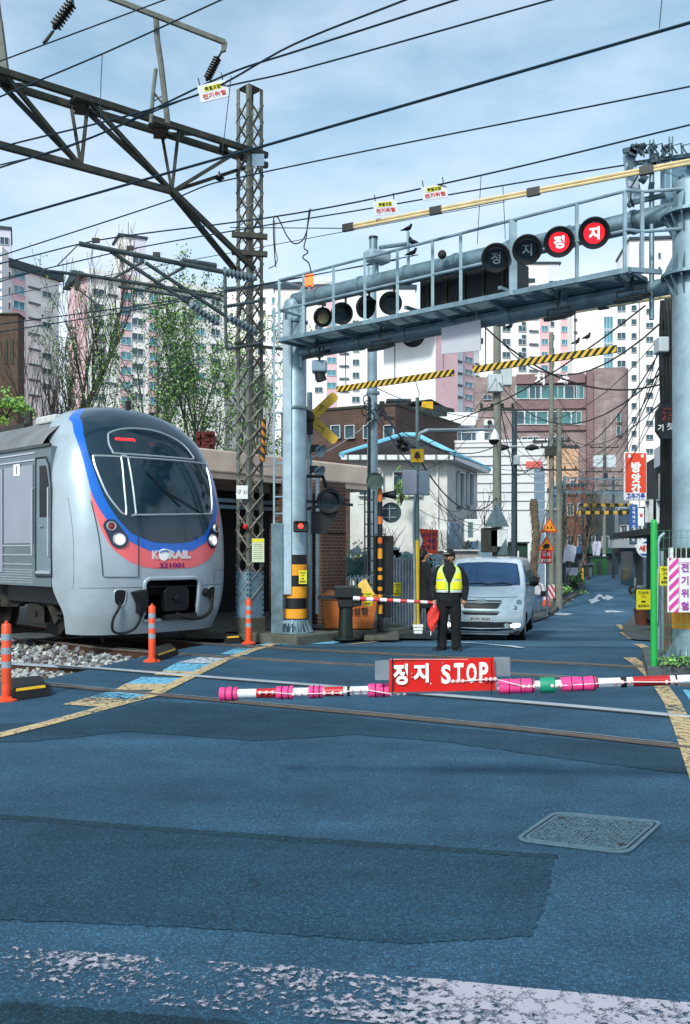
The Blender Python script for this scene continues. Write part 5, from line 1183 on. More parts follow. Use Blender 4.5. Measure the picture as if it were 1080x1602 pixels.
for y_ in(692,712):
 for x_ in(830,870):put_window(t,f,x_,f.z(x_,y_),1.8,1.1,PGL,3)
put_window(t,f,763,f.z(763,622),.9,.5,PGL);put_window(t,f,757,f.z(757,683),1.6,.8,PGL)
# rounded stair tower
mb=MB();c0=f.at(926);c1=f.at(985);pts=[c0+f.n*.6,f.at(965)+f.n*.6];cx_=f.at(965);
for i in range(7):a_=math.pi/2*i/6;pts.append(cx_+f.n*.6+f.u*(1.3*math.sin(a_))-f.n*1.3*(1-math.cos(a_)))
pts+=[c1-f.n*9,c0-f.n*9];mb.prism([Vector((p.x,p.y,-4))for p in pts],(0,0,f.z(940,577)+4));mb.build('stair_tower',BRK1,t)
mb=MB();f.quad(917,927,-4,f.z(920,582),0,.9,mb);mb.build('pier',BAND,t)
for x_,y_ in((955,655),(970,655),(955,675),(970,675)):put_window(t,Face(926,99.2,975,97.2),x_,f.z(x_,y_),.45,.9,PGL,1,.2)
# brown brick building, left of centre
f=Face(440,47,622,44);t=block('dark brown brick building with narrow windows behind the crossbuck sign',f,440,619,641,BRK2,8,cat='building',nm='brick_building',roofm=DKST,lip=.12)
for x_ in(527,549,578,610):put_window(t,f,x_,f.z(x_,676),.5,.62,PGL,1,.03)
for x_ in(527,610):put_window(t,f,x_,f.z(x_,740),.5,.7,PGL,1,.03)
f=Face(600,64,652,64);t=block('small brick stair house with a white framed canopy right of the galvanised pole',f,612,662,634,BRK2,4,cat='building',nm='roof_house',roofm=WHW,lip=.15)
mb=MB();f.quad(604,642,f.z(620,631),f.z(620,628),-1,2.2,mb);mb.build('canopy',DKROOF,t)
# white roof terrace and white building --------------------------------------
SID=mat('white siding','#d9d8da',.7,0,.04,.6,dirt=.1);STUC=mat('white stucco','#dcdad8',.9,0,.06,1.2,.2,20,dirt=.25,dirtc='#a5a09c')
f=Face(612,55,760,55);t=block('white building with stepped terrace roof and dark windows above the tiled house',f,618,758,672,WHW,8,cat='building',nm='white_building',roofm=None,lip=.2)
mb=MB();f.quad(610,742,f.z(680,666),f.z(680,654),-8,8.6,mb);mb.build('terrace_slab',WHW,t);mb=MB();f.quad(700,748,f.z(700,655),f.z(700,645),-4,4,mb);mb.build('terrace_slab',SID,t)
for x_,w_ in((690,.7),(706,.7),(722,.7),(738,.5)):put_window(t,f,x_,f.z(x_,684),w_,.55,PGL,2,.03)
f2=Face(676,54,716,56);sh=thing('rooftop_shed','dark corrugated shed with a sloping roof standing on the white terrace','shed',f2.at(690)+Vector((0,0,f2.z(690,655))))
mb=MB();f2.quad(678,711,f2.z(690,658),f2.z(690,635),-2,2,mb);mb.build('wall',mat('dark corrugated wall','#34403f',.7,.2,.4,6),sh);mb=MB();a=f2.at(675);b=f2.at(713);z_=f2.z(690,633);mb.prism([Vector((a.x,a.y,z_+.15)),Vector((b.x,b.y,z_-.35)),Vector((b.x,b.y,z_-.28)),Vector((a.x,a.y,z_+.22))],-f2.n*2.4);mb.build('roof',DKST,sh)
f=Face(660,51,862,50);t=block('long blank white-sided building with one small red panel under its eaves',f,676,856,692,SID,9,cat='building',nm='white_building',roofm=WHW,lip=.12)
for y_ in range(700,800,14):panel(t,f,690,855,y_,y_+.8,mat('siding joint','#a8a6aa',.8),nm='siding_joint')
panel(t,f,823,848,722,732,mat('faded red panel','#d8645e',.6),.05,'red_panel');mb=MB();f.quad(836,852,-1.2,f.z(840,733),.01,.05,mb);mb.build('recess',mat('blue-grey recess','#6f8496',.7),t);panel(t,f,772,788,695,703,mat('faded red panel','#d8645e',.6),.05,'red_panel')
# tiled white house -----------------------------------------------------------
HW=mat('white house render','#d6d4d0',.9,0,.1,1.0,.25,25,dirt=.65,dirtc='#a09a92');HW2=HW
ht=thing('house','white two storey house with a dark hipped roof trimmed in light blue','house',P(650,900,32))
A_=Vector(((548-CX)*32/F,32,0));C_=Vector(((700-CX)*32/F,32,0));D_=Vector(((747-CX)*37/F,37,0));B_=A_+(D_-C_)
ze=EYE+(860-721)*32/F;mb=MB();mb.prism([Vector((p.x,p.y,-1.2))for p in(A_,C_,D_,B_)],(0,0,ze+1.2));mb.build('wall',HW,ht)
ea=P(534,719,31.4);ec=P(712,719,31.4);ed=P(766,739,37.2);eb=ea+(ed-ec);eb.z=ed.z=ec.z=ea.z
pk=[P(630,684,34.3),P(652,684,34.3)];rz=ea.z;TILE=mat('dark roof tiles','#3e3a3c',.8,0,.25,8,.4,14,dirt=.3)
up_=Vector((0,0,.16));mb=MB();mb.add([ea+up_,ec+up_,ed+up_,eb+up_,pk[0],pk[1]],[(0,1,5,4),(1,2,5),(2,3,4,5),(3,0,4)]);rf_=mb.build('roof',TILE,ht)
mb=MB()
for k in range(34):
 s_=k/33;q=(ea+up_).lerp(ec+up_,s_);tq=pk[0].lerp(pk[1],s_);mb.bar(q+Vector((0,-.01,.02)),tq+Vector((0,0,.02)),.045,.035)
mb.build('tile_ribs',TILE,rf_)
BLT=mat('light blue ridge paint','#7cc4e0',.5,0,.12,5,dirt=.2);mb=MB();mb.tube([ea+up_,pk[0]+Vector((0,0,.08))],.10,8);mb.tube([pk[0]+Vector((0,0,.08)),pk[1]+Vector((0,0,.08))],.1,8);mb.tube([pk[1]+Vector((0,0,.08)),ec+up_],.10,8);mb.tube([pk[1]+Vector((0,0,.06)),ed+up_],.10,8);mb.build('ridge_trim',BLT,rf_)
mb=MB();mb.prism([ea,ec,ec+up_,ea+up_],(0,.05,0));mb.prism([ec,ed,ed+up_,ec+up_],(-.05,0,0));mb.prism([ea+Vector((0,.06,0)),ec+Vector((-.06,.06,0)),ed+Vector((-.06,-.06,0)),eb],(0,0,.03));mb.build('fascia',WHTP,rf_)
mb=MB()
for i in range(9):q=ea.lerp(ec,(i+.5)/9);mb.box(q+Vector((0,-.03,.08)),(.05,.04,.17))
mb.build('gutter_clips',mat('gutter clip','#6a7276',.6),rf_)
fh=Face(548,32,700,32);fs_=Face(700,32,747,37)
put_window(ht,fh,637,fh.z(637,757),.95,.82,PGL,2,.02);put_window(ht,fh,580,fh.z(580,757),.8,.8,PGL,2,.02)
for x_ in(718,733):put_window(ht,fs_,x_,fs_.z(x_,767),.75,1.25,PGL,1,.02)
put_window(ht,fs_,720,fs_.z(720,840),.8,.9,PGL,2,.02)
mb=MB();fs_.quad(701,746,-1.2,fs_.z(720,820),.003,.05,mb);mb.build('side_shade_panel',mat('side wall shade blue','#9cb8cc',.9,0,.1,2,dirt=.2),ht)  # bluish shade of the side wall put into a pale blue lower panel
mb=MB();fh.quad(676,698,fh.z(690,880),fh.z(690,828),.0,.2,mb)
mb.build('wall_buttress',HW,ht)
mb=MB();p=fh.at(684);mb.tube([Vector((p.x,p.y-.08,fh.z(684,720))),Vector((p.x+.04,p.y-.08,-.4))],.03,8);mb.build('downpipe',WHTP,ht)
ac=thing('condenser_unit','white box unit with a grey grille fixed by the house corner above the van','air conditioner',P(739,832,30));mb=MB();mb.box(P(740,830,30.2),(.55,.3,.72));mb.build('case',WHTP,ac,bevel=.02)
mb=MB()
for i in range(6):mb.box(P(736,818+i*4,30.02),(.16,.02,.05))
mb.build('grille',GALV,ac);mb=MB();mb.bar(P(733,855,30),P(733,845,30),.05);mb.bar(P(747,855,30),P(747,845,30),.05);mb.bar(P(733,855,30),P(725,856,31.5),.05);mb.build('bracket',DKST,ac)
# low structures between house and trees: garden wall, green shed
def simple(label,nm,cat,x0,x1,y0,y1,d,m,dep=1.5,top=None,parts=()):
 t=thing(nm,label,cat,P((x0+x1)/2,y1,d));mb=MB();a,b,c,e=P(x0,y1,d),P(x1,y1,d),P(x1,y0,d),P(x0,y0,d);mb.prism([a,b,c,e],(0,dep,0));mb.build('body',m,t)
 for i,(nm2,px0,px1,py0,py1,m2,o2)in enumerate(parts):
  mb=MB();mb.prism([P(px0,py1,d),P(px1,py1,d),P(px1,py0,d),P(px0,py0,d)],(0,-o2,0));mb.build(nm2,m2,t)
 if top:mb=MB();mb.prism([P(x0-2,y0,d)+Vector((0,-.12,0)),P(x1+2,y0,d)+Vector((0,-.12,0)),P(x1+2,y0-2.2,d)+Vector((0,-.12,0)),P(x0-2,y0-2.2,d)+Vector((0,-.12,0))],(0,dep+.2,0));mb.build('roof',top,t)
 return t
GRN=mat('dark green corrugated sheet','#1f3d33',.6,.1,.35,5,dirt=.2);GWL=mat('grimy garden wall','#b9b4ae',.9,0,.12,2,.3,dirt=.6,dirtc='#6a645c')
simple('grimy white garden wall with a dark opening behind the van','garden_wall','wall',676,748,862,960,27.5,GWL,.25,WHTP,[('opening',727,738,876,900,BLK,.02),('shutter',739,752,872,905,GALV,.03)])
simple('low dark green corrugated shed beyond the van roof','garden_shed','shed',770,826,850,950,33,GRN,2,DKROOF,[('door',780,796,868,950,DKROOF,.04),('white_board',800,812,862,880,WHTP,.05)])
simple('pale blue metal cabinet beside the grimy wall','cabinet','cabinet',752,770,848,945,29,mat('pale blue sheet metal','#8fa6b8',.5,.2,.1,3),.6,None,[('door',755,767,856,930,mat('blue cabinet door','#7d97ab',.5,.2,.1),.02)])
# street beyond: shops and small houses ---------------------------------------
SHB=[mat('shop wall beige','#b5a48c',.85,0,.1,1,dirt=.4),mat('shop wall grey','#6c7378',.85,0,.15,1,dirt=.5),mat('shop wall brick red','#7a4a42',.85,0,.15,1,dirt=.4),mat('shop wall dark','#2f383d',.8,0,.3,1.2,dirt=.4),mat('shop wall pale','#c9c4be',.85,0,.08,1,dirt=.35)]
AWN=[mat('green awning','#1d4a3c',.7),mat('blue awning','#2a4c74',.7),mat('brown awning','#5a3a2a',.7),mat('white awning','#c8ccd0',.7)]
def shop(label,x0,x1,ytop,d,m,aw,dep=8,wins=2,floors=2,side=None):
 f=Face(x0,d,x1,d+(side or 0));h=H(f.at((x0+x1)/2).x,d);t=block(label,f,x0,x1,ytop,m,dep,zb=h-1.5,cat='shop building',nm='shop_building',roofm=DKROOF,lip=.2);zt=t['zt'];W=(f.at(x1)-f.at(x0)).length
 g_=max(h,-1.2)+2.6
 if g_<zt:mb=MB();f.quad(x0+1,x1-1,g_-.1,g_+.45,.0,.7,mb);mb.build('awning',aw,t)
 mb=MB();f.quad(x0+(x1-x0)*.12,x0+(x1-x0)*.55,h,g_-.35,.0,.05,mb);mb.build('shop_window',PGL,t);mb=MB();f.quad(x0+(x1-x0)*.62,x0+(x1-x0)*.88,h,g_-.3,.0,.05,mb);mb.build('door',SHB[3],t)
 for fl in range(1,floors):
  for i in range(wins):
   zc=g_+.9+(fl-1)*2.8
   if zc+.6<zt:put_window(t,f,x0+(x1-x0)*(i+.5)/wins,zc,W/wins*.5,1.1,PGL,2,.02)
 return t
shop('beige house front behind the bare street trees',855,905,700,92,mat('peach house wall','#d3a98a',.85,0,.1,1,dirt=.2),AWN[2],wins=3,floors=4)
shop('grey shop building behind the white cloths and bare trunks',838,884,770,66,SHB[4],AWN[3],wins=2,floors=3)
shop('brick shop in the row at the top of the side street, second from the trees',884,917,760,82,SHB[2],AWN[1],wins=2,floors=3)
shop('dark shop with a green door at the crest of the street',915,958,792,84,SHB[3],AWN[0],wins=2,floors=3)
shop('tall dark-grey building panel beside the blue vertical sign at the crest',940,985,770,90,SHB[1],AWN[2],wins=2,floors=4)
shop('blue-grey shop under the round laundry sign',968,1012,800,66,mat('blue-grey shop wall','#5d7286',.8,0,.15,1,dirt=.3),AWN[3],wins=2,floors=2,side=-6)
simple('green hedge-like kiosk box at the top of the road between two dark doorways','kiosk','kiosk',932,950,872,908,76,mat('kiosk green','#1f5a30',.7,0,.3,4),1.5,DKROOF,[('door',935,941,878,908,SHB[3],.03),('notice',943,948,868,873,WHTP,.03)])
simple('grey parked cart and dark doorway box at the road crest','storage_box','box',917,928,884,908,74,SHB[3],1.5,GALV,[('shutter',918.5,926.5,888,905,GALV,.03)])
t=thing('shop_building','dark two storey shop building behind the big column on the right','shop building',P(1080,1000,27));f=Face(1004,33,1110,22)
mb=MB();f.quad(1012,1110,-1.0,f.z(1050,700),-4,4,mb);mb.build('wall',SHB[3],t);mb=MB();f.quad(1000,1110,f.z(1050,838),f.z(1050,828),0,.9,mb);mb.build('awning',mat('dark corrugated awning','#252b2c',.7,.2,.4,8),t)
mb=MB();f.quad(1036,1054,f.z(1050,775),f.z(1050,735),.02,.08,mb);pb=mb.build('cream_board',mat('cream board','#cfc6b4',.7),t);mb=MB();f.quad(1030,1100,f.z(1050,722),f.z(1050,690),.02,.1,mb);mb.build('white_board',mat('lavender white board','#c9c8d4',.6),t)
mb=MB();f.quad(1015,1030,f.z(1050,985),f.z(1050,870),.02,.05,mb);mb.build('door',DKROOF,t)
for x_ in(1024,1043):put_window(t,f,x_,f.z(x_,800),.9,.7,PGL)
# ================================================================ TREES
BARK=mat('grey-brown bark','#3b342c',.9,0,.3,8,.4,30);BARKG=mat('green-grey bark','#3f4a3a',.9,0,.3,8,.4,30);BARKP=mat('pale pruned bark','#6b5d4c',.95,0,.35,6,.5,20)
LV=[mat('spring leaf green','#7fa85a',.6,0,.25,3),mat('dark leaf green','#2f5a30',.65,0,.25,3),mat('yellow-green leaf','#86a83c',.6,0,.2,3)]
def tree(label,x,d,ybase,ytop,seed,lean=0,spread=.35,levels=4,leaf=1.0,lsize=.10,bark=None,r0=.11,nb=4,group=None,nm='tree',upright=.55,lmix=(0,0,1),first=.3,zb=None):
 rr=random.Random(seed);b=P(x,ybase,d);zg=H(b.x,b.y)if zb is None else zb;b.z=zg;top=P(x,ytop,d).z;Ht=(top-zg)*(.80 if levels>2 else 1)
 t=thing(nm,label,'tree',b,group);br=MB();lf=MB();cnt=[0]
 def leaves(p,n,s):
  for _ in range(n):
   q=p+Vector((rr.gauss(0,s),rr.gauss(0,s),rr.gauss(0,s*.8)));a_=Vector((rr.uniform(-1,1),rr.uniform(-1,1),rr.uniform(-.6,.6))).normalized();b2=a_.orthogonal().normalized();b2=Matrix.Rotation(rr.uniform(0,6.28),3,a_)@b2;l_=lsize*rr.uniform(.6,1.25)
   lf.mi(rr.choice(lmix)).add([q-a_*l_*.5,q+b2*l_*.28,q+a_*l_*.5,q-b2*l_*.28],[(0,1,2,3)])
 def grow(p,dr,ln,r,lv):
  n=5 if lv==levels else 4;pts=[p];q=p.copy();dd=dr.copy()
  for i in range(n):
   dd=(dd+Vector((rr.gauss(0,.10),rr.gauss(0,.10),(.05 if lv<levels else 0)+rr.gauss(0,.03)))).normalized();q=q+dd*ln/n;pts.append(q.copy())
  br.tube(pts,[max(r*(1-.75*i/n),.007*d/35)for i in range(n+1)],7 if lv>=levels-1 else 4,False)
  if lv<=1:
   if leaf>0:
    for q2 in pts[1:]:leaves(q2,int(rr.uniform(.5,3.2)*leaf+rr.random()),.13)
   return
  k=int(nb*(2.4 if lv==levels else 1)*rr.uniform(.85,1.2))
  for i in range(k):
   s=first+(1-first)*(i+rr.random())/k if lv==levels else.2+.8*(i+rr.random())/k
   idx=min(int(s*n),n-1);p0=pts[idx].lerp(pts[idx+1],s*n-idx);a_=rr.uniform(0,6.283);side=Vector((math.cos(a_),math.sin(a_),0))
   nd=(side*spread*rr.uniform(.7,1.4)+Vector((0,0,upright))+dd*.35).normalized()
   l2=ln*(rr.uniform(.32,.55)*(1.15-.55*s)if lv==levels else rr.uniform(.38,.62));grow(p0,nd,l2,r*(1-.7*s)*.55,lv-1)
 grow(b,Vector((lean,0,1)).normalized(),Ht,r0,levels)
 br.build('trunk',bark or BARK,t,smooth=True)
 if leaf>0:lf.build('crown',LV,t)
 return t
TG='trees behind the train'
tree('tall bare fastigiate tree with upswept twigs before the left apartment block',74,42,640,395,3,0,.30,4,.10,.06,r0=.26,nb=7,group=TG,upright=.75,lmix=(1,),nm='bare_tree',first=.18)
tree('thin bare tree leaning beside the pink gable',100,40,640,500,5,.06,.35,3,.2,.06,r0=.07,nb=6,group=TG,upright=.6,lmix=(1,),nm='bare_tree')
spec=[(178,36,640,455,11,.03,'spindly tree with sparse green tips just right of the pink gable',.9),(210,34,640,470,12,-.05,'slender spring tree before the elevator tower',1.6),(238,37,650,448,13,.04,'forked spring tree behind the middle of the train roof',2.0),(262,33,650,470,14,-.06,'short leafy tree above the round train roof edge',2.6),(292,35,660,440,15,.02,'leafiest young tree between the train and the lattice mast',3.4),(318,38,660,476,16,-.02,'young tree with dense low leaves above the brick stack',3.2),(345,34,670,500,17,.05,'dark leaved tree touching the lattice mast',3.0),(362,39,670,470,18,.0,'tree showing through the lattice mast',2.6),(428,32,690,540,19,.0,'green tree between the lattice mast and the ladder',3.4)]
for x_,d_,yb,yt,sd,ln,lb,lf_ in spec:tree(lb,x_,d_,yb,yt,sd,ln,.42,4,lf_*.92,.115,r0=.10,nb=4,group=TG,lmix=(0,0,1,1,2)if sd%2 else(0,1,1),nm='spring_tree',bark=BARKG)
def bush(label,c,rx,rz,n,seed,ls=.12,lmix=(0,2),group=None,nm='bush'):
 rr=random.Random(seed);t=thing(nm,label,'bush',(c.x,c.y,c.z-rz),group);br=MB();lf=MB()
 for i in range(14):a_=rr.uniform(0,6.28);e=Vector((math.cos(a_)*rr.uniform(.3,.9)*rx,math.sin(a_)*rr.uniform(.3,.9)*rx,rz*rr.uniform(.1,1.6)));br.tube([Vector((c.x,c.y,c.z-rz)),Vector((c.x,c.y,c.z-rz))+e*.5+Vector((0,0,.1*rz)),Vector((c.x,c.y,c.z-rz))+e],.02,5,False,.006)
 cl=[Vector((rr.gauss(0,.45),rr.gauss(0,.45),rr.gauss(0,.45)))for _ in range(22)]
 for i in range(n):
  k=rr.choice(cl);q=c+Vector(((k.x+rr.gauss(0,.16))*rx,(k.y+rr.gauss(0,.16))*rx,(k.z+rr.gauss(0,.16))*rz));a_=Vector((rr.uniform(-1,1),rr.uniform(-1,1),rr.uniform(-1,1))).normalized();b2=a_.orthogonal();l_=ls*rr.uniform(.6,1.3);lf.mi(rr.choice(lmix)).add([q-a_*l_*.5,q+b2*l_*.3,q+a_*l_*.5,q-b2*l_*.3],[(0,1,2,3)])
 br.build('stems',BARK,t);lf.build('foliage',LV,t);return t
bush('yellow-green bush poking up at the left edge behind the train roof',P(8,636,27),.7,.34,520,5,.12,(0,0,2))
bush('small green shrub inside the house garden window',P(628,765,30.9),.25,.5,350,6,.07,(0,2))
bush('thin pale shrub rising above the tarpaulin',P(560,880,27),.45,.7,350,8,.08,(2,0))
# brown gateway building at far left
simple('brown building corner with arched niches at the left edge','brown_building','building',-60,28,492,700,60,mat('brown stone wall','#57453a',.9,0,.2,2,dirt=.3),1.2,DKST,[('niche',8,12,530,570,DKST,.05),('niche',17,21,530,570,DKST,.05)])
simple('narrow white lattice-sided tower rising past the left edge','lattice_tower','tower',-12,3,385,700,75,CREAM,1.5,None,[('rung',-12,3,395+i*14,399+i*14,GALV,.05)for i in range(8)])
# street trees, pruned
tree('shaggy straw-brown pruned trunk standing by the white building',833,40,930,742,31,0,.12,2,0,bark=BARKP,r0=.05,nb=1,nm='pruned_tree',group='street trees')
tk=thing('wrapped_trunk','thick shaggy brown tree trunk like a palm bole beside the warning signs','tree',P(834,920,38));mb=MB();rr=random.Random(8);pts=[];n_=16
for i in range(n_+1):q=P(837-2*math.sin(i*.5),915-i*8.4,38);pts.append(q)
mb.tube(pts,[.145+.03*math.sin(i*2.3)for i in range(n_+1)],14);mb.build('trunk',BARKP,tk,smooth=True);mb=MB()
for i in range(420):
 k=rr.uniform(0,n_-.01);i0=int(k);c=pts[i0].lerp(pts[i0+1],k-i0);a_=rr.uniform(0,6.28);e=Vector((math.cos(a_),math.sin(a_),0));p=c+e*.14;mb.tube([p,p+e*rr.uniform(.03,.08)+Vector((0,0,-rr.uniform(.05,.16)))],.012,4,False,.003)
mb.build('bark_fibres',BARKP,tk)
ST='street trees'
for x_,d_,yb,yt,sd,lb in((873,52,940,770,41,'bare street tree with a leaning trunk right of the warning signs'),(888,58,920,760,42,'bare street tree behind the white hanging cloth'),(904,64,910,745,43,'bare tree in the tangle of cables near the crest'),(921,70,908,765,44,'thin bare tree at the crest beside the dark doorway'),(720,30,880,790,45,'small bare shrub-like tree at the house corner'),(763,31,880,762,46,'pinkish bare shrub against the white siding'),(600,25,900,805,47,'bare forked sapling in front of the white house wall'),(692,26,870,800,48,'pruned stump of a tree between the red sign and the house')):
 tree(lb,x_,d_,yb,yt,sd,.05,.55,3,.25 if sd<45 else 0,.08,r0=.10 if sd<45 else.05,nb=5,group=ST,nm='bare_tree',lmix=(1,0),bark=BARKP if sd in(41,42,43,48)else BARK,zb=-.6 if sd>=45 else None)
bush('low green hedge plants behind the orange cone',P(875,925,50),.8,.35,900,12,.12,(0,1));bush('dark green ivy on the fence near the crest',P(893,905,60),1.0,.5,900,13,.14,(1,1,0))
# ================================================================ STATION SHELTER, FENCES
PSL=mat('pinkish concrete slab','#f6d8c2',.9,0,.1,1.5,.3,20,dirt=.25,dirtc='#7c6a62');BRKP=brick('brown pillar brick','#6b4a3c','#5a3c30','#8a7a6e',1.0)
st=thing('station_shelter','low trackside shelter with a thick pinkish concrete roof slab and a brown brick pillar','shelter',P(450,980,21))
sa0=P(250,752,18.6);sa1=P(597,766,24.2);zt_=3.76;zb_=3.16;dl=(sa1-sa0);dl.z=0;dn_=Vector((-dl.y,dl.x,0)).normalized()
mb=MB();mb.prism([Vector((sa0.x,sa0.y,zb_+.12)),Vector((sa1.x,sa1.y,zb_+.12)),Vector((sa1.x,sa1.y,zt_)),Vector((sa0.x,sa0.y,zt_))],dn_*5);mb.build('roof_slab',PSL,st,bevel=.04)
mb=MB();mb.prism([Vector((sa0.x,sa0.y,zb_))+dn_*.06,Vector((sa1.x,sa1.y,zb_))+dn_*.06,Vector((sa1.x,sa1.y,zb_+.118))+dn_*.06,Vector((sa0.x,sa0.y,zb_+.118))+dn_*.06],dn_*4.8);mb.build('slab_edge',PSL,st)
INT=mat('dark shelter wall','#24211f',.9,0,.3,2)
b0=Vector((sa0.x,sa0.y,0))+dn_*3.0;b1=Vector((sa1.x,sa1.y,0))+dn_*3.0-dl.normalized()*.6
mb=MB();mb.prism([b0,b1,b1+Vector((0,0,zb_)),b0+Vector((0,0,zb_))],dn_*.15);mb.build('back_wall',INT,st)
q0=P(504,960,20.6);q1=P(541,960,21.2);mb=MB();mb.prism([Vector((q0.x,q0.y,0)),Vector((q1.x,q1.y,0)),Vector((q1.x,q1.y,zb_)),Vector((q0.x,q0.y,zb_))],dn_*1.6);pb_=mb.build('brick_pillar',BRKP,st)
mb=MB();mb.prism([Vector((q0.x-.01,q0.y-.012,2.0)),Vector((q1.x+.01,q1.y-.012,2.0)),Vector((q1.x+.01,q1.y-.012,2.03)),Vector((q0.x-.01,q0.y-.012,2.03))],dn_*.01);mb.build('movement_joint',INT,pb_)
q2=P(462,960,20.0);q3=P(486,960,20.4);mb=MB();mb.prism([Vector((q2.x,q2.y,0)),Vector((q3.x,q3.y,0)),Vector((q3.x,q3.y,zb_)),Vector((q2.x,q2.y,zb_))],dn_*.4);mb.build('brick_pillar',BRKP,st)
mb=MB()
for z_ in(2.72,2.58):mb.bar(Vector((sa0.x,sa0.y,z_))+dn_*.3,Vector((sa1.x,sa1.y,z_))+dn_*.3-dl.normalized()*2,.05,.08)
mb.build('beam_rail',GALV,st)
mb=MB();mb.cyl(P(497,960,19.5),P(497,740,19.5),.045,10);mb.build('pipe_post',GALVL,st)
sb=thing('brick_stack','pile of dark red bricks lying on the shelter roof next to the train','brick pile',P(328,705,20.5)+Vector((0,0,0)));mb=MB();rr=random.Random(3);c0=P(322,703,20.6)
for r_ in range(5):
 for i in range(4):mb.box(c0+Vector((i*.10-.15+rr.uniform(-.02,.02),rr.uniform(0,.1),.05+r_*.075)),(.095,.3,.068))
mb.build('bricks',mat('dark red brick','#5a2620',.9,0,.25,9),sb)
# plinth kerbs along the crossing edge
def slab(label,pts,z0,z1,m=CONC,nm='concrete_plinth',cat='plinth'):
 mb=MB();mb.prism([Vector((G(x,y).x,G(x,y).y,z0))for x,y in pts],(0,0,z1-z0));o=mb.build(nm,m,bevel=.015);return tag(o,label,cat)
slab('dark concrete plinth strip behind the far rail under the orange grit bin',[(500,995),(545,999),(640,991),(600,978),(520,978)],-.02,.12)
slab('low concrete block under the black signal pole',[(570,1001),(625,1000),(622,993),(572,993)],-.02,.07)
slab('long dark kerb in front of the shelter beside the train nose',[(290,1000),(440,995),(470,976),(330,975)],-.02,.14)
# orange grit bin
gb=thing('grit_bin','tapered orange plastic grit bin with a black stencil and yellowish lid','grit bin',P(548,985,18.0));OR2=mat('orange bin plastic','#bd6a30',.5,0,.1,4,dirt=.3,dirtc='#8a4a22')
d0=17.9
def frust(y1,y0,xa,xb,xc,xd,m,nm,dep=.75):
 mb=MB();lo=[P(xa,y1,d0),P(xb,y1,d0)];hi=[P(xc,y0,d0-.06),P(xd,y0,d0-.06)]
 vs=[lo[0],lo[1],lo[1]+Vector((0,dep,0)),lo[0]+Vector((0,dep,0)),hi[0],hi[1],hi[1]+Vector((0,dep+.12,0)),hi[0]+Vector((0,dep+.12,0))]
 mb.add(vs,[(3,2,1,0),(4,5,6,7),(0,1,5,4),(1,2,6,5),(2,3,7,6),(3,0,4,7)]);return mb.build(nm,m,gb,bevel=.02)
bd_=frust(984,940,508,584,502,591,OR2,'body')
mb=MB();a,b=P(500,940,d0-.08),P(593,940,d0-.08);mb.prism([a,b,b+Vector((-.03,0,.10)),P(580,926,d0)+Vector((0,.2,0)),P(515,926,d0)+Vector((0,.2,0)),a+Vector((.03,0,.10))],(0,.7,0));mb.build('lid',OR2,gb,bevel=.02)
p=P(560,956,d0-.06);lettering('제설함',.15,p+Vector((-.02,-.005,0)),INK,bd_,bold=.02);mb=MB();mb.prism([P(562,926,d0-.15),P(590,936,d0-.1),P(572,905,d0),P(560,914,d0)],(0,.03,0));mb.build('flap',mat('pale yellow plastic','#d9b04a',.5,0,.1),gb)
slab('small stained concrete block beneath the grit bin',[(556,992),(586,992),(584,985),(558,985)],0,.10)
# corrugated metal fence
FEN=mat('grey corrugated fence sheet','#9aa4ac',.5,.3,.2,3,dirt=.5,dirtc='#454c50')
t=thing('corrugated_fence','grey corrugated metal sheet fence behind the black signal pole and yellow pole','fence',P(630,985,19.8));rows=[];n_=90
a,b=P(592,985,19.6),P(692,985,21.5);
for i in range(n_+1):q=a.lerp(b,i/n_);o_=.028*(1 if(i//2)%2 else-1);hh=2.2;rows.append([Vector((q.x,q.y+o_,-.1)),Vector((q.x,q.y+o_,.92+.55))])
mb=MB();mb.grid(rows);mb.build('sheet',FEN,t);mb=MB()
for x_,z_ in((594,1.5),(640,1.5),(690,1.5)):q=P(x_,900,19.9+(x_-592)/55);mb.bar((q.x,q.y,0),(q.x,q.y,z_),.05)
mb.build('post',GALV,t)
gt=thing('steel_gate','open blue-grey tubular steel gate frame behind the person in black','gate',P(682,985,19.8));mb=MB()
for x_ in(668,683,697):q=P(x_,900,19.6);mb.bar((q.x,q.y,-.1),(q.x,q.y,EYE+(860-868)*19.6/F+.02),.045)
for y_ in(880,870,940):mb.bar(P(668,y_,19.6),P(705,y_,19.6),.04,.05)
mb.build('frame',mat('blue-grey gate paint','#5f7d88',.5,.3,.15),gt)
sc2=MB();rr=random.Random(5)
for(x_,y_)in((687,893),(690,910),(688,925)):c=P(x_,y_,19.5);sc2.tube([c+Vector((.09*math.cos(a_),0,.11*math.sin(a_)))for a_ in[0.2+4.6*i/10 for i in range(11)]],.012,6)
sc2.build('scrollwork',mat('pale scrollwork','#a9b4b4',.5),gt)
tp=thing('tarpaulin','dark green tarpaulin heaped over a low stall by the fence','tarpaulin',P(590,985,20));mb=MB();rows=[];rr=random.Random(9)
for j in range(7):
 r_=[]
 for i in range(25):
  x_=542+i*4.5;top=872+6*math.sin(i*.5);y_=top+j*5+rr.uniform(-.8,.8);r_.append(P(x_,y_,22.3-j*.12+.12*math.sin(i*.9+j)))
 rows.append(r_)
mb.grid(rows);mb.grid([rows[0],[p+Vector((0,1.2,.05))for p in rows[0]]]);mb.build('sheet',mat('green tarpaulin cloth','#2e5650',.6,0,.25,3,.3,10),tp,smooth=True)
mb=MB()
for x_ in(545,580,620,650):q=P(x_,900,22.6);mb.bar((q.x,q.y,-.2),(q.x,q.y,1.3),.04)
mb.build('support',DKST,tp)
mb=MB();rr=random.Random(19)
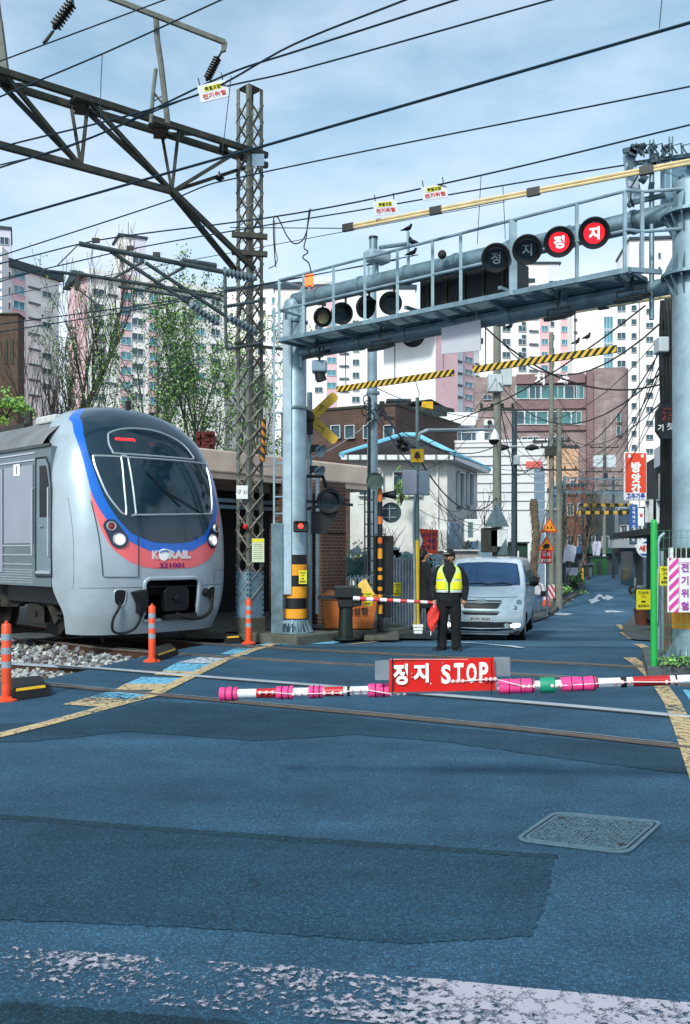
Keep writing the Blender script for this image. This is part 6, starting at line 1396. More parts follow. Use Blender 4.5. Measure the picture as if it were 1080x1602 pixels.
for i in range(16):mb.box(P(rr.uniform(545,655),rr.uniform(862,872),23),(rr.uniform(.1,.4),.3,rr.uniform(.08,.22)),Matrix.Rotation(rr.uniform(-.4,.4),3,'Y'))
mb.build('piled_goods',mat('pale blue-white goods','#a9b8c4',.6,0,.35,4),tp)
bk=thing('bicycle_rack','row of white bars like a rack seen under the tarpaulin beside the pillar','rack',P(555,945,21));mb=MB()
for i in range(7):mb.tube([P(545+i*6,940,20.8),P(545+i*6,905,20.8),P(549+i*6,900,20.8),P(551+i*6,940,20.8)],.014,6)
mb.bar(P(543,905,20.85),P(590,903,20.85),.03);mb.build('bars',GALVL,bk);mb=MB()
for x_ in(545,588):q=P(x_,900,20.9);mb.bar((q.x,q.y,0),(q.x,q.y,1.05),.03)
mb.build('post',GALV,bk)
# ================================================================ SIGNALS AND POLES BEYOND THE TRACKS
def notice(x,y,w,h,d,label,tx=True):
 s_=d/F;c=P(x,y,d);t=thing('yellow_notice',label,'notice',c,'yellow warning notices');mb=MB();mb.box(c,(w*s_,.008,h*s_));pn=mb.build('panel',YNOT,t)
 lettering('건널목',h*s_*.15,c+Vector((0,-.008,h*s_*.34)),mat('olive print','#6a6a1c',.6),pn,bold=.02,width=w*s_*.75)
 lettering('위험',h*s_*.13,c+Vector((0,-.008,h*s_*.14)),mat('ochre print','#a0761c',.6),pn,bold=.02)
 mb=MB();cc=c+Vector((0,-.008,-h*s_*.12));mb.box(cc,(w*s_*.32,.004,h*s_*.06));mb.box(cc+Vector((0,0,h*s_*.04)),(w*s_*.2,.004,h*s_*.05));mb.build('pictogram',INK,pn)
 lettering('일단정지',h*s_*.14,c+Vector((0,-.008,-h*s_*.32)),INK,pn,bold=.03,width=w*s_*.75);return t
notice(474,903,12.5,21,16.68,'yellow notice strapped to the striped foot of the ladder column');notice(576,937,13,22,17.35,'yellow notice on the grit bin partly covered by the red and white arm');notice(621.5,922,12.5,21,19.2,'yellow notice on the corrugated fence')
notice(1007,938,22,31,27.2,'yellow notice in front of the brown plant pot');notice(1041,901,17,30,11.96,'yellow notice behind the green mesh, touching the pink striped sign')
# crossbuck
xb=thing('crossbuck','yellow crossbuck boards on a post hidden by the ladder column','crossing sign',P(486,980,17.9));c=P(486,654,17.8);YB2=mat('faded yellow board','#e6b83c',.5,0,.12,5,dirt=.25)
for sg in(1,-1):
 a_=math.atan2(35*sg,38);ax=Vector((math.cos(a_),0,math.sin(a_)));pr=Vector((-math.sin(a_),0,math.cos(a_)));L_=.62;w_=.088
 mb=MB();o_=Vector((0,.012*sg,0));mb.prism([c+o_-ax*L_-pr*w_,c+o_+ax*L_-pr*w_,c+o_+ax*(L_+.04)-pr*w_*.6,c+o_+ax*(L_+.04)+pr*w_*.6,c+o_+ax*L_+pr*w_,c+o_-ax*L_+pr*w_],(0,.016,0));bo=mb.build('board',YB2,xb)
 mb=MB();mb.bar(c+ax*.2+o_+Vector((0,-.01,0)),c+ax*.34+pr*.02+o_+Vector((0,-.01,0)),.03,.01);mb.bar(c+ax*(.36)-pr*w_+o_+Vector((0,-.004,0)),c+ax*(.30)+pr*w_+o_+Vector((0,-.004,0)),.02,.006);mb.build('black_mark',BRK2 if False else INK,bo)
mb=MB();mb.cyl((c.x-.02,c.y+.1,0),(c.x-.02,c.y+.1,c.z+.5),.05,12);mb.build('post',GALV,xb);mb=MB();mb.sphere(c+Vector((-.08,-.06,0)),.16,14);mb.box(c+Vector((-.05,-.05,-.2)),(.2,.2,.2));mb.build('bell',BLK,xb)
for(x_,y_,lab)in((500,704,'white horn loudspeaker, upper of two beside the ladder column'),(498,737,'white horn loudspeaker, lower of two beside the ladder column')):
 c=P(x_,y_,17.6);t=thing('horn_loudspeaker',lab,'loudspeaker',c,'horn loudspeakers');mb=MB();mb.lathe([(.03,-.2),(.05,-.08),(.09,.0),(.13,.06),(.12,.05),(.05,-.02),(0,-.04)],c,Vector((.75,-.5,-.4)),16);mb.build('horn',GALVL,t,smooth=True);mb=MB();mb.box(c+Vector((-.08,.05,.04)),(.16,.16,.12));mb.bar(c+Vector((-.1,.05,0)),P(484,y_+4,17.9),.03);mb.build('driver',BLK,t)
 # big round black signal with bracket
c=P(515,783,17.3);sg_=signal(c,Vector((.15,-1,-.1)),.235,'large black round crossing lamp on a bracket in front of the shelter',group='crossing lamps',visor=.22)
mb=MB();mb.tube([P(463,765,17.1),P(480,745,17.2),P(505,745,17.4),P(512,765,17.5)],.035,8);mb.bar(P(463,800,17.1),P(545,782,17.6),.05,.06);mb.bar(P(463,783,17.1),P(552,790,17.7),.03,.05);mb.prism([P(487,835,17.4),P(510,835,17.4),P(530,800,17.4),P(487,800,17.4)],(0,.12,0));mb.build('bracket',BLK,sg_)
for x_ in(452,547):
 pass
c=P(471,824,16.5);t=thing('signal_lamp','black box lamp with a small glowing red light on the ladder column','signal',c,'crossing lamps');mb=MB();mb.box(c,(.26,.2,.20));mb.build('housing',HSB,t,bevel=.02)
cc=c+Vector((-.0,-.105,.01));mb=MB();mb.lathe([(0,.012),(.035,.008),(.045,0)],cc,(0,-1,0),14);mb.build('lens',emis('small red lamp','#ff2a20',4),t);mb=MB();mb.box(cc+Vector((0,-.03,.08)),(.2,.08,.012));mb.build('hood',HSB,t)
# black signal mast with ladder, backplate and horn lamp
sm=thing('signal_mast','orange and black banded signal pole with a tall black backboard and side ladder','signal mast',P(596,990,18.0));dS=18.0
for i,(y0,y1,k)in enumerate([(765,785,1),(785,808,0),(808,820,1),(820,841,0),(841,850,1),(850,858,0),(858,874,1),(874,888,0),(888,893,1),(893,900,0),(900,907,1),(907,918,0),(918,924,1),(924,930,0),(930,935,1),(935,946,0),(946,960,1),(960,988,0)]):
 mb=MB();mb.cyl(P(595,y1,dS),P(595,y0,dS),.045+.001*(i%2),12);mb.build('pole_band',YB if k and i>5 else(mat('orange band','#d0692a',.5,0,.1)if k else BLK),sm)
mb=MB();a,b=P(585,965,dS+.1),P(616,965,dS+.1);mb.prism([P(585,930,dS+.1),P(616,930,dS+.1),P(616,838,dS+.1),P(585,838,dS+.1)],(0,.12,0));mb.prism([P(598,966,dS+.1),P(612,966,dS+.1),P(612,932,dS+.1),P(598,932,dS+.1)],(0,.12,0));mb.build('backboard',BLK,sm,bevel=.01)
mb=MB()
for x_ in(571,585):mb.bar(P(x_,930,dS-.02),P(x_,768,dS-.02),.03,.03)
for i in range(8):mb.bar(P(571,782+i*19,dS-.02),P(586,782+i*19,dS-.02),.02,.025)
mb.build('ladder',BLK,sm);mb=MB();mb.lathe([(.16,0),(.16,.05),(.06,.07),(.06,.2)],P(595,992,dS),(0,0,1),12);mb.bar(P(586,836,dS),P(604,836,dS),.06,.02);mb.build('foot',BLK,sm)
c=P(587,752,dS-.15);t=thing('horn_lamp','round glass-fronted lamp like a headlight on top of the banded pole','lamp',c);mb=MB();mb.lathe([(.05,-.22),(.12,-.12),(.165,.0),(.17,.03),(.15,.03),(.14,.0)],c,(-.1,-1,-.25),24);mb.build('reflector_shell',mat('teal-grey shell','#56706e',.5,.3,.1),t,smooth=40);mb=MB();mb.lathe([(0,.012),(.14,.0)],c,(-.1,-1,-.25),24);mb.build('glass',mat('lamp glass','#5f6f68',.15,0,.4,25,coat=.5),t);mb=MB();mb.bar(c+Vector((0,.15,0)),P(595,766,dS),.04);mb.build('bracket',BLK,t)
c=P(611,774,dS+.1);t=thing('horn_loudspeaker','small dark horn pointing sideways just below the round glass lamp','loudspeaker',c,'horn loudspeakers');mb=MB();mb.lathe([(.03,-.2),(.06,-.05),(.09,.1),(.07,.1)],c,(1,-.2,0),14);mb.bar(c+Vector((-.2,0,0)),P(596,768,dS),.03);mb.build('horn',HSB,t,smooth=True)
c=P(612,802,dS+.25);t=thing('round_sign_back','back of a round traffic disc with pale cross bars beside the banded pole','sign',c);mb=MB();mb.lathe([(0,0),(.20,0),(.20,.012),(0,.012)],c,(0,-1,0),32);mb.build('disc',mat('dark grey disc back','#34484c',.6,.2,.15),t);mb=MB()
for z_ in(.08,-.09):mb.box(c+Vector((-.06,-.03,z_)),(.3,.02,.02))
mb.box(c+Vector((-.03,-.03,0)),(.02,.02,.3));mb.bar(c+Vector((-.2,-.02,0)),P(596,802,dS+.02),.05,.06);mb.build('bar',GALVL,t)
# far barrier machine and arm
fb=thing('barrier_machine','far crossing barrier machine, dark green and black on a stout pedestal','barrier',P(543,998,16.9));d1=16.9;DG=mat('black-green machine paint','#10201c',.45,.1,.2,6)
mb=MB();mb.cyl(P(541,1000,d1),P(541,950,d1),.14,14,.12);mb.lathe([(.22,0),(.22,.04),(.14,.06)],P(541,1000,d1),n=16);mb.build('pedestal',DG,fb);mb=MB();mb.prism([P(524,936,d1-.2),P(555,936,d1-.2),P(557,917,d1-.2),P(523,917,d1-.2)],(0,.42,0));mb.prism([P(529,951,d1-.15),P(554,951,d1-.15),P(554,936,d1-.15),P(529,936,d1-.15)],(0,.36,0));mb.build('case',BLK,fb,bevel=.02)
mb=MB();mb.prism([P(553,950,d1-.22),P(566,948,d1-.22),P(566,921,d1-.22),P(553,918,d1-.22)],(0,.3,0));mb.build('hub',DG,fb,bevel=.02);mb=MB();mb.bar(P(497,935,d1),P(530,935,d1),.10,.07);mb.build('counterweight_arm',BLK,fb)
a,b=P(553,936,d1-.26),P(680,943,d1-.45);n_=12;arm=thing('crossing_barrier','slim red and white barrier arm of the far gate reaching toward the guard','barrier',a)
PKT=mat('pinkish red tape','#c8323c',.5,0,.1)
for i in range(n_):mb=MB();mb.cyl(a.lerp(b,i/n_),a.lerp(b,(i+1)/n_),.040-.001*i,10,.040-.001*(i+1));mb.build('arm_section',PKT if i%2 else WHTP,arm,smooth=True)
# yellow bell pole
bp=thing('bell_pole','pole painted yellow at the bottom with a yellow bell sign and two grey boxes','pole',P(651,985,18.9));d2=18.9
mb=MB();mb.cyl(P(652,980,d2),P(652,845,d2),.065,12);mb.build('yellow_sleeve',mat('worn yellow sleeve','#dcb52c',.5,0,.1,3,dirt=.3,dirtc='#6a5a20'),bp,smooth=True);mb=MB();mb.cyl(P(652,846,d2),P(652,720,d2),.055,12);mb.cyl(P(653,722,d2),P(653,622,d2),.035,10);mb.build('pole',mat('grey-green pole','#5f7472',.5,.3,.15,4),bp,smooth=True)
s_=d2/F;mb=MB();c=P(653,713,d2-.06);mb.box(c,(20*s_,.05,21*s_));bs=mb.build('bell_sign',YEL,bp,bevel=.01);mb=MB();q=c+Vector((0,-.028,0));prof=[(-.085,-.05),(.085,-.05),(.06,-.03),(.052,.02),(.03,.07),(0,.085),(-.03,.07),(-.052,.02),(-.06,-.03)]
mb.prism([q+Vector((x,0,z))for x,z in prof],(0,-.004,0));mb.sphere(q+Vector((0,0,-.07)),.018,8);mb.build('bell_symbol',mat('dark brown symbol','#3c1c10',.6),bs)
mb=MB();mb.box(P(641,755,d2-.02),(22*s_,.18,38*s_));mb.build('control_box',mat('lavender-grey box','#a8a8b8',.5,.1,.08),bp,bevel=.015);mb=MB();mb.box(P(663,756,d2+.05),(18*s_,.18,38*s_));mb.build('control_box',mat('blue-grey box','#7f909c',.5,.2,.1),bp,bevel=.015)
mb=MB()
for y_ in(741,767):mb.lathe([(.07,-.02),(.07,.02)],P(652,y_,d2),n=12)
mb.build('strap',GALVL,bp);mb=MB();mb.tube([P(653,690,d2),P(657,678,d2),P(668,673,d2),P(772,672,d2+2)],.035,8);mb.build('cctv_arm',mat('pale arm','#9aa8ac',.5,.2,.1),bp)
mb=MB();mb.prism([P(660,637,d2),P(678,640,d2),P(678,628,d2),P(661,628,d2)],(0,.15,0));mb.build('yellow_lamp_box',YEL,bp,bevel=.01);mb=MB();c=P(668,648,d2);mb.tube([c+Vector((.09*math.cos(a_),0,.09*math.sin(a_)))for a_ in[6.283*i/16 for i in range(17)]],.012,6);mb.tube([P(655,640,d2),P(656,615,d2),P(650,595,d2)],.008,5);mb.build('cable_loop',WIREK,bp)
mb=MB();mb.tube([P(650,975,d2-.1),P(648,880,d2-.1),P(647,800,d2-.08),P(651,760,d2-.08)],.02,6);mb.build('conduit',GALVL,bp)
mb=MB()
for i in range(3):mb.box(P(654,989-i*5,d2-.02),(13*s_+.02*i,.18,.055))
bx_=mb.build('white_blocks',WHTP,bevel=.01);tag(bx_,'stack of white painted blocks at the foot of the yellow pole','blocks')
# overhead CCTV on the arm: hangs from it
c=P(765,662,20.9);t=thing('security_camera','small box security camera standing on the pale horizontal arm','camera',c);mb=MB();mb.box(c,(.22,.2,.14));mb.build('housing',WHTP,t,bevel=.02);mb=MB();mb.cyl(c+Vector((.0,-.1,0)),c+Vector((0,-.16,0)),.05,12);mb.cyl(c+Vector((0,0,-.07)),c+Vector((0,0,-.15)),.02,6);mb.build('lens',BLK,t)
c=P(773,684,20.9);t=thing('dome_camera','white dome security camera with a black lower half hanging before the concrete pole','camera',c);mb=MB();mb.lathe([(.02,.2),(.05,.16),(.11,.05),(.13,-.03),(.13,-.06)],c,n=20);mb.build('shell',WHTP,t,smooth=True);mb=MB();mb.lathe([(.115,-.06),(.10,-.12),(.05,-.165),(0,-.17)],c,n=20);mb.build('dome',BLK,t,smooth=True)
# red menu-like sign
rs=thing('red_banner','red-orange sign board with columns of dark lettering beside the yellow pole','sign',P(672,845,19.8));ds_=19.8;mb=MB();mb.prism([P(656,865,ds_),P(685,867,ds_),P(686,829,ds_),P(656,827,ds_)],(0,.03,0));pn=mb.build('panel',mat('faded red-orange board','#cf4a34',.6,0,.1,3),rs)
mb=MB();mb.prism([P(655.5,830,ds_-.01),P(662,846,ds_-.01),P(655.5,862,ds_-.01)],(0,-.003,0));mb.build('white_notch',WHTP,pn)
for x_,tx in((663,'보신탕'),(671,'삼계탕'),(679,'전문점')):
 for i,ch in enumerate(tx):lettering(ch,.105,P(x_,837+i*9.5,ds_-.004),mat('purple-black print','#3a1450',.6),pn,bold=.03)
mb=MB();mb.bar(P(658,867,ds_+.02),P(658,885,ds_+.02),.03);mb.bar(P(672,867,ds_+.02),P(676,888,ds_),.04);mb.build('stay',DKST,rs)
# galvanised pole behind the gantry
gp=thing('galvanised_pole','tall galvanised pole with coiled cables standing behind the signal walkway','pole',P(584,985,21.6));d3=21.6;mb=MB();mb.cyl((P(584,0,d3).x,d3,-.4),P(582,395,d3),.145,20,.10);mb.build('pole',GALVL,gp,smooth=True)
mb=MB();rr=random.Random(4)
for i in range(5):c=P(577+rr.uniform(-6,4),625+i*9,d3-.16);r_=.10+.03*rr.random();mb.tube([c+Vector((r_*.7*math.cos(a_),0,r_*math.sin(a_)))for a_ in[6.283*k/14 for k in range(15)]],.014,6)
for dx in(-7,-5):mb.tube([P(584+dx,620,d3-.15),P(583+dx,800,d3-.15),P(584+dx,960,d3-.15)],.014,6)
mb.build('coiled_cable',WIREK,gp);mb=MB()
for y_ in(615,640,655):mb.lathe([(.14,-.03),(.155,-.03),(.155,.03),(.14,.03)],P(584,y_,d3),n=16)
mb.build('strap',GALV,gp);mb=MB();mb.box(P(598,640,d3-.1),(.12,.12,.35));mb.box(P(609,655,d3-.1),(.25,.1,.08));mb.build('junction_box',BLK,gp)
# ================================================================ STREET FURNITURE FURTHER ALONG
CPL=mat('concrete pole','#77796f',.85,0,.15,4,.2,dirt=.3);DPL=mat('dark blue-grey pole','#34464e',.6,.2,.2,4)
def pole(label,x,d,ytop,r,m,nm='utility_pole',r1=None,group='utility poles',arms=(),boxes=()):
 b=P(x,900,d);h=H(b.x,d);t=thing(nm,label,'pole',Vector((b.x,d,h)),group);tp_=P(x,ytop,d);mb=MB();mb.cyl((b.x,d,h-.3),(b.x,d,tp_.z),r,14,r1 or r*.75);mb.build('pole',m,t,smooth=True)
 for y_,w_ in arms:z_=P(x,y_,d).z;mb=MB();mb.bar((b.x-w_,d,z_),(b.x+w_,d,z_),.07,.09);[mb.lathe([(.02,0),(.05,.03),(.03,.06),(.05,.09),(.02,.14)],(b.x+k*w_*.9,d,z_+.04),n=8)for k in(-1,-.35,.35,1)];mb.build('crossarm',DKST,t)
 for dx,y_,w_,hh,bm in boxes:mb=MB();q=P(x+dx,y_,d-.15);mb.box(q,(w_,.3,hh));mb.build('box',bm,t,bevel=.02)
 return t
LGB=mat('light grey box','#b4bdc0',.5,.1,.1,3);WH3=mat('white transformer','#c9d2d6',.5,.1,.08,3,dirt=.2)
pole('concrete utility pole with a white box and signboards at its foot behind the van',778,27,505,.14,CPL,boxes=((-3,600,.42,.5,LGB),(14,590,.3,.5,LGB),(2,842,.5,.5,WHTP),(-12,845,.45,.7,DKST),(3,905,.4,.8,LGB)),arms=((640,.5),))
pole('dark steel pole carrying a street lamp arm before the white siding',805,30,640,.11,DPL,boxes=((3,720,.18,.3,LGB),),arms=())
pole('slim concrete pole beside the triangular warning signs',875,45,640,.16,CPL,arms=((700,.9),(735,.9)))
pole('pale pole rising through the dental building windows',863,50,520,.15,CPL,arms=((690,1.0),),boxes=((2,706,.8,.5,DKST),))
pole('black utility pole by the bare trees',883,55,770,.14,DPL,arms=((776,.8),))
pole('pole topped by white transformers above the cable tangle',946,77,655,.15,CPL,arms=((700,1.2),(738,1.6)),boxes=((-10,722,.75,1.0,WH3),(10,722,.75,1.0,WH3),(2,745,.3,.5,DPL)))
pole('thin dark pole by the crest between two trees',912,70,780,.12,DPL);pole('dark pole before the grey panel building',960,72,745,.12,DPL,arms=((760,1.0),))
pole('thick weathered pole wrapped with cables right behind the big flanged column',1046,15.8,455,.085,mat('dark weathered pole','#3c3f3a',.9,0,.25,3),boxes=((-11,541,.17,.25,LGB),),arms=((520,.12),(600,.12)))
t=pole('second darker pole with bundled cables beside the octagonal sign',1037,16.4,470,.05,BLK)
mb=MB()
for k in range(5):mb.tube([P(1034+k*4+2*math.sin(y_*.02+k),y_,15.6)for y_ in range(470,900,40)],.014,5)
o=mb.build('cable_bundle',WIREK);tag(o,'loose bundle of black cables running down behind the big column','cables')
# street lamp heads on the dark pole
sl_=thing('street_lamp','pair of dark street lamp heads on a thin arm across the dark pole','street lamp',P(805,700,29.8));mb=MB();mb.tube([P(778,702,29.8),P(805,698,29.8),P(845,702,29.8)],.025,6);mb.build('arm',LGB,sl_)
for x_ in(786,832):mb=MB();mb.tube([P(x_-9,701,29.7),P(x_,700,29.7),P(x_+11,700,29.7)],[.05,.11,.04],10);mb.build('lamp_head',HSB,sl_,smooth=True)
# warning signs
wsn=thing('sign_post','post beside the road with three small traffic signs','sign post',P(858,955,39.4));d4=39.4;mb=MB();q=P(857,955,d4);mb.cyl((q.x,d4+.1,-1.2),(q.x,d4+.1,P(0,800,d4).z),.05,8);mb.build('post',GALV,wsn)
OY=mat('orange-yellow sign face','#f0901e',.5,0,.05);RDS=mat('red sign border','#c8281c',.5,0,.05)
for cx_,cy_,lab,kind in((860,822,'triangular orange warning sign, upper of two above the small red stop plate',0),(855,851,'triangular orange warning sign with a black vehicle shape, lower of two',1)):
 s_=d4/F;t=thing('warning_sign',lab,'traffic sign',P(cx_,cy_,d4),'triangular warning signs');tri=lambda k,o_:[P(cx_,cy_-13.5*k+1,d4)+Vector((0,o_,0)),P(cx_+13.5*k,cy_+10*k+1,d4)+Vector((0,o_,0)),P(cx_-13.5*k,cy_+10*k+1,d4)+Vector((0,o_,0))]
 mb=MB();mb.prism(tri(1,0),(0,.02,0));pl=mb.build('plate',RDS,t);mb=MB();mb.prism(tri(.78,-.012),(0,.008,0));mb.build('face',OY,pl);mb=MB();c=P(cx_,cy_+3,d4)+Vector((0,-.016,0))
 if kind:mb.prism([c+Vector((x*s_,0,z*s_))for x,z in((-5,-4),(5,-4),(5,-1),(6,1),(2,4),(-2,3),(-5,0))],(0,-.003,0))
 else:
  for k in(-3,3):mb.prism([c+Vector(((k+x)*s_,0,z*s_))for x,z in((-1.6,-2),(1.6,-2),(.8,1.5),(-.8,1.5))],(0,-.003,0))
 mb.build('symbol',INK,pl)
t=thing('stop_plate','small square red stop plate under the orange triangles','traffic sign',P(855,872,d4));mb=MB();mb.box(P(855,872,d4),(18*d4/F,.02,19*d4/F));pl=mb.build('plate',RDS,t,bevel=.01);lettering('정지',.17,P(855,867.5,d4-.015),WHTP,pl,bold=.03);lettering('STOP',.13,P(855,877,d4-.015),WHTP,pl,bold=.03,width=.42)
t=thing('warning_sign','grey back of a triangular sign on the concrete pole by the van','traffic sign',P(776,815,26.6),'triangular warning signs');mb=MB();mb.prism([P(778,785,26.6),P(797,824,26.6),P(757,824,26.6)],(0,.02,0));mb.build('plate',mat('grey sign back','#5e7278',.5,.3,.1),t);mb=MB();mb.prism([P(778,868,26.65),P(792,842,26.65),P(795,868,26.65)],(0,.02,0));mb.build('lower_plate',MATS['grey sign back'],t)
# red vertical shop sign
def board(label,nm,cat,x0,x1,y0,y1,d,m,letters,lm,h,bold=.04,frame=WHTP,th=.12,sub=None,group=None):
 t=thing(nm,label,cat,P((x0+x1)/2,y1,d),group);mb=MB();mb.prism([P(x0,y1,d),P(x1,y1,d),P(x1,y0,d),P(x0,y0,d)],(0,th,0));fr=mb.build('frame',frame,t,bevel=.01);mb=MB();i_=1.8;mb.prism([P(x0+i_,y1-i_,d),P(x1-i_,y1-i_,d),P(x1-i_,y0+i_,d),P(x0+i_,y0+i_,d)],(0,-.012,0));pn=mb.build('panel',m,t)
 for ch,x_,y_,hh in letters:lettering(ch,hh,P(x_,y_,d-.018),lm,pn,bold=bold)
 return t,pn
RSG=mat('red-orange sign face','#d8401e',.5,0,.06)
t,pn=board('tall red-orange vertical shop sign with white Korean syllables and a blue-lettered foot','shop_sign','sign',977,1013,707,783,40,RSG,[('방',995.5,731,.46),('앗',995.5,748,.42),('간',995.5,764,.42),('음',985,713,.16),('성',1005,713,.16)],WHTP,0,.06)
mb=MB();mb.prism([P(979,781,40-.014),P(1011,781,40-.014),P(1011,771,40-.014),P(979,771,40-.014)],(0,-.006,0));p2=mb.build('foot_panel',WHTP,pn);lettering('고추가루',.26,P(995,776,39.97),mat('deep blue print','#1c3a9c',.6),p2,bold=.04,width=.8)
mb=MB();mb.bar(P(1013,725,40.05),P(1040,728,40.05),.05);mb.bar(P(1013,775,40.05),P(1040,775,40.05),.05);mb.build('stay',DKST,t)
t,pn=board('narrow blue vertical sign hanging below the red-orange one','shop_sign','sign',986,998,789,826,52,mat('blue sign face','#1e4f94',.5),[(c_,992,795+i*7,.17)for i,c_ in enumerate('인력대기소')],WHTP,0,.03,frame=mat('blue frame','#2a5a9a',.5));mb=MB();mb.bar(P(998,795,52.1),P(1012,795,52.1),.05);mb.build('stay',DKST,t)
t,pn=board('dim grey-blue narrow sign lower down beneath the blue vertical sign','shop_sign','sign',986,997,830,852,52.5,mat('dim sign face','#3f586c',.5),[('부',991.5,836,.14),('동',991.5,845,.14)],WHTP,0,.02,frame=DPL)
t,pn=board('white banner sign with a red mark right of the blue vertical sign','shop_sign','sign',999,1008,795,823,50,WHTP,[('쌀',1003.5,806,.2)],REDP,0,.03)
# octagonal black sign
oc=thing('shop_sign','black octagonal sign half hidden behind the big column','sign',P(1060,660,15.2));do=15.2;cx_,cy_,rx,ry=1058,659,31,28
pts=[(cx_+rx*k[0],cy_+ry*k[1])for k in((-1,-.55),(-.72,-1),(.72,-1),(1,-.55),(1,.55),(.72,1),(-.72,1),(-1,.55))];mb=MB();mb.prism([P(x,y,do)for x,y in pts],(0,.08,0));pn=mb.build('panel',mat('near-black sign face','#10161a',.4),oc,bevel=.01)
lettering('酒',.22,P(1047,648,do-.01),mat('dull red print','#a0342e',.6),pn,bold=.02);lettering('기',.11,P(1034,669,do-.01),WHTP,pn,bold=.03);lettering('찻',.12,P(1049,667,do-.01),WHTP,pn,bold=.03);lettering('집',.12,P(1062,667,do-.01),WHTP,pn,bold=.03);mb=MB();mb.bar(P(1040,645,do+.05),P(1050,645,15.7),.03);mb.build('stay',DKST,oc)
# laundry sign
lp=thing('shop_sign','round white laundry sign with red and blue print partly behind the green post','sign',P(1010,858,45));c=P(1010,858,45);mb=MB();mb.lathe([(0,-.06),(.42,-.06),(.42,.06),(0,.06)],c,(0,-1,0),28);pn=mb.build('disc',WHTP,lp);lettering('세탁',.3,c+Vector((0,-.065,0)),REDP,pn,bold=.04,width=.68)
mb=MB();mb.prism([c+Vector((x,-.062,z))for x,z in((-.15,.24),(.2,.24),(0,.36))],(0,-.004,0));mb.prism([c+Vector((x,-.062,z))for x,z in((-.3,-.25),(.3,-.25),(.15,-.36),(-.15,-.36))],(0,-.004,0));mb.build('blue_mark',mat('blue print','#1f4ea0',.6),pn);mb=MB();mb.bar(c+Vector((.2,.1,0)),c+Vector((1.2,.2,.1)),.04);mb.build('stay',DKST,lp)
# striped bars further up the street
HZ2=stripe_mat('yellow and black block stripes','#d8a838','#17140e',.62,0,(1,0,0))
for(xa,xb,y_,dd_,lab)in((906,990,790,66,'distant yellow and black banded height bar over the street, upper one'),(900,980,802,63,'distant yellow and black banded height bar over the street, lower one'),(1010,1036,803,60,'short end of a distant banded height bar by the dark shop')):
 t=thing('height_bar',lab,'height bar',P((xa+xb)/2,y_,dd_),'distant height bars');mb=MB();mb.bar(P(xa,y_,dd_),P(xb,y_,dd_),.12,.22);mb.build('bar',HZ2,t);mb=MB()
 for x_ in(xa+3,xb-3):mb.cyl(P(x_,y_,dd_),P(x_,768,dd_),.02,5)
 mb.build('hanger_rod',GALV,t)
t=thing('street_frame','blue-grey steel frame spanning the street and holding the distant banded bars','frame',P(895,905,66));mb=MB();mb.bar(P(880,770,66),P(1040,772,64),.14,.2);mb.bar(P(880,748,66),P(1040,752,64),.10,.12);mb.bar(P(884,905,66),P(884,745,66),.18);
for i in range(14):mb.bar(P(884+i*11,770,66),P(889.5+i*11,749,66),.04);mb.bar(P(889.5+i*11,749,66),P(895+i*11,770,66),.04)
mb.build('truss',mat('blue-grey frame steel','#5b7480',.5,.3,.2,3),t)
# white cloth hangings, clutter by the trees
for i,(x_,y_,w_,h_,m_,lab)in enumerate(((890,868,24,26,LAV,'pale lavender cloth canopy hanging from a bare tree'),(897,894,14,12,LAV,'small lavender box under the cloth canopy'),(934,858,12,22,LAV,'white cloth hanging beside the crest pole'),(873,780,12,30,mat('pale blue banner','#8fb4cc',.7),'pale blue banner with a yellow mark behind the signs'))):
 d_=54+i;c=P(x_,y_,d_);s_=d_/F;mb=MB();rows=[]
 for j in range(7):rows.append([c+Vector(((k/6-.5)*w_*s_*(1-.25*(j/6 if i==0 else 0)),.12*math.sin(k*1.7+j*.6),(.5-j/6)*h_*s_+(.12*math.sin(k/6*3.14)if i==0 else 0)))for k in range(7)])
 mb.grid(rows);mb.grid([[p+Vector((0,.03,0))for p in r_]for r_ in rows]);o=mb.build('cloth_canopy' if i<3 else 'banner',m_,smooth=True);tag(o,lab,'cloth' if i<3 else 'banner')
simple('dark kiosk front with white panels among the bare trees','street_kiosk','kiosk',866,905,868,925,60,SHB[3],1,DKROOF,[('white_panel',869,878,886,902,WHTP,.03),('white_panel',881,888,888,902,WHTP,.03),('blue_panel',862,868,882,896,AWN[1],.03)])
simple('pale shed wall with a blue-white sheet behind the sign post','street_shed','shed',842,872,800,930,55,SHB[4],1,AWN[1],[('poster',846,856,845,860,PINK,.03),('door',858,868,870,930,SHB[1],.03)])
t=thing('yellow_bollard','small yellow kerb marker at the top of the curved yellow line','bollard',PG(910,907));b=PG(910,908);mb=MB();mb.box(b+Vector((0,0,.45)),(.3,.2,.9));mb.build('body',YEL,t,bevel=.03);mb=MB();mb.box(b+Vector((0,-.11,.6)),(.14,.02,.14));mb.build('mark',INK,t)
t=thing('curb','low dark stone kerb following the left side of the street','kerb',PG(905,930));mb=MB();rows=[]
for i in range(31):
 y=40+i;x=hermite(LE,y)-.05;h=H(x,y);rows.append([Vector((x,y,h-.1)),Vector((x,y,h+.15)),Vector((x-.2,y,h+.15)),Vector((x-.2,y,h-.1))])
mb.grid(rows);mb.build('stones',CONC,t)
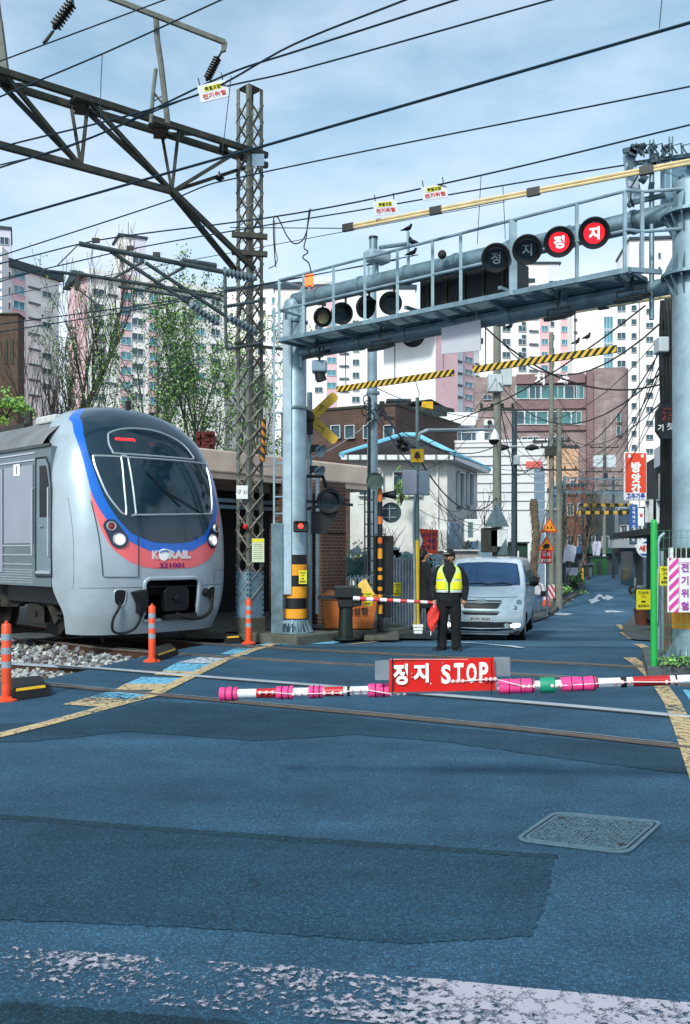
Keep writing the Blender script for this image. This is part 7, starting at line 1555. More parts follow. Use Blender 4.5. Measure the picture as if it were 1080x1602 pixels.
# utility cable tangle
rr=random.Random(21);SC='utility cables over the side street'
def cable(a,b,sag,r,label,m=WIREK,nm='utility_cable'):
 a=Vector(a);b=Vector(b);pts=[a.lerp(b,k/12)+Vector((0,0,-sag*4*(k/12)*(1-k/12)))for k in range(13)];mb=MB();mb.tube(pts,r*.74,5,False);return tag(mb.build(nm,m,smooth=True),label,'cable',SC)
C1='thin black utility cable in the sagging tangle strung over the side street'
P1=lambda:P(778+rr.uniform(-3,3),rr.uniform(560,700),27);P2=lambda:P(866,rr.uniform(640,740),44);P3_=lambda:P(946,rr.uniform(690,760),77);P4=lambda:P(1042,rr.uniform(500,690),16);P5=lambda:P(852,rr.uniform(560,720),50);P6=lambda:P(652,rr.uniform(630,740),18.9);P7=lambda:P(584,rr.uniform(600,660),21.6);P8=lambda:P(805,rr.uniform(650,760),30)
for f_,g_,n,sg in((P1,P2,4,.8),(P2,P3_,16,.9),(P1,P5,3,.7),(P5,P3_,9,.7),(P4,P3_,6,1.2),(P4,P2,4,1.0),(P8,P2,3,.4),(P1,P8,3,.1),(P6,P1,3,.35),(P7,P6,3,.15),(P7,P1,2,.4),(P4,P1,2,.8)):
 for _ in range(n):cable(f_(),g_(),sg*rr.uniform(.5,1.5),rr.choice([.010,.013,.018])*1.0,C1)
cable(P(1040,500,15.8),P(790,540,27),.9,.022,'thick black cable sagging under the walkway with pigeons on it');cable(P(1010,478,17),P(700,660,27),.3,.022,'thick diagonal cable dropping from the floodlight to the concrete pole');cable(P(1040,600,15.8),P(752,505,16.5),.5,.02,'black cable sloping across the dental building roof')
cable(P(653,712,18.8),P(778,778,27),.7,.022,'thick cable looping from the bell sign past the white house corner');cable(P(600,640,21.5),P(650,700,18.9),.15,.03,'short thick cable with splice box from the galvanised pole to the bell pole')
cable(P(584,655,21.4),P(395,730,17.5),.3,.010,'thin pale cable from the galvanised pole to the lattice mast',LGB);cable(P(653,690,18.9),P(860,735,40),.3,.012,'thin cable running level past the street lamp heads');cable(P(640,745,30),P(560,790,24),.2,.008,'thin cable stapled across the white house front')
for i in range(6):cable(P(rr.uniform(650,700),rr.uniform(730,800),19.5),P(rr.uniform(700,778),rr.uniform(780,830),27),rr.uniform(.2,.6),.009,C1)
mb=MB();c=P(627,695,20)
for i in range(7):mb.sphere(c+Vector((rr.uniform(-.12,.2),rr.uniform(-.1,.1),rr.uniform(-.12,.1))),rr.uniform(.07,.11),8)
tag(mb.build('splice_box',BLK),'lumpy black cable splice hanging in front of the tiled roof','splice box')
for x_,y_,lab in((797,511,'small pigeon on the cable below the white board'),(919,527,'pigeon upright on the sagging cable before the cream tower'),(902,535,'pigeon next to the upright one on the same cable')):bird(P(x_,y_+5,17.0),.5,lab,1.0)
# ================================================================ RIGHT SIDE: green post, mesh, signs, planter
gpz=11.9;ISL=.18;slab_=MB();slab_.prism([(P(1012,0,11.85).x,11.82,0),(9,11.5,0),(9,14.2,0),(P(1004,0,14.2).x,14.2,0)],(0,0,ISL));tag(slab_.build('concrete_plinth',PAVE,bevel=.02),'low pavement island under the big column and green mesh fence','plinth');GRP=mat('bright green post plastic','#16a244',.4,0,.05,3,dirt=.12);t=thing('green_post','bright green round-topped post at the end of the wire mesh fence','post',P(1023,1036,gpz));b=P(1023.5,1036,gpz);b.z=ISL
mb=MB();mb.lathe([(.042,0),(.042,1.80),(.037,1.83),(.024,1.85),(0,1.855)],(b.x,b.y,ISL),n=20);mb.build('post',GRP,t,smooth=50)
t=thing('mesh_fence','thin green wire mesh fence panel in front of the big column foot','fence',P(1060,1036,gpz));mb=MB();MSH=mat('green fence wire','#3d8c62',.5,.1,.1);fx0,fx1=b.x+.05,b.x+1.6
for i in range(22):x=fx0+i*(fx1-fx0)/21;mb.tube([(x,gpz,ISL+.01),(x,gpz,1.90)],.0024,4,False)
for z_ in(.22,.38,.54,.70,.86,1.02,1.18,1.34,1.5,1.66,1.80,1.89):mb.tube([(fx0,gpz-.004,z_),(fx1,gpz-.004,z_)],.0028,4,False)
mb.build('wires',MSH,t)
# pink striped danger sign
t=thing('danger_board','white board with magenta diagonal stripes and vertical Korean lettering on the mesh','sign',P(1085,958,11.85));dp_=11.86;x0,x1,y0,y1=1045,1124,873,958;mb=MB();mb.prism([P(x0,y1,dp_),P(x1,y1,dp_),P(x1,y0,dp_),P(x0,y0,dp_)],(0,.015,0));pn=mb.build('panel',WHTP,t)
MAG=mat('magenta print','#cf3f9a',.5,0,.06)
def clip_stripes(xa,xb):
 mb=MB();c_=P(xa,y1,dp_-.004);W_=(xb-xa)*dp_/F;Hh=(y1-y0)*dp_/F;k=-W_;pit=.127;sw2=.066
 while k<Hh:
  poly=[(0,k),(W_,k+W_*1.0),(W_,k+W_*1.0+sw2),(0,k+sw2)];
  def clipz(pl,lim,keep_low):
   r=[]
   for i in range(len(pl)):
    a_,b_=pl[i],pl[(i+1)%len(pl)];ia=(a_[1]<=lim)if keep_low else(a_[1]>=lim);ib=(b_[1]<=lim)if keep_low else(b_[1]>=lim)
    if ia:r.append(a_)
    if ia!=ib:tt=(lim-a_[1])/(b_[1]-a_[1]);r.append((a_[0]+(b_[0]-a_[0])*tt,lim))
   return r
  poly=clipz(clipz(poly,Hh,True),0,False)
  if len(poly)>2:mb.prism([c_+Vector((x,0,z))for x,z in poly],(0,-.003,0))
  k+=pit
 mb.build('stripes',MAG,pn)
clip_stripes(1047,1062);clip_stripes(1108,1123)
for i,ch in enumerate('전기위험'):lettering(ch,.11,P(1072,888+i*20,dp_-.008),mat('magenta-violet print','#9a3a9c',.5),pn,bold=.03)
for i,ch in enumerate('접근금지'):lettering(ch,.11,P(1094,888+i*20,dp_-.008),mat('magenta-violet print','#9a3a9c',.5),pn,bold=.03)
mb=MB();mb.tube([P(1063,880,dp_-.01),P(1063,952,dp_-.01),P(1107,952,dp_-.01),P(1107,880,dp_-.01),P(1063,880,dp_-.01)],.003,4);mb.build('border',MAG,pn)
t=thing('white_rail_box','white-framed black grille just above the magenta striped board','grille',P(1080,870,12.0));mb=MB();mb.prism([P(1049,874,12.0),P(1110,874,12.0),P(1110,857,12.0),P(1049,857,12.0)],(0,.02,0));mb.build('back',BLK,t);mb=MB();mb.bar(P(1050,874,11.98),P(1050,857,11.98),.05,.04)
for i in range(7):mb.bar(P(1058+i*8,874,11.98),P(1058+i*8,857,11.98),.008)
mb.build('bars',WHTP,t)
t=thing('white_pipe','crooked white pipe standing behind the green mesh','pipe',P(1033,1000,13.0));mb=MB();mb.tube([P(1031,1016,13),P(1031,880,13),P(1030,850,13),P(1033,840,13),P(1040,834,13)],.022,8);mb.tube([P(1036,1018,13.1),P(1036,862,13.1)],.028,8);mb.build('pipe',GALVL,t,smooth=True);mb=MB();mb.bar(P(1027,972,12.9),P(1028,890,12.9),.04,.03);mb.build('strip',WHTP,t)
pt=thing('planter','brown round plant pot with a spiky green plant at the road edge','plant pot',PG(1006,978));b=PG(1006,979);mb=MB();mb.lathe([(.22,0),(.29,.5),(.31,.5),(.31,.58),(.27,.58),(.26,.52),(0,.5)],b,n=20);mb.build('pot',mat('brown terracotta','#5a2f22',.7,0,.12,4),pt,smooth=40);mb=MB()
for i in range(34):a_=rr.uniform(0,6.28);e=Vector((math.cos(a_),math.sin(a_),0));p=b+Vector((0,0,.5))+e*.08;mb.tube([p,p+e*.12+Vector((0,0,.35)),p+e*rr.uniform(.2,.36)+Vector((0,0,rr.uniform(.4,.75)))],[.02,.016,.003],4)
mb.build('leaves',LV[1],pt)
bush('grass tuft at the foot of the green mesh fence',Vector((4.3,12.05,.24)),.45,.05,420,33,.045,(0,1),nm='grass_tuft')
tk_=thing('wooden_board','brown wooden board leaning inside the mesh beside the column foot','board',P(1050,1010,12.9));mb=MB();mb.bar(P(1047,1020,12.9),P(1046,905,12.9),.12,.03);mb.build('board',mat('weathered wood','#7a6a5a',.85,0,.2,5),tk_)
sf=thing('scooter','parked grey scooter half hidden by the green post and the laundry sign','scooter',PG(1003,925));b=PG(1002,930);q=lambda x,y,z:b+Vector((x,y,z));mb=MB();mb.tube([q(-.2,0,.45),q(.1,0,.4),q(.5,0,.55),q(.8,0,.75)],[.1,.15,.16,.1],10);mb.tube([q(-.35,0,.3),q(-.3,0,.7),q(-.28,0,1.0)],.06,8);mb.build('body',SHB[1],sf,smooth=True);mb=MB()
for x_ in(-.45,.65):mb.lathe([(.12,-.05),(.26,-.05),(.27,0),(.26,.05),(.12,.05)],q(x_,0,.27),(0,1,0),18)
mb.build('wheel',RUB,sf);mb=MB();mb.tube([q(-.28,-.3,1.02),q(-.28,.3,1.02)],.02,6);mb.build('handlebar',BLK,sf)
# ================================================================ NEAR THINGS
# delineator posts
def delin(x,y,s,lab):
 b=G(x,y);t=thing('delineator_post',lab,'post',b,'orange flexible delineator posts');r=.052;hh=.84*s
 def seg(z0,z1,m,nm,k=1.0):mb=MB();mb.lathe([(r*k,z0),(r*k,z1)],b,n=18);return mb.build(nm,m,pb,smooth=True)
 mb=MB();mb.lathe([(.13,0),(.13,.012),(.10,.03),(r,.05),(r,hh-.02),(r*.8,hh),(r*.35,hh+.005),(r*.3,hh+.03),(0,hh+.035)],b,n=18);pb=mb.build('post',ORG,t,smooth=35)
 for k in(.05,.20,.35):seg(hh-.06-k-.07*1,hh-.06-k,REFL,'reflective_band',1.03)
 return t
delin(10,1096,1.0,'orange post with grey bands, nearest the camera at the left edge');delin(238,1035,.98,'orange post with pale bands in front of the train coupler');delin(389,1007,.92,'orange post farthest away, before the lattice mast foot')
def stopb(p4,h,lab,sx=1):
 t=thing('rubber_stop',lab,'wheel stop',G(*p4[0]),'black rubber wheel stops');q=[G(*p)for p in p4];c=sum(q,Vector())/4;mb=MB();n=4;top=[v.lerp(c,.16)+Vector((0,0,h))for v in q];mb.add([v+Vector((0,0,.002))for v in q]+top,[(3,2,1,0),(4,5,6,7)]+[(i,(i+1)%4,4+(i+1)%4,4+i)for i in range(4)]);bo=mb.build('block',RUB,t,bevel=.01)
 a0=q[0].lerp(top[0],.75);a1=q[1].lerp(top[1],.75);b0=q[0].lerp(top[0],.98);b1=q[1].lerp(top[1],.98);mb=MB();o_=Vector((0,-.004,.004));mb.prism([a0.lerp(a1,.08)+o_,a0.lerp(a1,.92)+o_,b0.lerp(b1,.92)+o_,b0.lerp(b1,.08)+o_],(0,-.004,.003));mb.build('yellow_strip',YEL,t)
stopb([(17,1098),(81,1089),(66,1070),(10,1076)],.12,'black rubber wheel stop with a yellow strip beside the nearest orange post');stopb([(243,1037),(280,1024),(268,1014),(234,1022)],.10,'black rubber wheel stop with a yellow strip beside the middle orange post');stopb([(352,1008),(378,1006),(374,997),(350,998)],.12,'small black rubber wheel stop beside the farthest orange post')
# near barrier arm -------------------------------------------------------------
def BA(x,dz=0.0):
 k=(x-345)/(1080-345);d=6.35-.35*k;y=1086-23*k+2.2*math.sin(k*math.pi);return P(x,y,d)+Vector((0,0,dz))
na=thing('crossing_barrier','red and white barrier arm with pink foam sleeves and bulbs, lowered across the near road','barrier',BA(1080))
APK=mat('pink foam sleeve','#ef3f86',.6,0,.1,12,.25,60,dirt=.25,dirtc='#a02a50');AWH=mat('white arm tape','#dcdce2',.4,0,.06,6,dirt=.2);ARD=mat('red arm tape','#b81a20',.4,0,.12,6,dirt=.2);DKT=mat('dark tape','#1a1620',.6);GRT=mat('green tape','#128a6a',.5,0,.1)
def aseg(x0,x1,r,m,nm,rag=0):
 n=max(2,int((x1-x0)/6));pts=[BA(x0+(x1-x0)*i/n)for i in range(n+1)];rr_=random.Random(int(x0));rs=[r*(1+rag*rr_.uniform(-1,1))for _ in pts];mb=MB();mb.tube(pts,rs,14);return mb.build(nm,m,na,smooth=45)
aseg(350,1420,.031,AWH,'arm_tube')
for x0,x1,m in((402,435,ARD),(508,538,ARD),(486,494,ARD),(922,936,ARD),(990,1048,ARD),(1110,1180,ARD),(1250,1320,ARD)):aseg(x0,x1,.0325,m,'tape_band')
for x0,x1 in((544,548),(971,980),(1056,1059)):aseg(x0,x1,.0345,DKT,'tape_band')
for i,(x0,x1,r)in enumerate(((345,372,.046),(433,459,.044),(484,506,.042),(577,609,.045),(780,836,.047),(878,932,.046))):
 fo=aseg(x0,x1,r,APK,'foam_sleeve',.06)
 for k in((.35,.75)if x1-x0<40 else(.3,.62,.95)):mb=MB();c=BA(x0+(x1-x0)*k);dr=(BA(x0+5)-BA(x0)).normalized();mb.lathe([(r*1.02,-.004),(r*1.08,-.002),(r*1.08,.002),(r*1.02,.004)],c,dr,14);mb.build('binding',DKT,fo)
aseg(845,868,.052,GRT,'green_wrap',.05)
# string of bulbs
BLB=mat('milky bulb','#f2c4c0',.3,0,.05,coat=.3);rr=random.Random(2);bp_=MB();wp_=MB();pts=[]
for x0,x1,y_ in((408,428,.010),(460,480,-.005),(508,534,-.004),(550,575,.01),(612,632,-.012),(656,672,.004),(707,722,.012),(758,772,.018),(818,834,.002),(862,876,.0),(960,982,.006),(1040,1056,-.004),(1120,1140,0)):
 n=3
 for i in range(n):x=x0+(x1-x0)*i/(n-1);p=BA(x,y_+(.045 if 640<x<780 else 0))+Vector((0,-.045-(.04 if 600<x<785 else 0),0));bp_.sphere(p,.0135,10);pts.append(p)
wp_.tube(pts,.0035,5,False);sr=wp_.build('string_wire',WHTP,na);o_=bp_.build('bulbs',BLB,sr,smooth=True);o_['kind']='stuff'
# sign on the arm
sd_=6.105;sgn=thing('stop_sign_board','red board lettered in Korean and STOP, tied onto the near barrier arm between grey plates','sign',P(692,1060,sd_));RB=mat('red stop board','#d3180f',.35,0,.06,3,dirt=.12)
cA=[P(609,1083,sd_),P(776,1080,sd_-.02),P(773,1029,sd_-.02),P(610,1033,sd_)];mb=MB();mb.prism(cA,(0,.012,0));pn=mb.build('panel',RB,sgn)
ax=(cA[1]-cA[0]).normalized();cz=sum(cA,Vector())/4
WL=mat('white stencil paint','#eaeaea',.5,0,.05,8,dirt=.12,dirtc='#c08a84')
for tx,x_,y_,w_,h_ in(('정',627,1055,23,33),('지',659,1053,24,30),('S',698,1055,15,30),('T',718,1053,15,31),('O',738,1053,16,31),('P',757,1052,14,32)):
 lettering(tx,h_*sd_/F,P(x_,y_,sd_-.016),WL,pn,ax,bold=.045 if tx in '정지' else.035,width=w_*sd_/F)
mb=MB();mb.box(P(692,1031.5,sd_-.012),(162*sd_/F,.006,.006));mb.build('edge_strip',mat('pinkish edge','#e88a84',.5),pn)
SLP=mat('scuffed silver plate','#9aa4ac',.35,.6,.12,8,dirt=.3)
for xs in((587,610),(773,799)):mb=MB();mb.prism([P(xs[0],1064 if xs[0]<600 else 1058,sd_+.02),P(xs[1],1064 if xs[0]<600 else 1058,sd_+.02),P(xs[1]-1,1032 if xs[0]<600 else 1028,sd_+.02),P(xs[0]-(0 if xs[0]<600 else 0),1034 if xs[0]<600 else 1028,sd_+.02)],(0,.004,0));mb.build('side_plate',SLP,sgn)
mb=MB()
for x_ in(614,769):mb.tube([P(x_,1030,sd_-.018),P(x_+1,1055,sd_-.018),P(x_,1087,sd_-.018)],.004,5)
mb.build('wire_tie',DKT,sgn);mb=MB()
for x_,y_ in((693,1037),(645,1054),(645,1060),(741,1051)):mb.sphere(P(x_,y_,sd_-.016),.005,8)
mb.build('bolt',SLP,sgn)
# machine that carries the arm, just outside the frame
nm_=thing('barrier_machine','near crossing barrier machine on the right carrying the padded arm','barrier',Vector((BA(1420).x,BA(1420).y,0)));q=BA(1420);mb=MB();mb.box((q.x+.15,q.y,.5),(.45,.45,1.0));mb.build('case',DG,nm_,bevel=.03);mb=MB();mb.box((q.x+.15,q.y,.03),(.7,.7,.06));mb.build('footing',CONC,nm_)
# ================================================================ VAN
VA=R(14);VO=Vector((3.03,21.0,-.47));VB=Vector((math.sin(VA),math.cos(VA),0));VL=Vector((math.cos(VA),-math.sin(VA),0))
def V(u,v,w):return VO+VB*u+VL*v+Vector((0,0,w))
VN=[(.26,.12),(.36,.03),(.60,0),(.80,.04),(.98,.12),(1.08,.22),(1.17,.45),(1.27,.85),(1.32,1.0),(1.60,1.35),(1.86,1.68),(1.91,1.85),(1.94,2.3)]
VW=[(.26,.86),(.36,.93),(.60,.96),(1.1,.96),(1.32,.93),(1.6,.87),(1.84,.79),(1.90,.70),(1.94,.35)]
def vs_(v,w):B=hermite(VW,w);t=min(abs(v)/max(B,1e-3),1);return hermite(VN,w)+(.34 if w<1.3 else.22)*(1-(1-t**2.8)**(1/2.8))
def VP(v,w,off=0):
 p=V(vs_(v,w),v,w)
 if off:
  e=.01;B=hermite(VW,w);v0=max(min(v,B-2*e),-B+2*e);a=V(vs_(v0+e,w),v0+e,w)-V(vs_(v0-e,w),v0-e,w);b=V(vs_(v0,w+e),v0,w+e)-V(vs_(v0,w-e),v0,w-e);n_=a.cross(b).normalized()
  if n_.dot(VB)>0:n_=-n_
  p=p+n_*off
 return p
van=thing('van','silver-blue passenger van with headlights on waiting behind the guard','van',VO);VPN=mat('silver-blue van paint','#d3dfe6',.25,.12,.04,2,coat=.6);VGL=glass('van windscreen glass','#1c466c',.05)
VLEN=5.12;wsv=[.26,.30,.36,.44,.52,.60,.68,.76,.84,.92,.98,1.03,1.08,1.12,1.17,1.22,1.27,1.32,1.38,1.46,1.54,1.62,1.70,1.78,1.84,1.87,1.90,1.92,1.94]
rows=[]
for w in wsv:
 B=hermite(VW,w);ts_=[math.sin(math.pi/2*i/18)for i in range(-18,19)];fr=[V(vs_(t*B,w),t*B,w)for t in ts_];u0=vs_(B,w);side=[u0+(VLEN-.12-u0)*k/14 for k in range(1,15)]
 rows.append([V(u,-B,w)for u in reversed(side)]+fr+[V(u,B,w)for u in side])
mb=MB();k=len(rows[0])
for i in range(len(rows)-1):
 for j in range(k-1):
  c=(rows[i][j]+rows[i+1][j+1]+rows[i+1][j]+rows[i][j+1])/4-VO;u_=c.dot(VB);w_=c.z
  if any((u_-uc)**2+(w_-.33)**2<.38**2 for uc in(.98,4.18))and abs(c.dot(VL))>.75:continue
  mb.f.append([i*k+j,i*k+j+1,(i+1)*k+j+1,(i+1)*k+j]);mb.m.append(0)
mb.v=[p for r_ in rows for p in r_]
mb.add([rows[-1][j]for j in range(k)],[tuple(range(k))]);mb.add([r_[0]for r_ in rows]+[r_[-1]for r_ in reversed(rows)],[tuple(range(2*len(rows)))]);body=mb.build('body',VPN,van,smooth=45)
def vdecal(pts,off,m,nm,parent=van,rings=4):
 cx=sum(p[0]for p in pts)/len(pts);cy=sum(p[1]for p in pts)/len(pts);mb=MB();n=len(pts);mb.v.append(VP(cx,cy,off))
 for kk in range(1,rings+1):
  for p in pts:mb.v.append(VP(cx+(p[0]-cx)*kk/rings,cy+(p[1]-cy)*kk/rings,off))
 for i in range(n):mb.f.append([0,1+i,1+(i+1)%n]);mb.m.append(0)
 for kk in range(rings-1):
  for i in range(n):a_=1+kk*n;b_=a_+n;mb.f.append([a_+i,a_+(i+1)%n,b_+(i+1)%n,b_+i]);mb.m.append(0)
 return mb.build(nm,m,parent,smooth=True)
def vline(pts,r,off,m,nm,parent=van):mb=MB();mb.tube([VP(p[0],p[1],off)for p in pts],r,6);return mb.build(nm,m,parent,smooth=True)
wsc=dense([(-.80,1.30),(-.76,1.55),(-.70,1.77),(-.5,1.795),(0,1.81),(.5,1.795),(.70,1.77),(.76,1.55),(.80,1.30),(.5,1.275),(0,1.265),(-.5,1.275)],.08);wso=vdecal(wsc,.008,VGL,'windscreen',van,7)
vline(wsc+[wsc[0]],.010,.008,BLK,'window_seal',wso)
vline([(-.6,1.29),(-.1,1.33),(.05,1.30)],.012,.02,BLK,'wiper',wso);vline([(.0,1.29),(.4,1.34),(.62,1.30)],.012,.02,BLK,'wiper',wso)
vline(dense([(-.82,1.06),(-.4,1.05),(0,1.045),(.4,1.05),(.82,1.06)],.1,False),.005,.001,BLK,'hood_seam',body)
GRL=mat('dark grille','#101418',.4,.2,.2,30)
vdecal(dense([(-.46,.985),(.46,.985),(.40,.84),(.36,.80),(-.36,.80),(-.40,.84)],.06),.006,GRL,'grille');vdecal(dense([(-.42,.72),(.42,.72),(.36,.66),(-.36,.66)],.06),.006,GRL,'lower_grille')
vline(dense([(-.46,.93),(.46,.93)],.08,False),.016,.02,CHR,'grille_bar');vline(dense([(-.42,.745),(.42,.745)],.08,False),.014,.015,CHR,'grille_bar')
em=vline([(-.07+.0,.92),(-.075,.99)],.010,.03,CHR,'emblem');vline([(.07+.02,.99),(.075,.92)],.010,.03,CHR,'emblem');vline([(-.07,.95),(.085,.96)],.010,.03,CHR,'emblem')
vline([(.13*math.cos(a_),.955+.055*math.sin(a_))for a_ in[6.283*i/18 for i in range(19)]],.007,.03,CHR,'emblem')
for s in(-1,1):
 hp=[(s*.60,.76),(s*.72,.98),(s*.86,1.13),(s*.93,1.12),(s*.945,.92),(s*.92,.80),(s*.86,.74),(s*.70,.735)];hl=vdecal(dense(hp,.05),.008,mat('clear headlamp plastic','#e6edf2',.1,.1,.15,20,coat=.8),'headlight')
 for c_,r_ in(((s*.83,.94),.065),((s*.76,.82),.05)):
  cc=VP(c_[0],c_[1],.012);nn=(VP(c_[0],c_[1],.04)-cc).normalized();mb=MB();mb.lathe([(0,.01),(r_*.6,.012),(r_,.0)],cc,nn,16);mb.build('lamp_lens',mat('headlamp reflector','#8ea4b4',.08,.8,.1,30),hl,smooth=True)
 fp=spl([(s*.64,.43),(s*.70,.47),(s*.84,.47),(s*.87,.44),(s*.82,.38),(s*.72,.36)],k=4);vdecal(fp,.010,emis('lit fog lamp','#fff0e4',1.6),'fog_lamp')
 # mirror
 m0=V(1.25,s*.93,1.30);mb=MB();mb.tube([m0,m0+VL*s*.10+Vector((0,0,.02))],.03,8);mb.tube([m0+VL*s*.08+Vector((0,0,.07)),m0+VL*s*.2+Vector((0,0,.09)),m0+VL*s*.30+Vector((0,0,.08))],[.10,.135,.08],12);mb.build('mirror',BLK,van,smooth=True)
 # side windows, door seams, wheels
 for a_,b_ in((1.75,2.4),(2.45,3.55),(3.6,4.8)):
  lean_=.28 if a_==1.75 else 0;mb=MB();mb.prism([V(a_-.30*(a_==1.75),s*.936,1.34),V(b_,s*.936,1.34),V(b_,s*.845,1.76),V(a_+lean_*.3,s*.845,1.76)],VL*s*.014);mb.build('side_window',VGL,van)
 mb=MB()
 for u_ in(1.45,2.42,3.58):mb.bar(V(u_,s*.962,.42),V(u_,s*.945,1.30),.008,.008)
 mb.build('door_seam',BLK,body);mb=MB()
 for u_ in(2.25,2.6):mb.bar(V(u_,s*.965,1.12),V(u_+.16,s*.965,1.12),.03,.03)
 mb.build('door_handle',VPN,van)
 for uc in(.98,4.18):
  mb=MB();mb.lathe([(.20,-.10),(.30,-.11),(.335,-.07),(.335,.07),(.30,.11),(.20,.10)],V(uc,s*.83,.33),VL*s,28);ty=mb.build('wheel',RUB,van,smooth=35);mb=MB();mb.lathe([(0,.06),(.05,.075),(.06,.05),(.19,.06),(.20,.09),(.205,.10)],V(uc,s*.83,.33),VL*s,20);mb.build('rim',SLP,ty,smooth=35)
  mb=MB();mb.lathe([(0,-.30),(.39,-.30),(.39,.0)],V(uc,s*.83,.34),VL*s,20);mb.build('wheel_arch',BLK,body)
vdecal(dense([(-.90,.52),(-.3,.505),(.3,.505),(.90,.52),(.90,.35),(.3,.30),(-.3,.30),(-.90,.35)],.07),.003,mat('grey bumper plastic','#2c3438',.55,0,.1),'bumper');vline(dense([(-.84,.385),(0,.36),(.84,.385)],.08,False),.014,.02,SLP,'bumper_strip')
mb=MB();pc=VP(0,.575,.02);mb.prism([pc+VL*-.26+Vector((0,0,-.055)),pc+VL*.26+Vector((0,0,-.055)),pc+VL*.26+Vector((0,0,.055)),pc+VL*-.26+Vector((0,0,.055))],-VB*.01);pl=mb.build('number_plate',WHTP,van);lettering('91어 3635',.075,pc-VB*.014,mat('dark plate digits','#2a3850',.5),pl,VL,(0,0,1),.02,width=.44)
mb=MB();mb.prism([V(.2,-.84,.22),V(VLEN-.2,-.84,.22),V(VLEN-.2,.84,.22),V(.2,.84,.22)],(0,0,.2));mb.build('underbody',BLK,van)
mb=MB();mb.bar(V(.15,-.45,.23),V(.15,.62,.23),.04,.03);mb.build('skid_bar',SLP,van)
# ================================================================ PEOPLE
def remesh(o,vox=.012,sm=4):
 r=o.modifiers.new('continuous surface','REMESH');r.mode='VOXEL';r.voxel_size=vox;r.use_smooth_shade=True
 s=o.modifiers.new('smooth','SMOOTH');s.iterations=sm;s.factor=.5
def limb(mb,pts,rs,n=14,sub=4):
 P_=[];R_=[]
 for i in range(len(pts)-1):
  for k in range(sub):
   t=k/sub;p0=Vector(pts[max(i-1,0)]);p1=Vector(pts[i]);p2=Vector(pts[i+1]);p3=Vector(pts[min(i+2,len(pts)-1)])
   P_.append(.5*(2*p1+(p2-p0)*t+(2*p0-5*p1+4*p2-p3)*t*t+(3*p1-p0-3*p2+p3)*t**3));R_.append(rs[i]+(rs[i+1]-rs[i])*t)
 P_.append(Vector(pts[-1]));R_.append(rs[-1]);mb.tube(P_,R_,n);mb.sphere(pts[0],rs[0],12);mb.sphere(pts[-1],rs[-1],12)
def torso(mb,secs,n=20):
 rows=[[Vector((xs+hw*math.copysign(abs(math.cos(a))**.8,math.cos(a)),ys+hd*math.copysign(abs(math.sin(a))**.8,math.sin(a)),z))for a in[2*math.pi*j/n for j in range(n)]]for z,hw,hd,xs,ys in secs]
 vs=[p for r in rows for p in r];fs=[(i*n+j,i*n+(j+1)%n,(i+1)*n+(j+1)%n,(i+1)*n+j)for i in range(len(rows)-1)for j in range(n)];fs+=[tuple(range(n)),tuple((len(rows)-1)*n+j for j in range(n))];mb.add(vs,fs)
SKIN=mat('skin','#b98468',.55,0,.06,9);HAIR=mat('black hair','#0e0c0c',.6,0,.2,30)
def head(mb,c,yaw,k=1.0):
 M_=Matrix.Rotation(yaw,3,'Z');q=lambda x,y,z:Vector(c)+M_@Vector((x*k,y*k,z*k))
 mb.sphere(c,.098*k,18,(.80,.98,1.12));mb.sphere(q(0,-.025,-.05),.066*k,14,(.9,1.0,1.0));mb.sphere(q(0,-.055,-.085),.032*k,10);mb.tube([q(0,-.088,.015),q(0,-.112,-.022),q(0,-.092,-.032)],[.010*k,.017*k,.012*k],8)
 mb.sphere(q(0,-.088,-.06),.017*k,8,(1.4,.7,.6));mb.sphere(q(0,-.080,.022),.03*k,8,(1.6,.6,.4))
 for s in(-1,1):mb.sphere(q(s*.078,.005,-.012),.024*k,8,(.4,.8,1.2));mb.sphere(q(s*.04,-.07,-.025),.026*k,8)
def eyes(c,yaw,parent,k=1.0):
 M_=Matrix.Rotation(yaw,3,'Z');mb=MB()
 for s in(-1,1):mb.sphere(Vector(c)+M_@Vector((s*.032*k,-.088*k,.0)),.010*k,8)
 return mb.build('eyes',mat('dark eye','#101010',.2),parent)
def hand(mb,wr,d,side,fwd,k=1.0):
 wr=Vector(wr);d=Vector(d).normalized();side=Vector(side).normalized();fwd=Vector(fwd).normalized();pc=wr+d*.045*k
 mb.tube([wr,pc,wr+d*.085*k],[.024*k,.036*k,.034*k],10)
 for i,l_ in enumerate((.068,.076,.070,.056)):
  b=wr+d*.08*k+side*(.028-i*.018)*k;mb.tube([b,b+d*l_*.45*k+fwd*.006*k,b+d*l_*.75*k+fwd*.022*k,b+d*l_*.88*k+fwd*.042*k],[.0095*k,.009*k,.0085*k,.007*k],7)
 b=wr+d*.03*k+side*.03*k;mb.tube([b,b+d*.03*k+side*.02*k+fwd*.01*k,b+d*.055*k+side*.022*k+fwd*.025*k],[.013*k,.011*k,.008*k],7)
def shoe(mb,an,yaw,k=1.0):
 M_=Matrix.Rotation(yaw,3,'Z');q=lambda x,y,z:Vector((an[0],an[1],0))+M_@Vector((x*k,y*k,z*k))
 rows=[]
 for y,hw,h in((.09,.028,.05),(.07,.040,.085),(.02,.042,.095),(-.05,.045,.075),(-.11,.050,.055),(-.16,.044,.04),(-.185,.02,.025)):rows.append([q(hw*math.cos(a),y,.006+max(h*math.sin(a),0)if math.sin(a)>=0 else.004)for a in[math.pi*j/8 for j in range(9)]]+[q(-hw,y,.002),q(hw,y,.002)])
 n=len(rows[0]);vs=[p for r in rows for p in r];mb.add(vs,[(i*n+j,i*n+(j+1)%n,(i+1)*n+(j+1)%n,(i+1)*n+j)for i in range(len(rows)-1)for j in range(n)]+[tuple(range(n)),tuple((len(rows)-1)*n+j for j in range(n))])
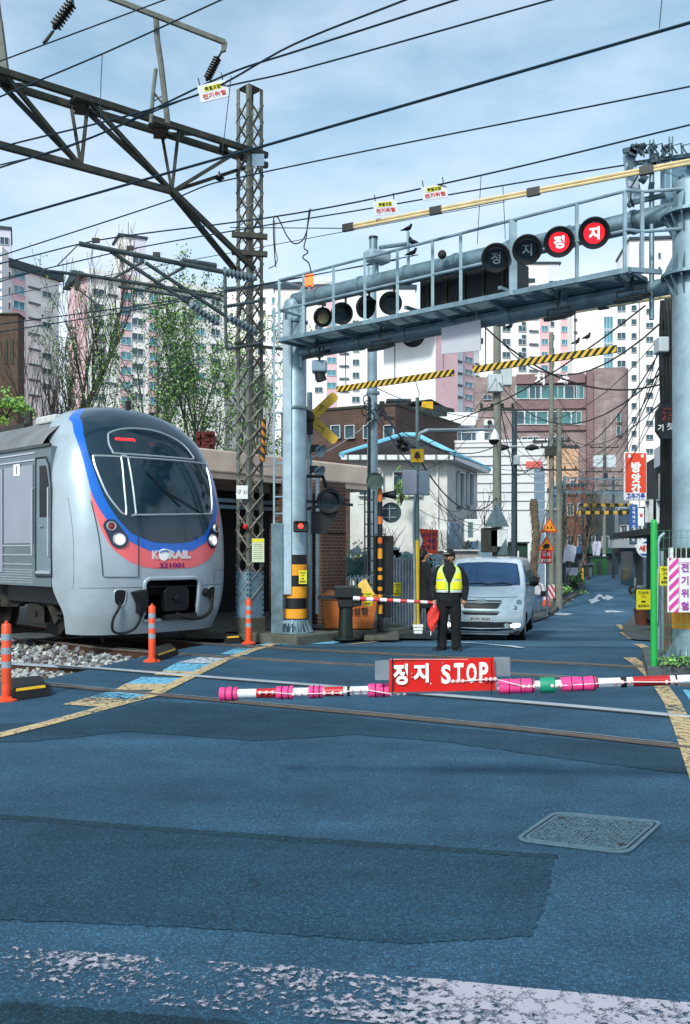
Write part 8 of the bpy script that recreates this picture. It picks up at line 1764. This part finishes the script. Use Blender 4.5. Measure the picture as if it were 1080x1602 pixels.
 # crossing guard: built around the origin, faces -Y, then moved
gd=thing('person','crossing guard in a yellow vest, black cap and mask, standing before the van','person',(0,0,0),world=False)
HD=(0,-.01,1.535);yw=R(-38)
mb=MB();head(mb,HD,yw,1.0);limb(mb,[(0,.01,1.33),(0,.005,1.45)],[.06,.055]);torso(mb,[(.95,.14,.09,0,0),(1.3,.16,.09,0,0),(1.38,.06,.06,0,.01)])
for s in(-1,1):limb(mb,[(s*.15,.01,1.32),(s*.22,.03,1.06),(s*.235,-.01,.86)],[.05,.04,.028]);limb(mb,[(s*.09,0,.95),(s*.10,.0,.5),(s*.105,.02,.08)],[.07,.05,.04]);hand(mb,(s*.237,-.015,.845),(0,-.12,-1),(-s*.1,-1,0),(-s,-.1,0))
bo=mb.build('body',SKIN,gd);remesh(bo,.008,3);eyes(HD,yw,bo)
BKC=mat('black uniform cloth','#0d1117',.85,0,.3,6,.5,14);BKC2=mat('black trouser cloth','#090b0e',.9,0,.3,6,.5,12)
mb=MB();torso(mb,[(.80,.185,.125,0,.0),(.92,.185,.13,0,0),(1.05,.19,.13,0,0),(1.2,.205,.13,0,0),(1.30,.20,.115,0,0),(1.36,.14,.095,0,.01),(1.41,.075,.075,0,.01),(1.44,.066,.068,0,.01)])
for s in(-1,1):limb(mb,[(s*.165,.01,1.315),(s*.235,.02,1.18),(s*.262,.035,1.05),(s*.258,.0,.95),(s*.248,-.02,.85)],[.072,.068,.06,.054,.046])
jk=mb.build('jacket',BKC,gd);remesh(jk,.011,3)
mb=MB();torso(mb,[(.72,.16,.115,0,.0),(.80,.178,.12,0,0),(.9,.172,.115,0,0),(.96,.165,.11,0,0)])
for s in(-1,1):limb(mb,[(s*.088,.0,.78),(s*.10,-.01,.62),(s*.105,-.01,.44),(s*.11,.015,.26),(s*.115,.02,.10),(s*.118,.015,.055)],[.104,.098,.084,.080,.080,.084])
tr=mb.build('trousers',BKC2,gd);remesh(tr,.011,3)
mb=MB();shoe(mb,(.118,.02),R(18));sh1=mb.build('shoe',BLK,gd,smooth=50);mb=MB();shoe(mb,(-.118,.0),R(-48));mb.build('shoe',BLK,gd,smooth=50)
# vest: front panels and back, 12 mm off the jacket
VY=mat('fluorescent yellow vest','#e6e01c',.6,0,.06,5,.2,18);VG=mat('pale lime mesh vest','#c4e27a',.65,0,.06,40,.2,50);VR=mat('silver reflective tape','#cfd4d8',.3,.3,.05,20)
vsec=[(.935,.198,.142),(1.0,.199,.143),(1.06,.20,.143),(1.14,.208,.144),(1.22,.214,.142),(1.29,.208,.132),(1.335,.186,.118),(1.37,.15,.104),(1.395,.10,.09)]
def vpt(z,a,o=0):
 for(z0,w0,d0_),(z1,w1,d1_)in zip(vsec,vsec[1:]):
  if z<=z1:k=(z-z0)/(z1-z0);hw=w0+(w1-w0)*k;hd=d0_+(d1_-d0_)*k;break
 else:hw,hd=vsec[-1][1:]
 c_,s_=math.cos(a),math.sin(a);return Vector(((hw+o)*math.copysign(abs(c_)**.8,c_),(hd+o)*math.copysign(abs(s_)**.8,s_),z))
def vpanel(a0f,a1f,z0,z1,m,nm,par,o=0,n=12):
 mb=MB();rows=[];zz=[z0+(z1-z0)*i/14 for i in range(15)]
 for z in zz:a0,a1=a0f(z),a1f(z);rows.append([vpt(z,a0+(a1-a0)*j/n,o)for j in range(n+1)])
 mb.grid(rows);ob=mb.build(nm,m,par,smooth=True);so_=ob.modifiers.new('thickness','SOLIDIFY');so_.thickness=.006;so_.offset=1;return ob
neck=lambda z:interp([(.94,.03),(1.10,.05),(1.25,.32),(1.34,.55),(1.395,.75)],z)
arm_=lambda z:interp([(.94,1.57),(1.05,1.57),(1.12,1.30),(1.25,1.02),(1.34,.98),(1.395,1.1)],z)
vest=None
for s in(-1,1):
 f0=(lambda s:(lambda z:-math.pi/2+s*neck(z)))(s);f1=(lambda s:(lambda z:-math.pi/2+s*arm_(z)))(s)
 p_=vpanel(f0,f1,.95,1.395,VG,'vest_front',gd)
 vest=vest or p_
 vpanel(lambda z,s=s:-math.pi/2+s*(neck(z)+.12),lambda z,s=s:-math.pi/2+s*(arm_(z)-.12),1.0,1.135,VY,'yellow_patch',p_,.007,8);vpanel(lambda z,s=s:-math.pi/2+s*(neck(z)+.14),lambda z,s=s:-math.pi/2+s*(arm_(z)-.12),1.165,1.27,VY,'yellow_patch',p_,.007,8)
 vpanel(lambda z,s=s:-math.pi/2+s*(neck(z)+.02),lambda z,s=s:-math.pi/2+s*(arm_(z)-.02),.952,.985,VR,'reflective_tape',p_,.008,8);vpanel(lambda z,s=s:-math.pi/2+s*(neck(z)+.03),lambda z,s=s:-math.pi/2+s*(arm_(z)-.03),1.135,1.158,VR,'reflective_tape',p_,.008,8)
vpanel(lambda z:math.pi/2-arm_(z),lambda z:math.pi/2+arm_(z),.95,1.395,VG,'vest_back',gd)
# cap, mask
M_=Matrix.Rotation(yw,3,'Z');hq=lambda x,y,z:Vector(HD)+M_@Vector((x,y,z));CAPM=mat('black cap cloth','#0c0e13',.8,0,.2,10)
mb=MB();mb.sphere(hq(0,.005,.045),.108,20,(.86,1.0,.82));cp=mb.build('cap',CAPM,gd,smooth=True);mb=MB();rows=[]
for i in range(9):a=-math.pi*(.16+.68*i/8);e=Vector((math.cos(a),math.sin(a),0));rows.append([hq(e.x*.088,e.y*.105,.045),hq(e.x*.105,e.y*.175,.030)])
mb.grid(rows);vb=mb.build('visor',CAPM,cp,smooth=True);so_=vb.modifiers.new('thickness','SOLIDIFY');so_.thickness=.006
mb=MB();mb.prism([hq(-.03,-.100,.075),hq(.03,-.100,.075),hq(.028,-.092,.098),hq(-.028,-.092,.098)],M_@Vector((0,-.006,0)));mb.build('badge',WHTP,cp);mb=MB();mb.tube([hq(math.cos(a)*.094,math.sin(a)*.109+.005,.052)for a in[-math.pi*(.1+.8*i/12)for i in range(13)]],.004,6);mb.build('piping',VR,cp)
mb=MB();mb.sphere(hq(0,-.050,-.052),.064,16,(.98,.92,.82));mb.build('face_mask',mat('dark olive mask','#2a2c26',.8),gd,smooth=True);mb=MB();mb.sphere(hq(0,.035,.0),.093,16,(.86,.86,.9));mb.build('hair',HAIR,gd,smooth=True)
gpos=G(703,1017);gd.location=gpos;gd.rotation_euler=(0,0,R(-6));gd.scale=(1.02,1.03,1.0)
# flag held in the guard's right hand
GM=Matrix.Translation(gpos)@Matrix.Rotation(R(-6),4,'Z');hw_=GM@Vector((-.245,-.03,.80));fl=thing('signal_flag','furled red flag on a white stick held low in the hand of the guard','flag',hw_)
tip=P(674,994,15.2);top_=hw_+Vector((.01,-.02,.07));mb=MB();mb.tube([top_,hw_+Vector((0,-.015,0)),tip],.007,8);mb.build('stick',WHTP,fl)
mb=MB();rr=random.Random(6);rows=[]
for i in range(13):
 t_=i/12;c=(hw_+Vector((.01,-.01,-.04))).lerp(tip+Vector((.02,0,.06)),t_);w_=.092*math.sin(math.pi*min(t_*1.0+.02,1))**.8+.012;rows.append([c+Vector((w_*math.cos(a)*(1.0 if math.cos(a)<0 else.85),.035*math.sin(a)+.02*math.sin(3*a+i),0))for a in[2*math.pi*j/14 for j in range(15)]])
mb.grid(rows);mb.build('cloth',mat('red flag cloth','#c8281c',.7,0,.12,5,.3,12),fl,smooth=True)
def simple_person(label,x,y,d,h,yaw,top,bot,hair=HAIR,lean=0,extra=None,skin=SKIN,coat=False):
 t=thing('person',label,'person',(0,0,0),world=False);k=h/1.66;S_=lambda p:tuple(c*k for c in p);hd=S_((0,-.02,1.54));mb=MB();head(mb,hd,0,k);limb(mb,[S_((0,0,1.3)),S_((0,0,1.45))],[.055*k,.05*k]);torso(mb,[(z*k,w*k,d_*k,0,0)for z,w,d_ in((.9,.13,.09),(1.3,.15,.08),(1.38,.05,.05))])
 for s in(-1,1):limb(mb,[S_((s*.14,0,1.3)),S_((s*.2,.02,1.05)),S_((s*.2,-.08,.85))],[.045*k,.038*k,.026*k]);hand(mb,S_((s*.2,-.085,.84)),(0,-.3,-1),(0,-1,0),(-s,0,0),k);limb(mb,[S_((s*.09,0,.9)),S_((s*.1,s*.06,.5)),S_((s*.1,s*.12,.08))],[.07*k,.05*k,.04*k])
 b_=mb.build('body',skin,t);remesh(b_,.014,2);eyes(hd,0,b_,k)
 mb=MB();torso(mb,[(z*k,w*k,d_*k,0,0)for z,w,d_ in(((.45,.24,.17),(.7,.22,.15))if coat else())+((.84,.18,.13),(1.05,.18,.12),(1.25,.19,.12),(1.34,.15,.1),(1.41,.07,.07))])
 for s in(-1,1):limb(mb,[S_((s*.155,0,1.29)),S_((s*.225,.02,1.06)),S_((s*.21,-.07,.88))],[.066*k,.058*k,.045*k])
 j_=mb.build('coat' if coat else 'jacket',top,t);remesh(j_,.015,2);mb=MB();torso(mb,[(z*k,w*k,d_*k,0,0)for z,w,d_ in((.74,.15,.11),(.86,.165,.115),(.93,.16,.11))])
 for s in(-1,1):limb(mb,[S_((s*.085,0,.8)),S_((s*.1,s*.06,.45)),S_((s*.105,s*.12,.08))],[.092*k,.07*k,.06*k])
 r_=mb.build('trousers',bot,t);remesh(r_,.015,2);mb=MB();shoe(mb,S_((.105,.14)),0,k);mb.build('shoe',BLK,t,smooth=50);mb=MB();shoe(mb,S_((-.105,-.12)),0,k);mb.build('shoe',BLK,t,smooth=50)
 mb=MB();mb.sphere(S_((0,.012,1.575)),.102*k,16,(.86,1.0,1.0));mb.sphere(S_((0,.06,1.52)),.08*k,12);mb.build('hair',hair,t,smooth=True)
 p=P(x,y,d);t.location=p;t.rotation_euler=(0,0,yaw);return t
simple_person('person in a long black coat standing beyond the barrier tip by the gate',663,985,19.0,1.62,R(120),mat('long black coat cloth','#0c1016',.85,0,.2,6),mat('black slacks','#0b0b10',.85),coat=True)
simple_person('pedestrian in a white top and jeans walking by the van mirror',843,958,42.5,1.6,R(-20),mat('white knit top','#cfcbd0',.85,0,.08,9),mat('blue denim','#4a6a8c',.85,0,.15,9))
bg=thing('shoulder_bag','dark bag carried at the hip of the white-topped pedestrian','bag',P(851,930,42.2));mb=MB();mb.box(P(851,929,42.2),(.28,.14,.26));mb.build('pouch',BLK,bg,bevel=.04);mb=MB();mb.tube([P(848,926,42.2),P(845,912,42.2),P(841,910,42.3)],.015,5);mb.build('strap',BLK,bg)
cn_=thing('traffic_cone','orange traffic cone at the left kerb behind the van','cone',P(855,946,44));b=P(855,948,44);mb=MB();mb.lathe([(.26,0),(.26,.04),(.2,.05),(.05,.68),(0,.7)],b,n=20);mb.build('cone',mat('orange cone plastic','#e2551f',.5,0,.08),cn_,smooth=35);mb=MB();mb.lathe([(.145,.3),(.105,.45)],b,n=20);mb.build('reflective_band',PINK,cn_)
sb_=thing('striped_barrier','red and white striped board leaning by the orange cone','barrier',P(859,925,45));mb=MB();mb.prism([P(852,938,45),P(869,936,45),P(868,914,45),P(854,916,45)],(0,.05,0));mb.build('board',stripe_mat('red and white stripes','#d8d4d6','#c23a36',.22,0,(1,0,.6)),sb_)
mb=MB();mb.bar(P(854,948,45.1),P(854,916,45.1),.04);mb.bar(P(867,948,45.1),P(867,916,45.1),.04);mb.build('leg',DKST,sb_)
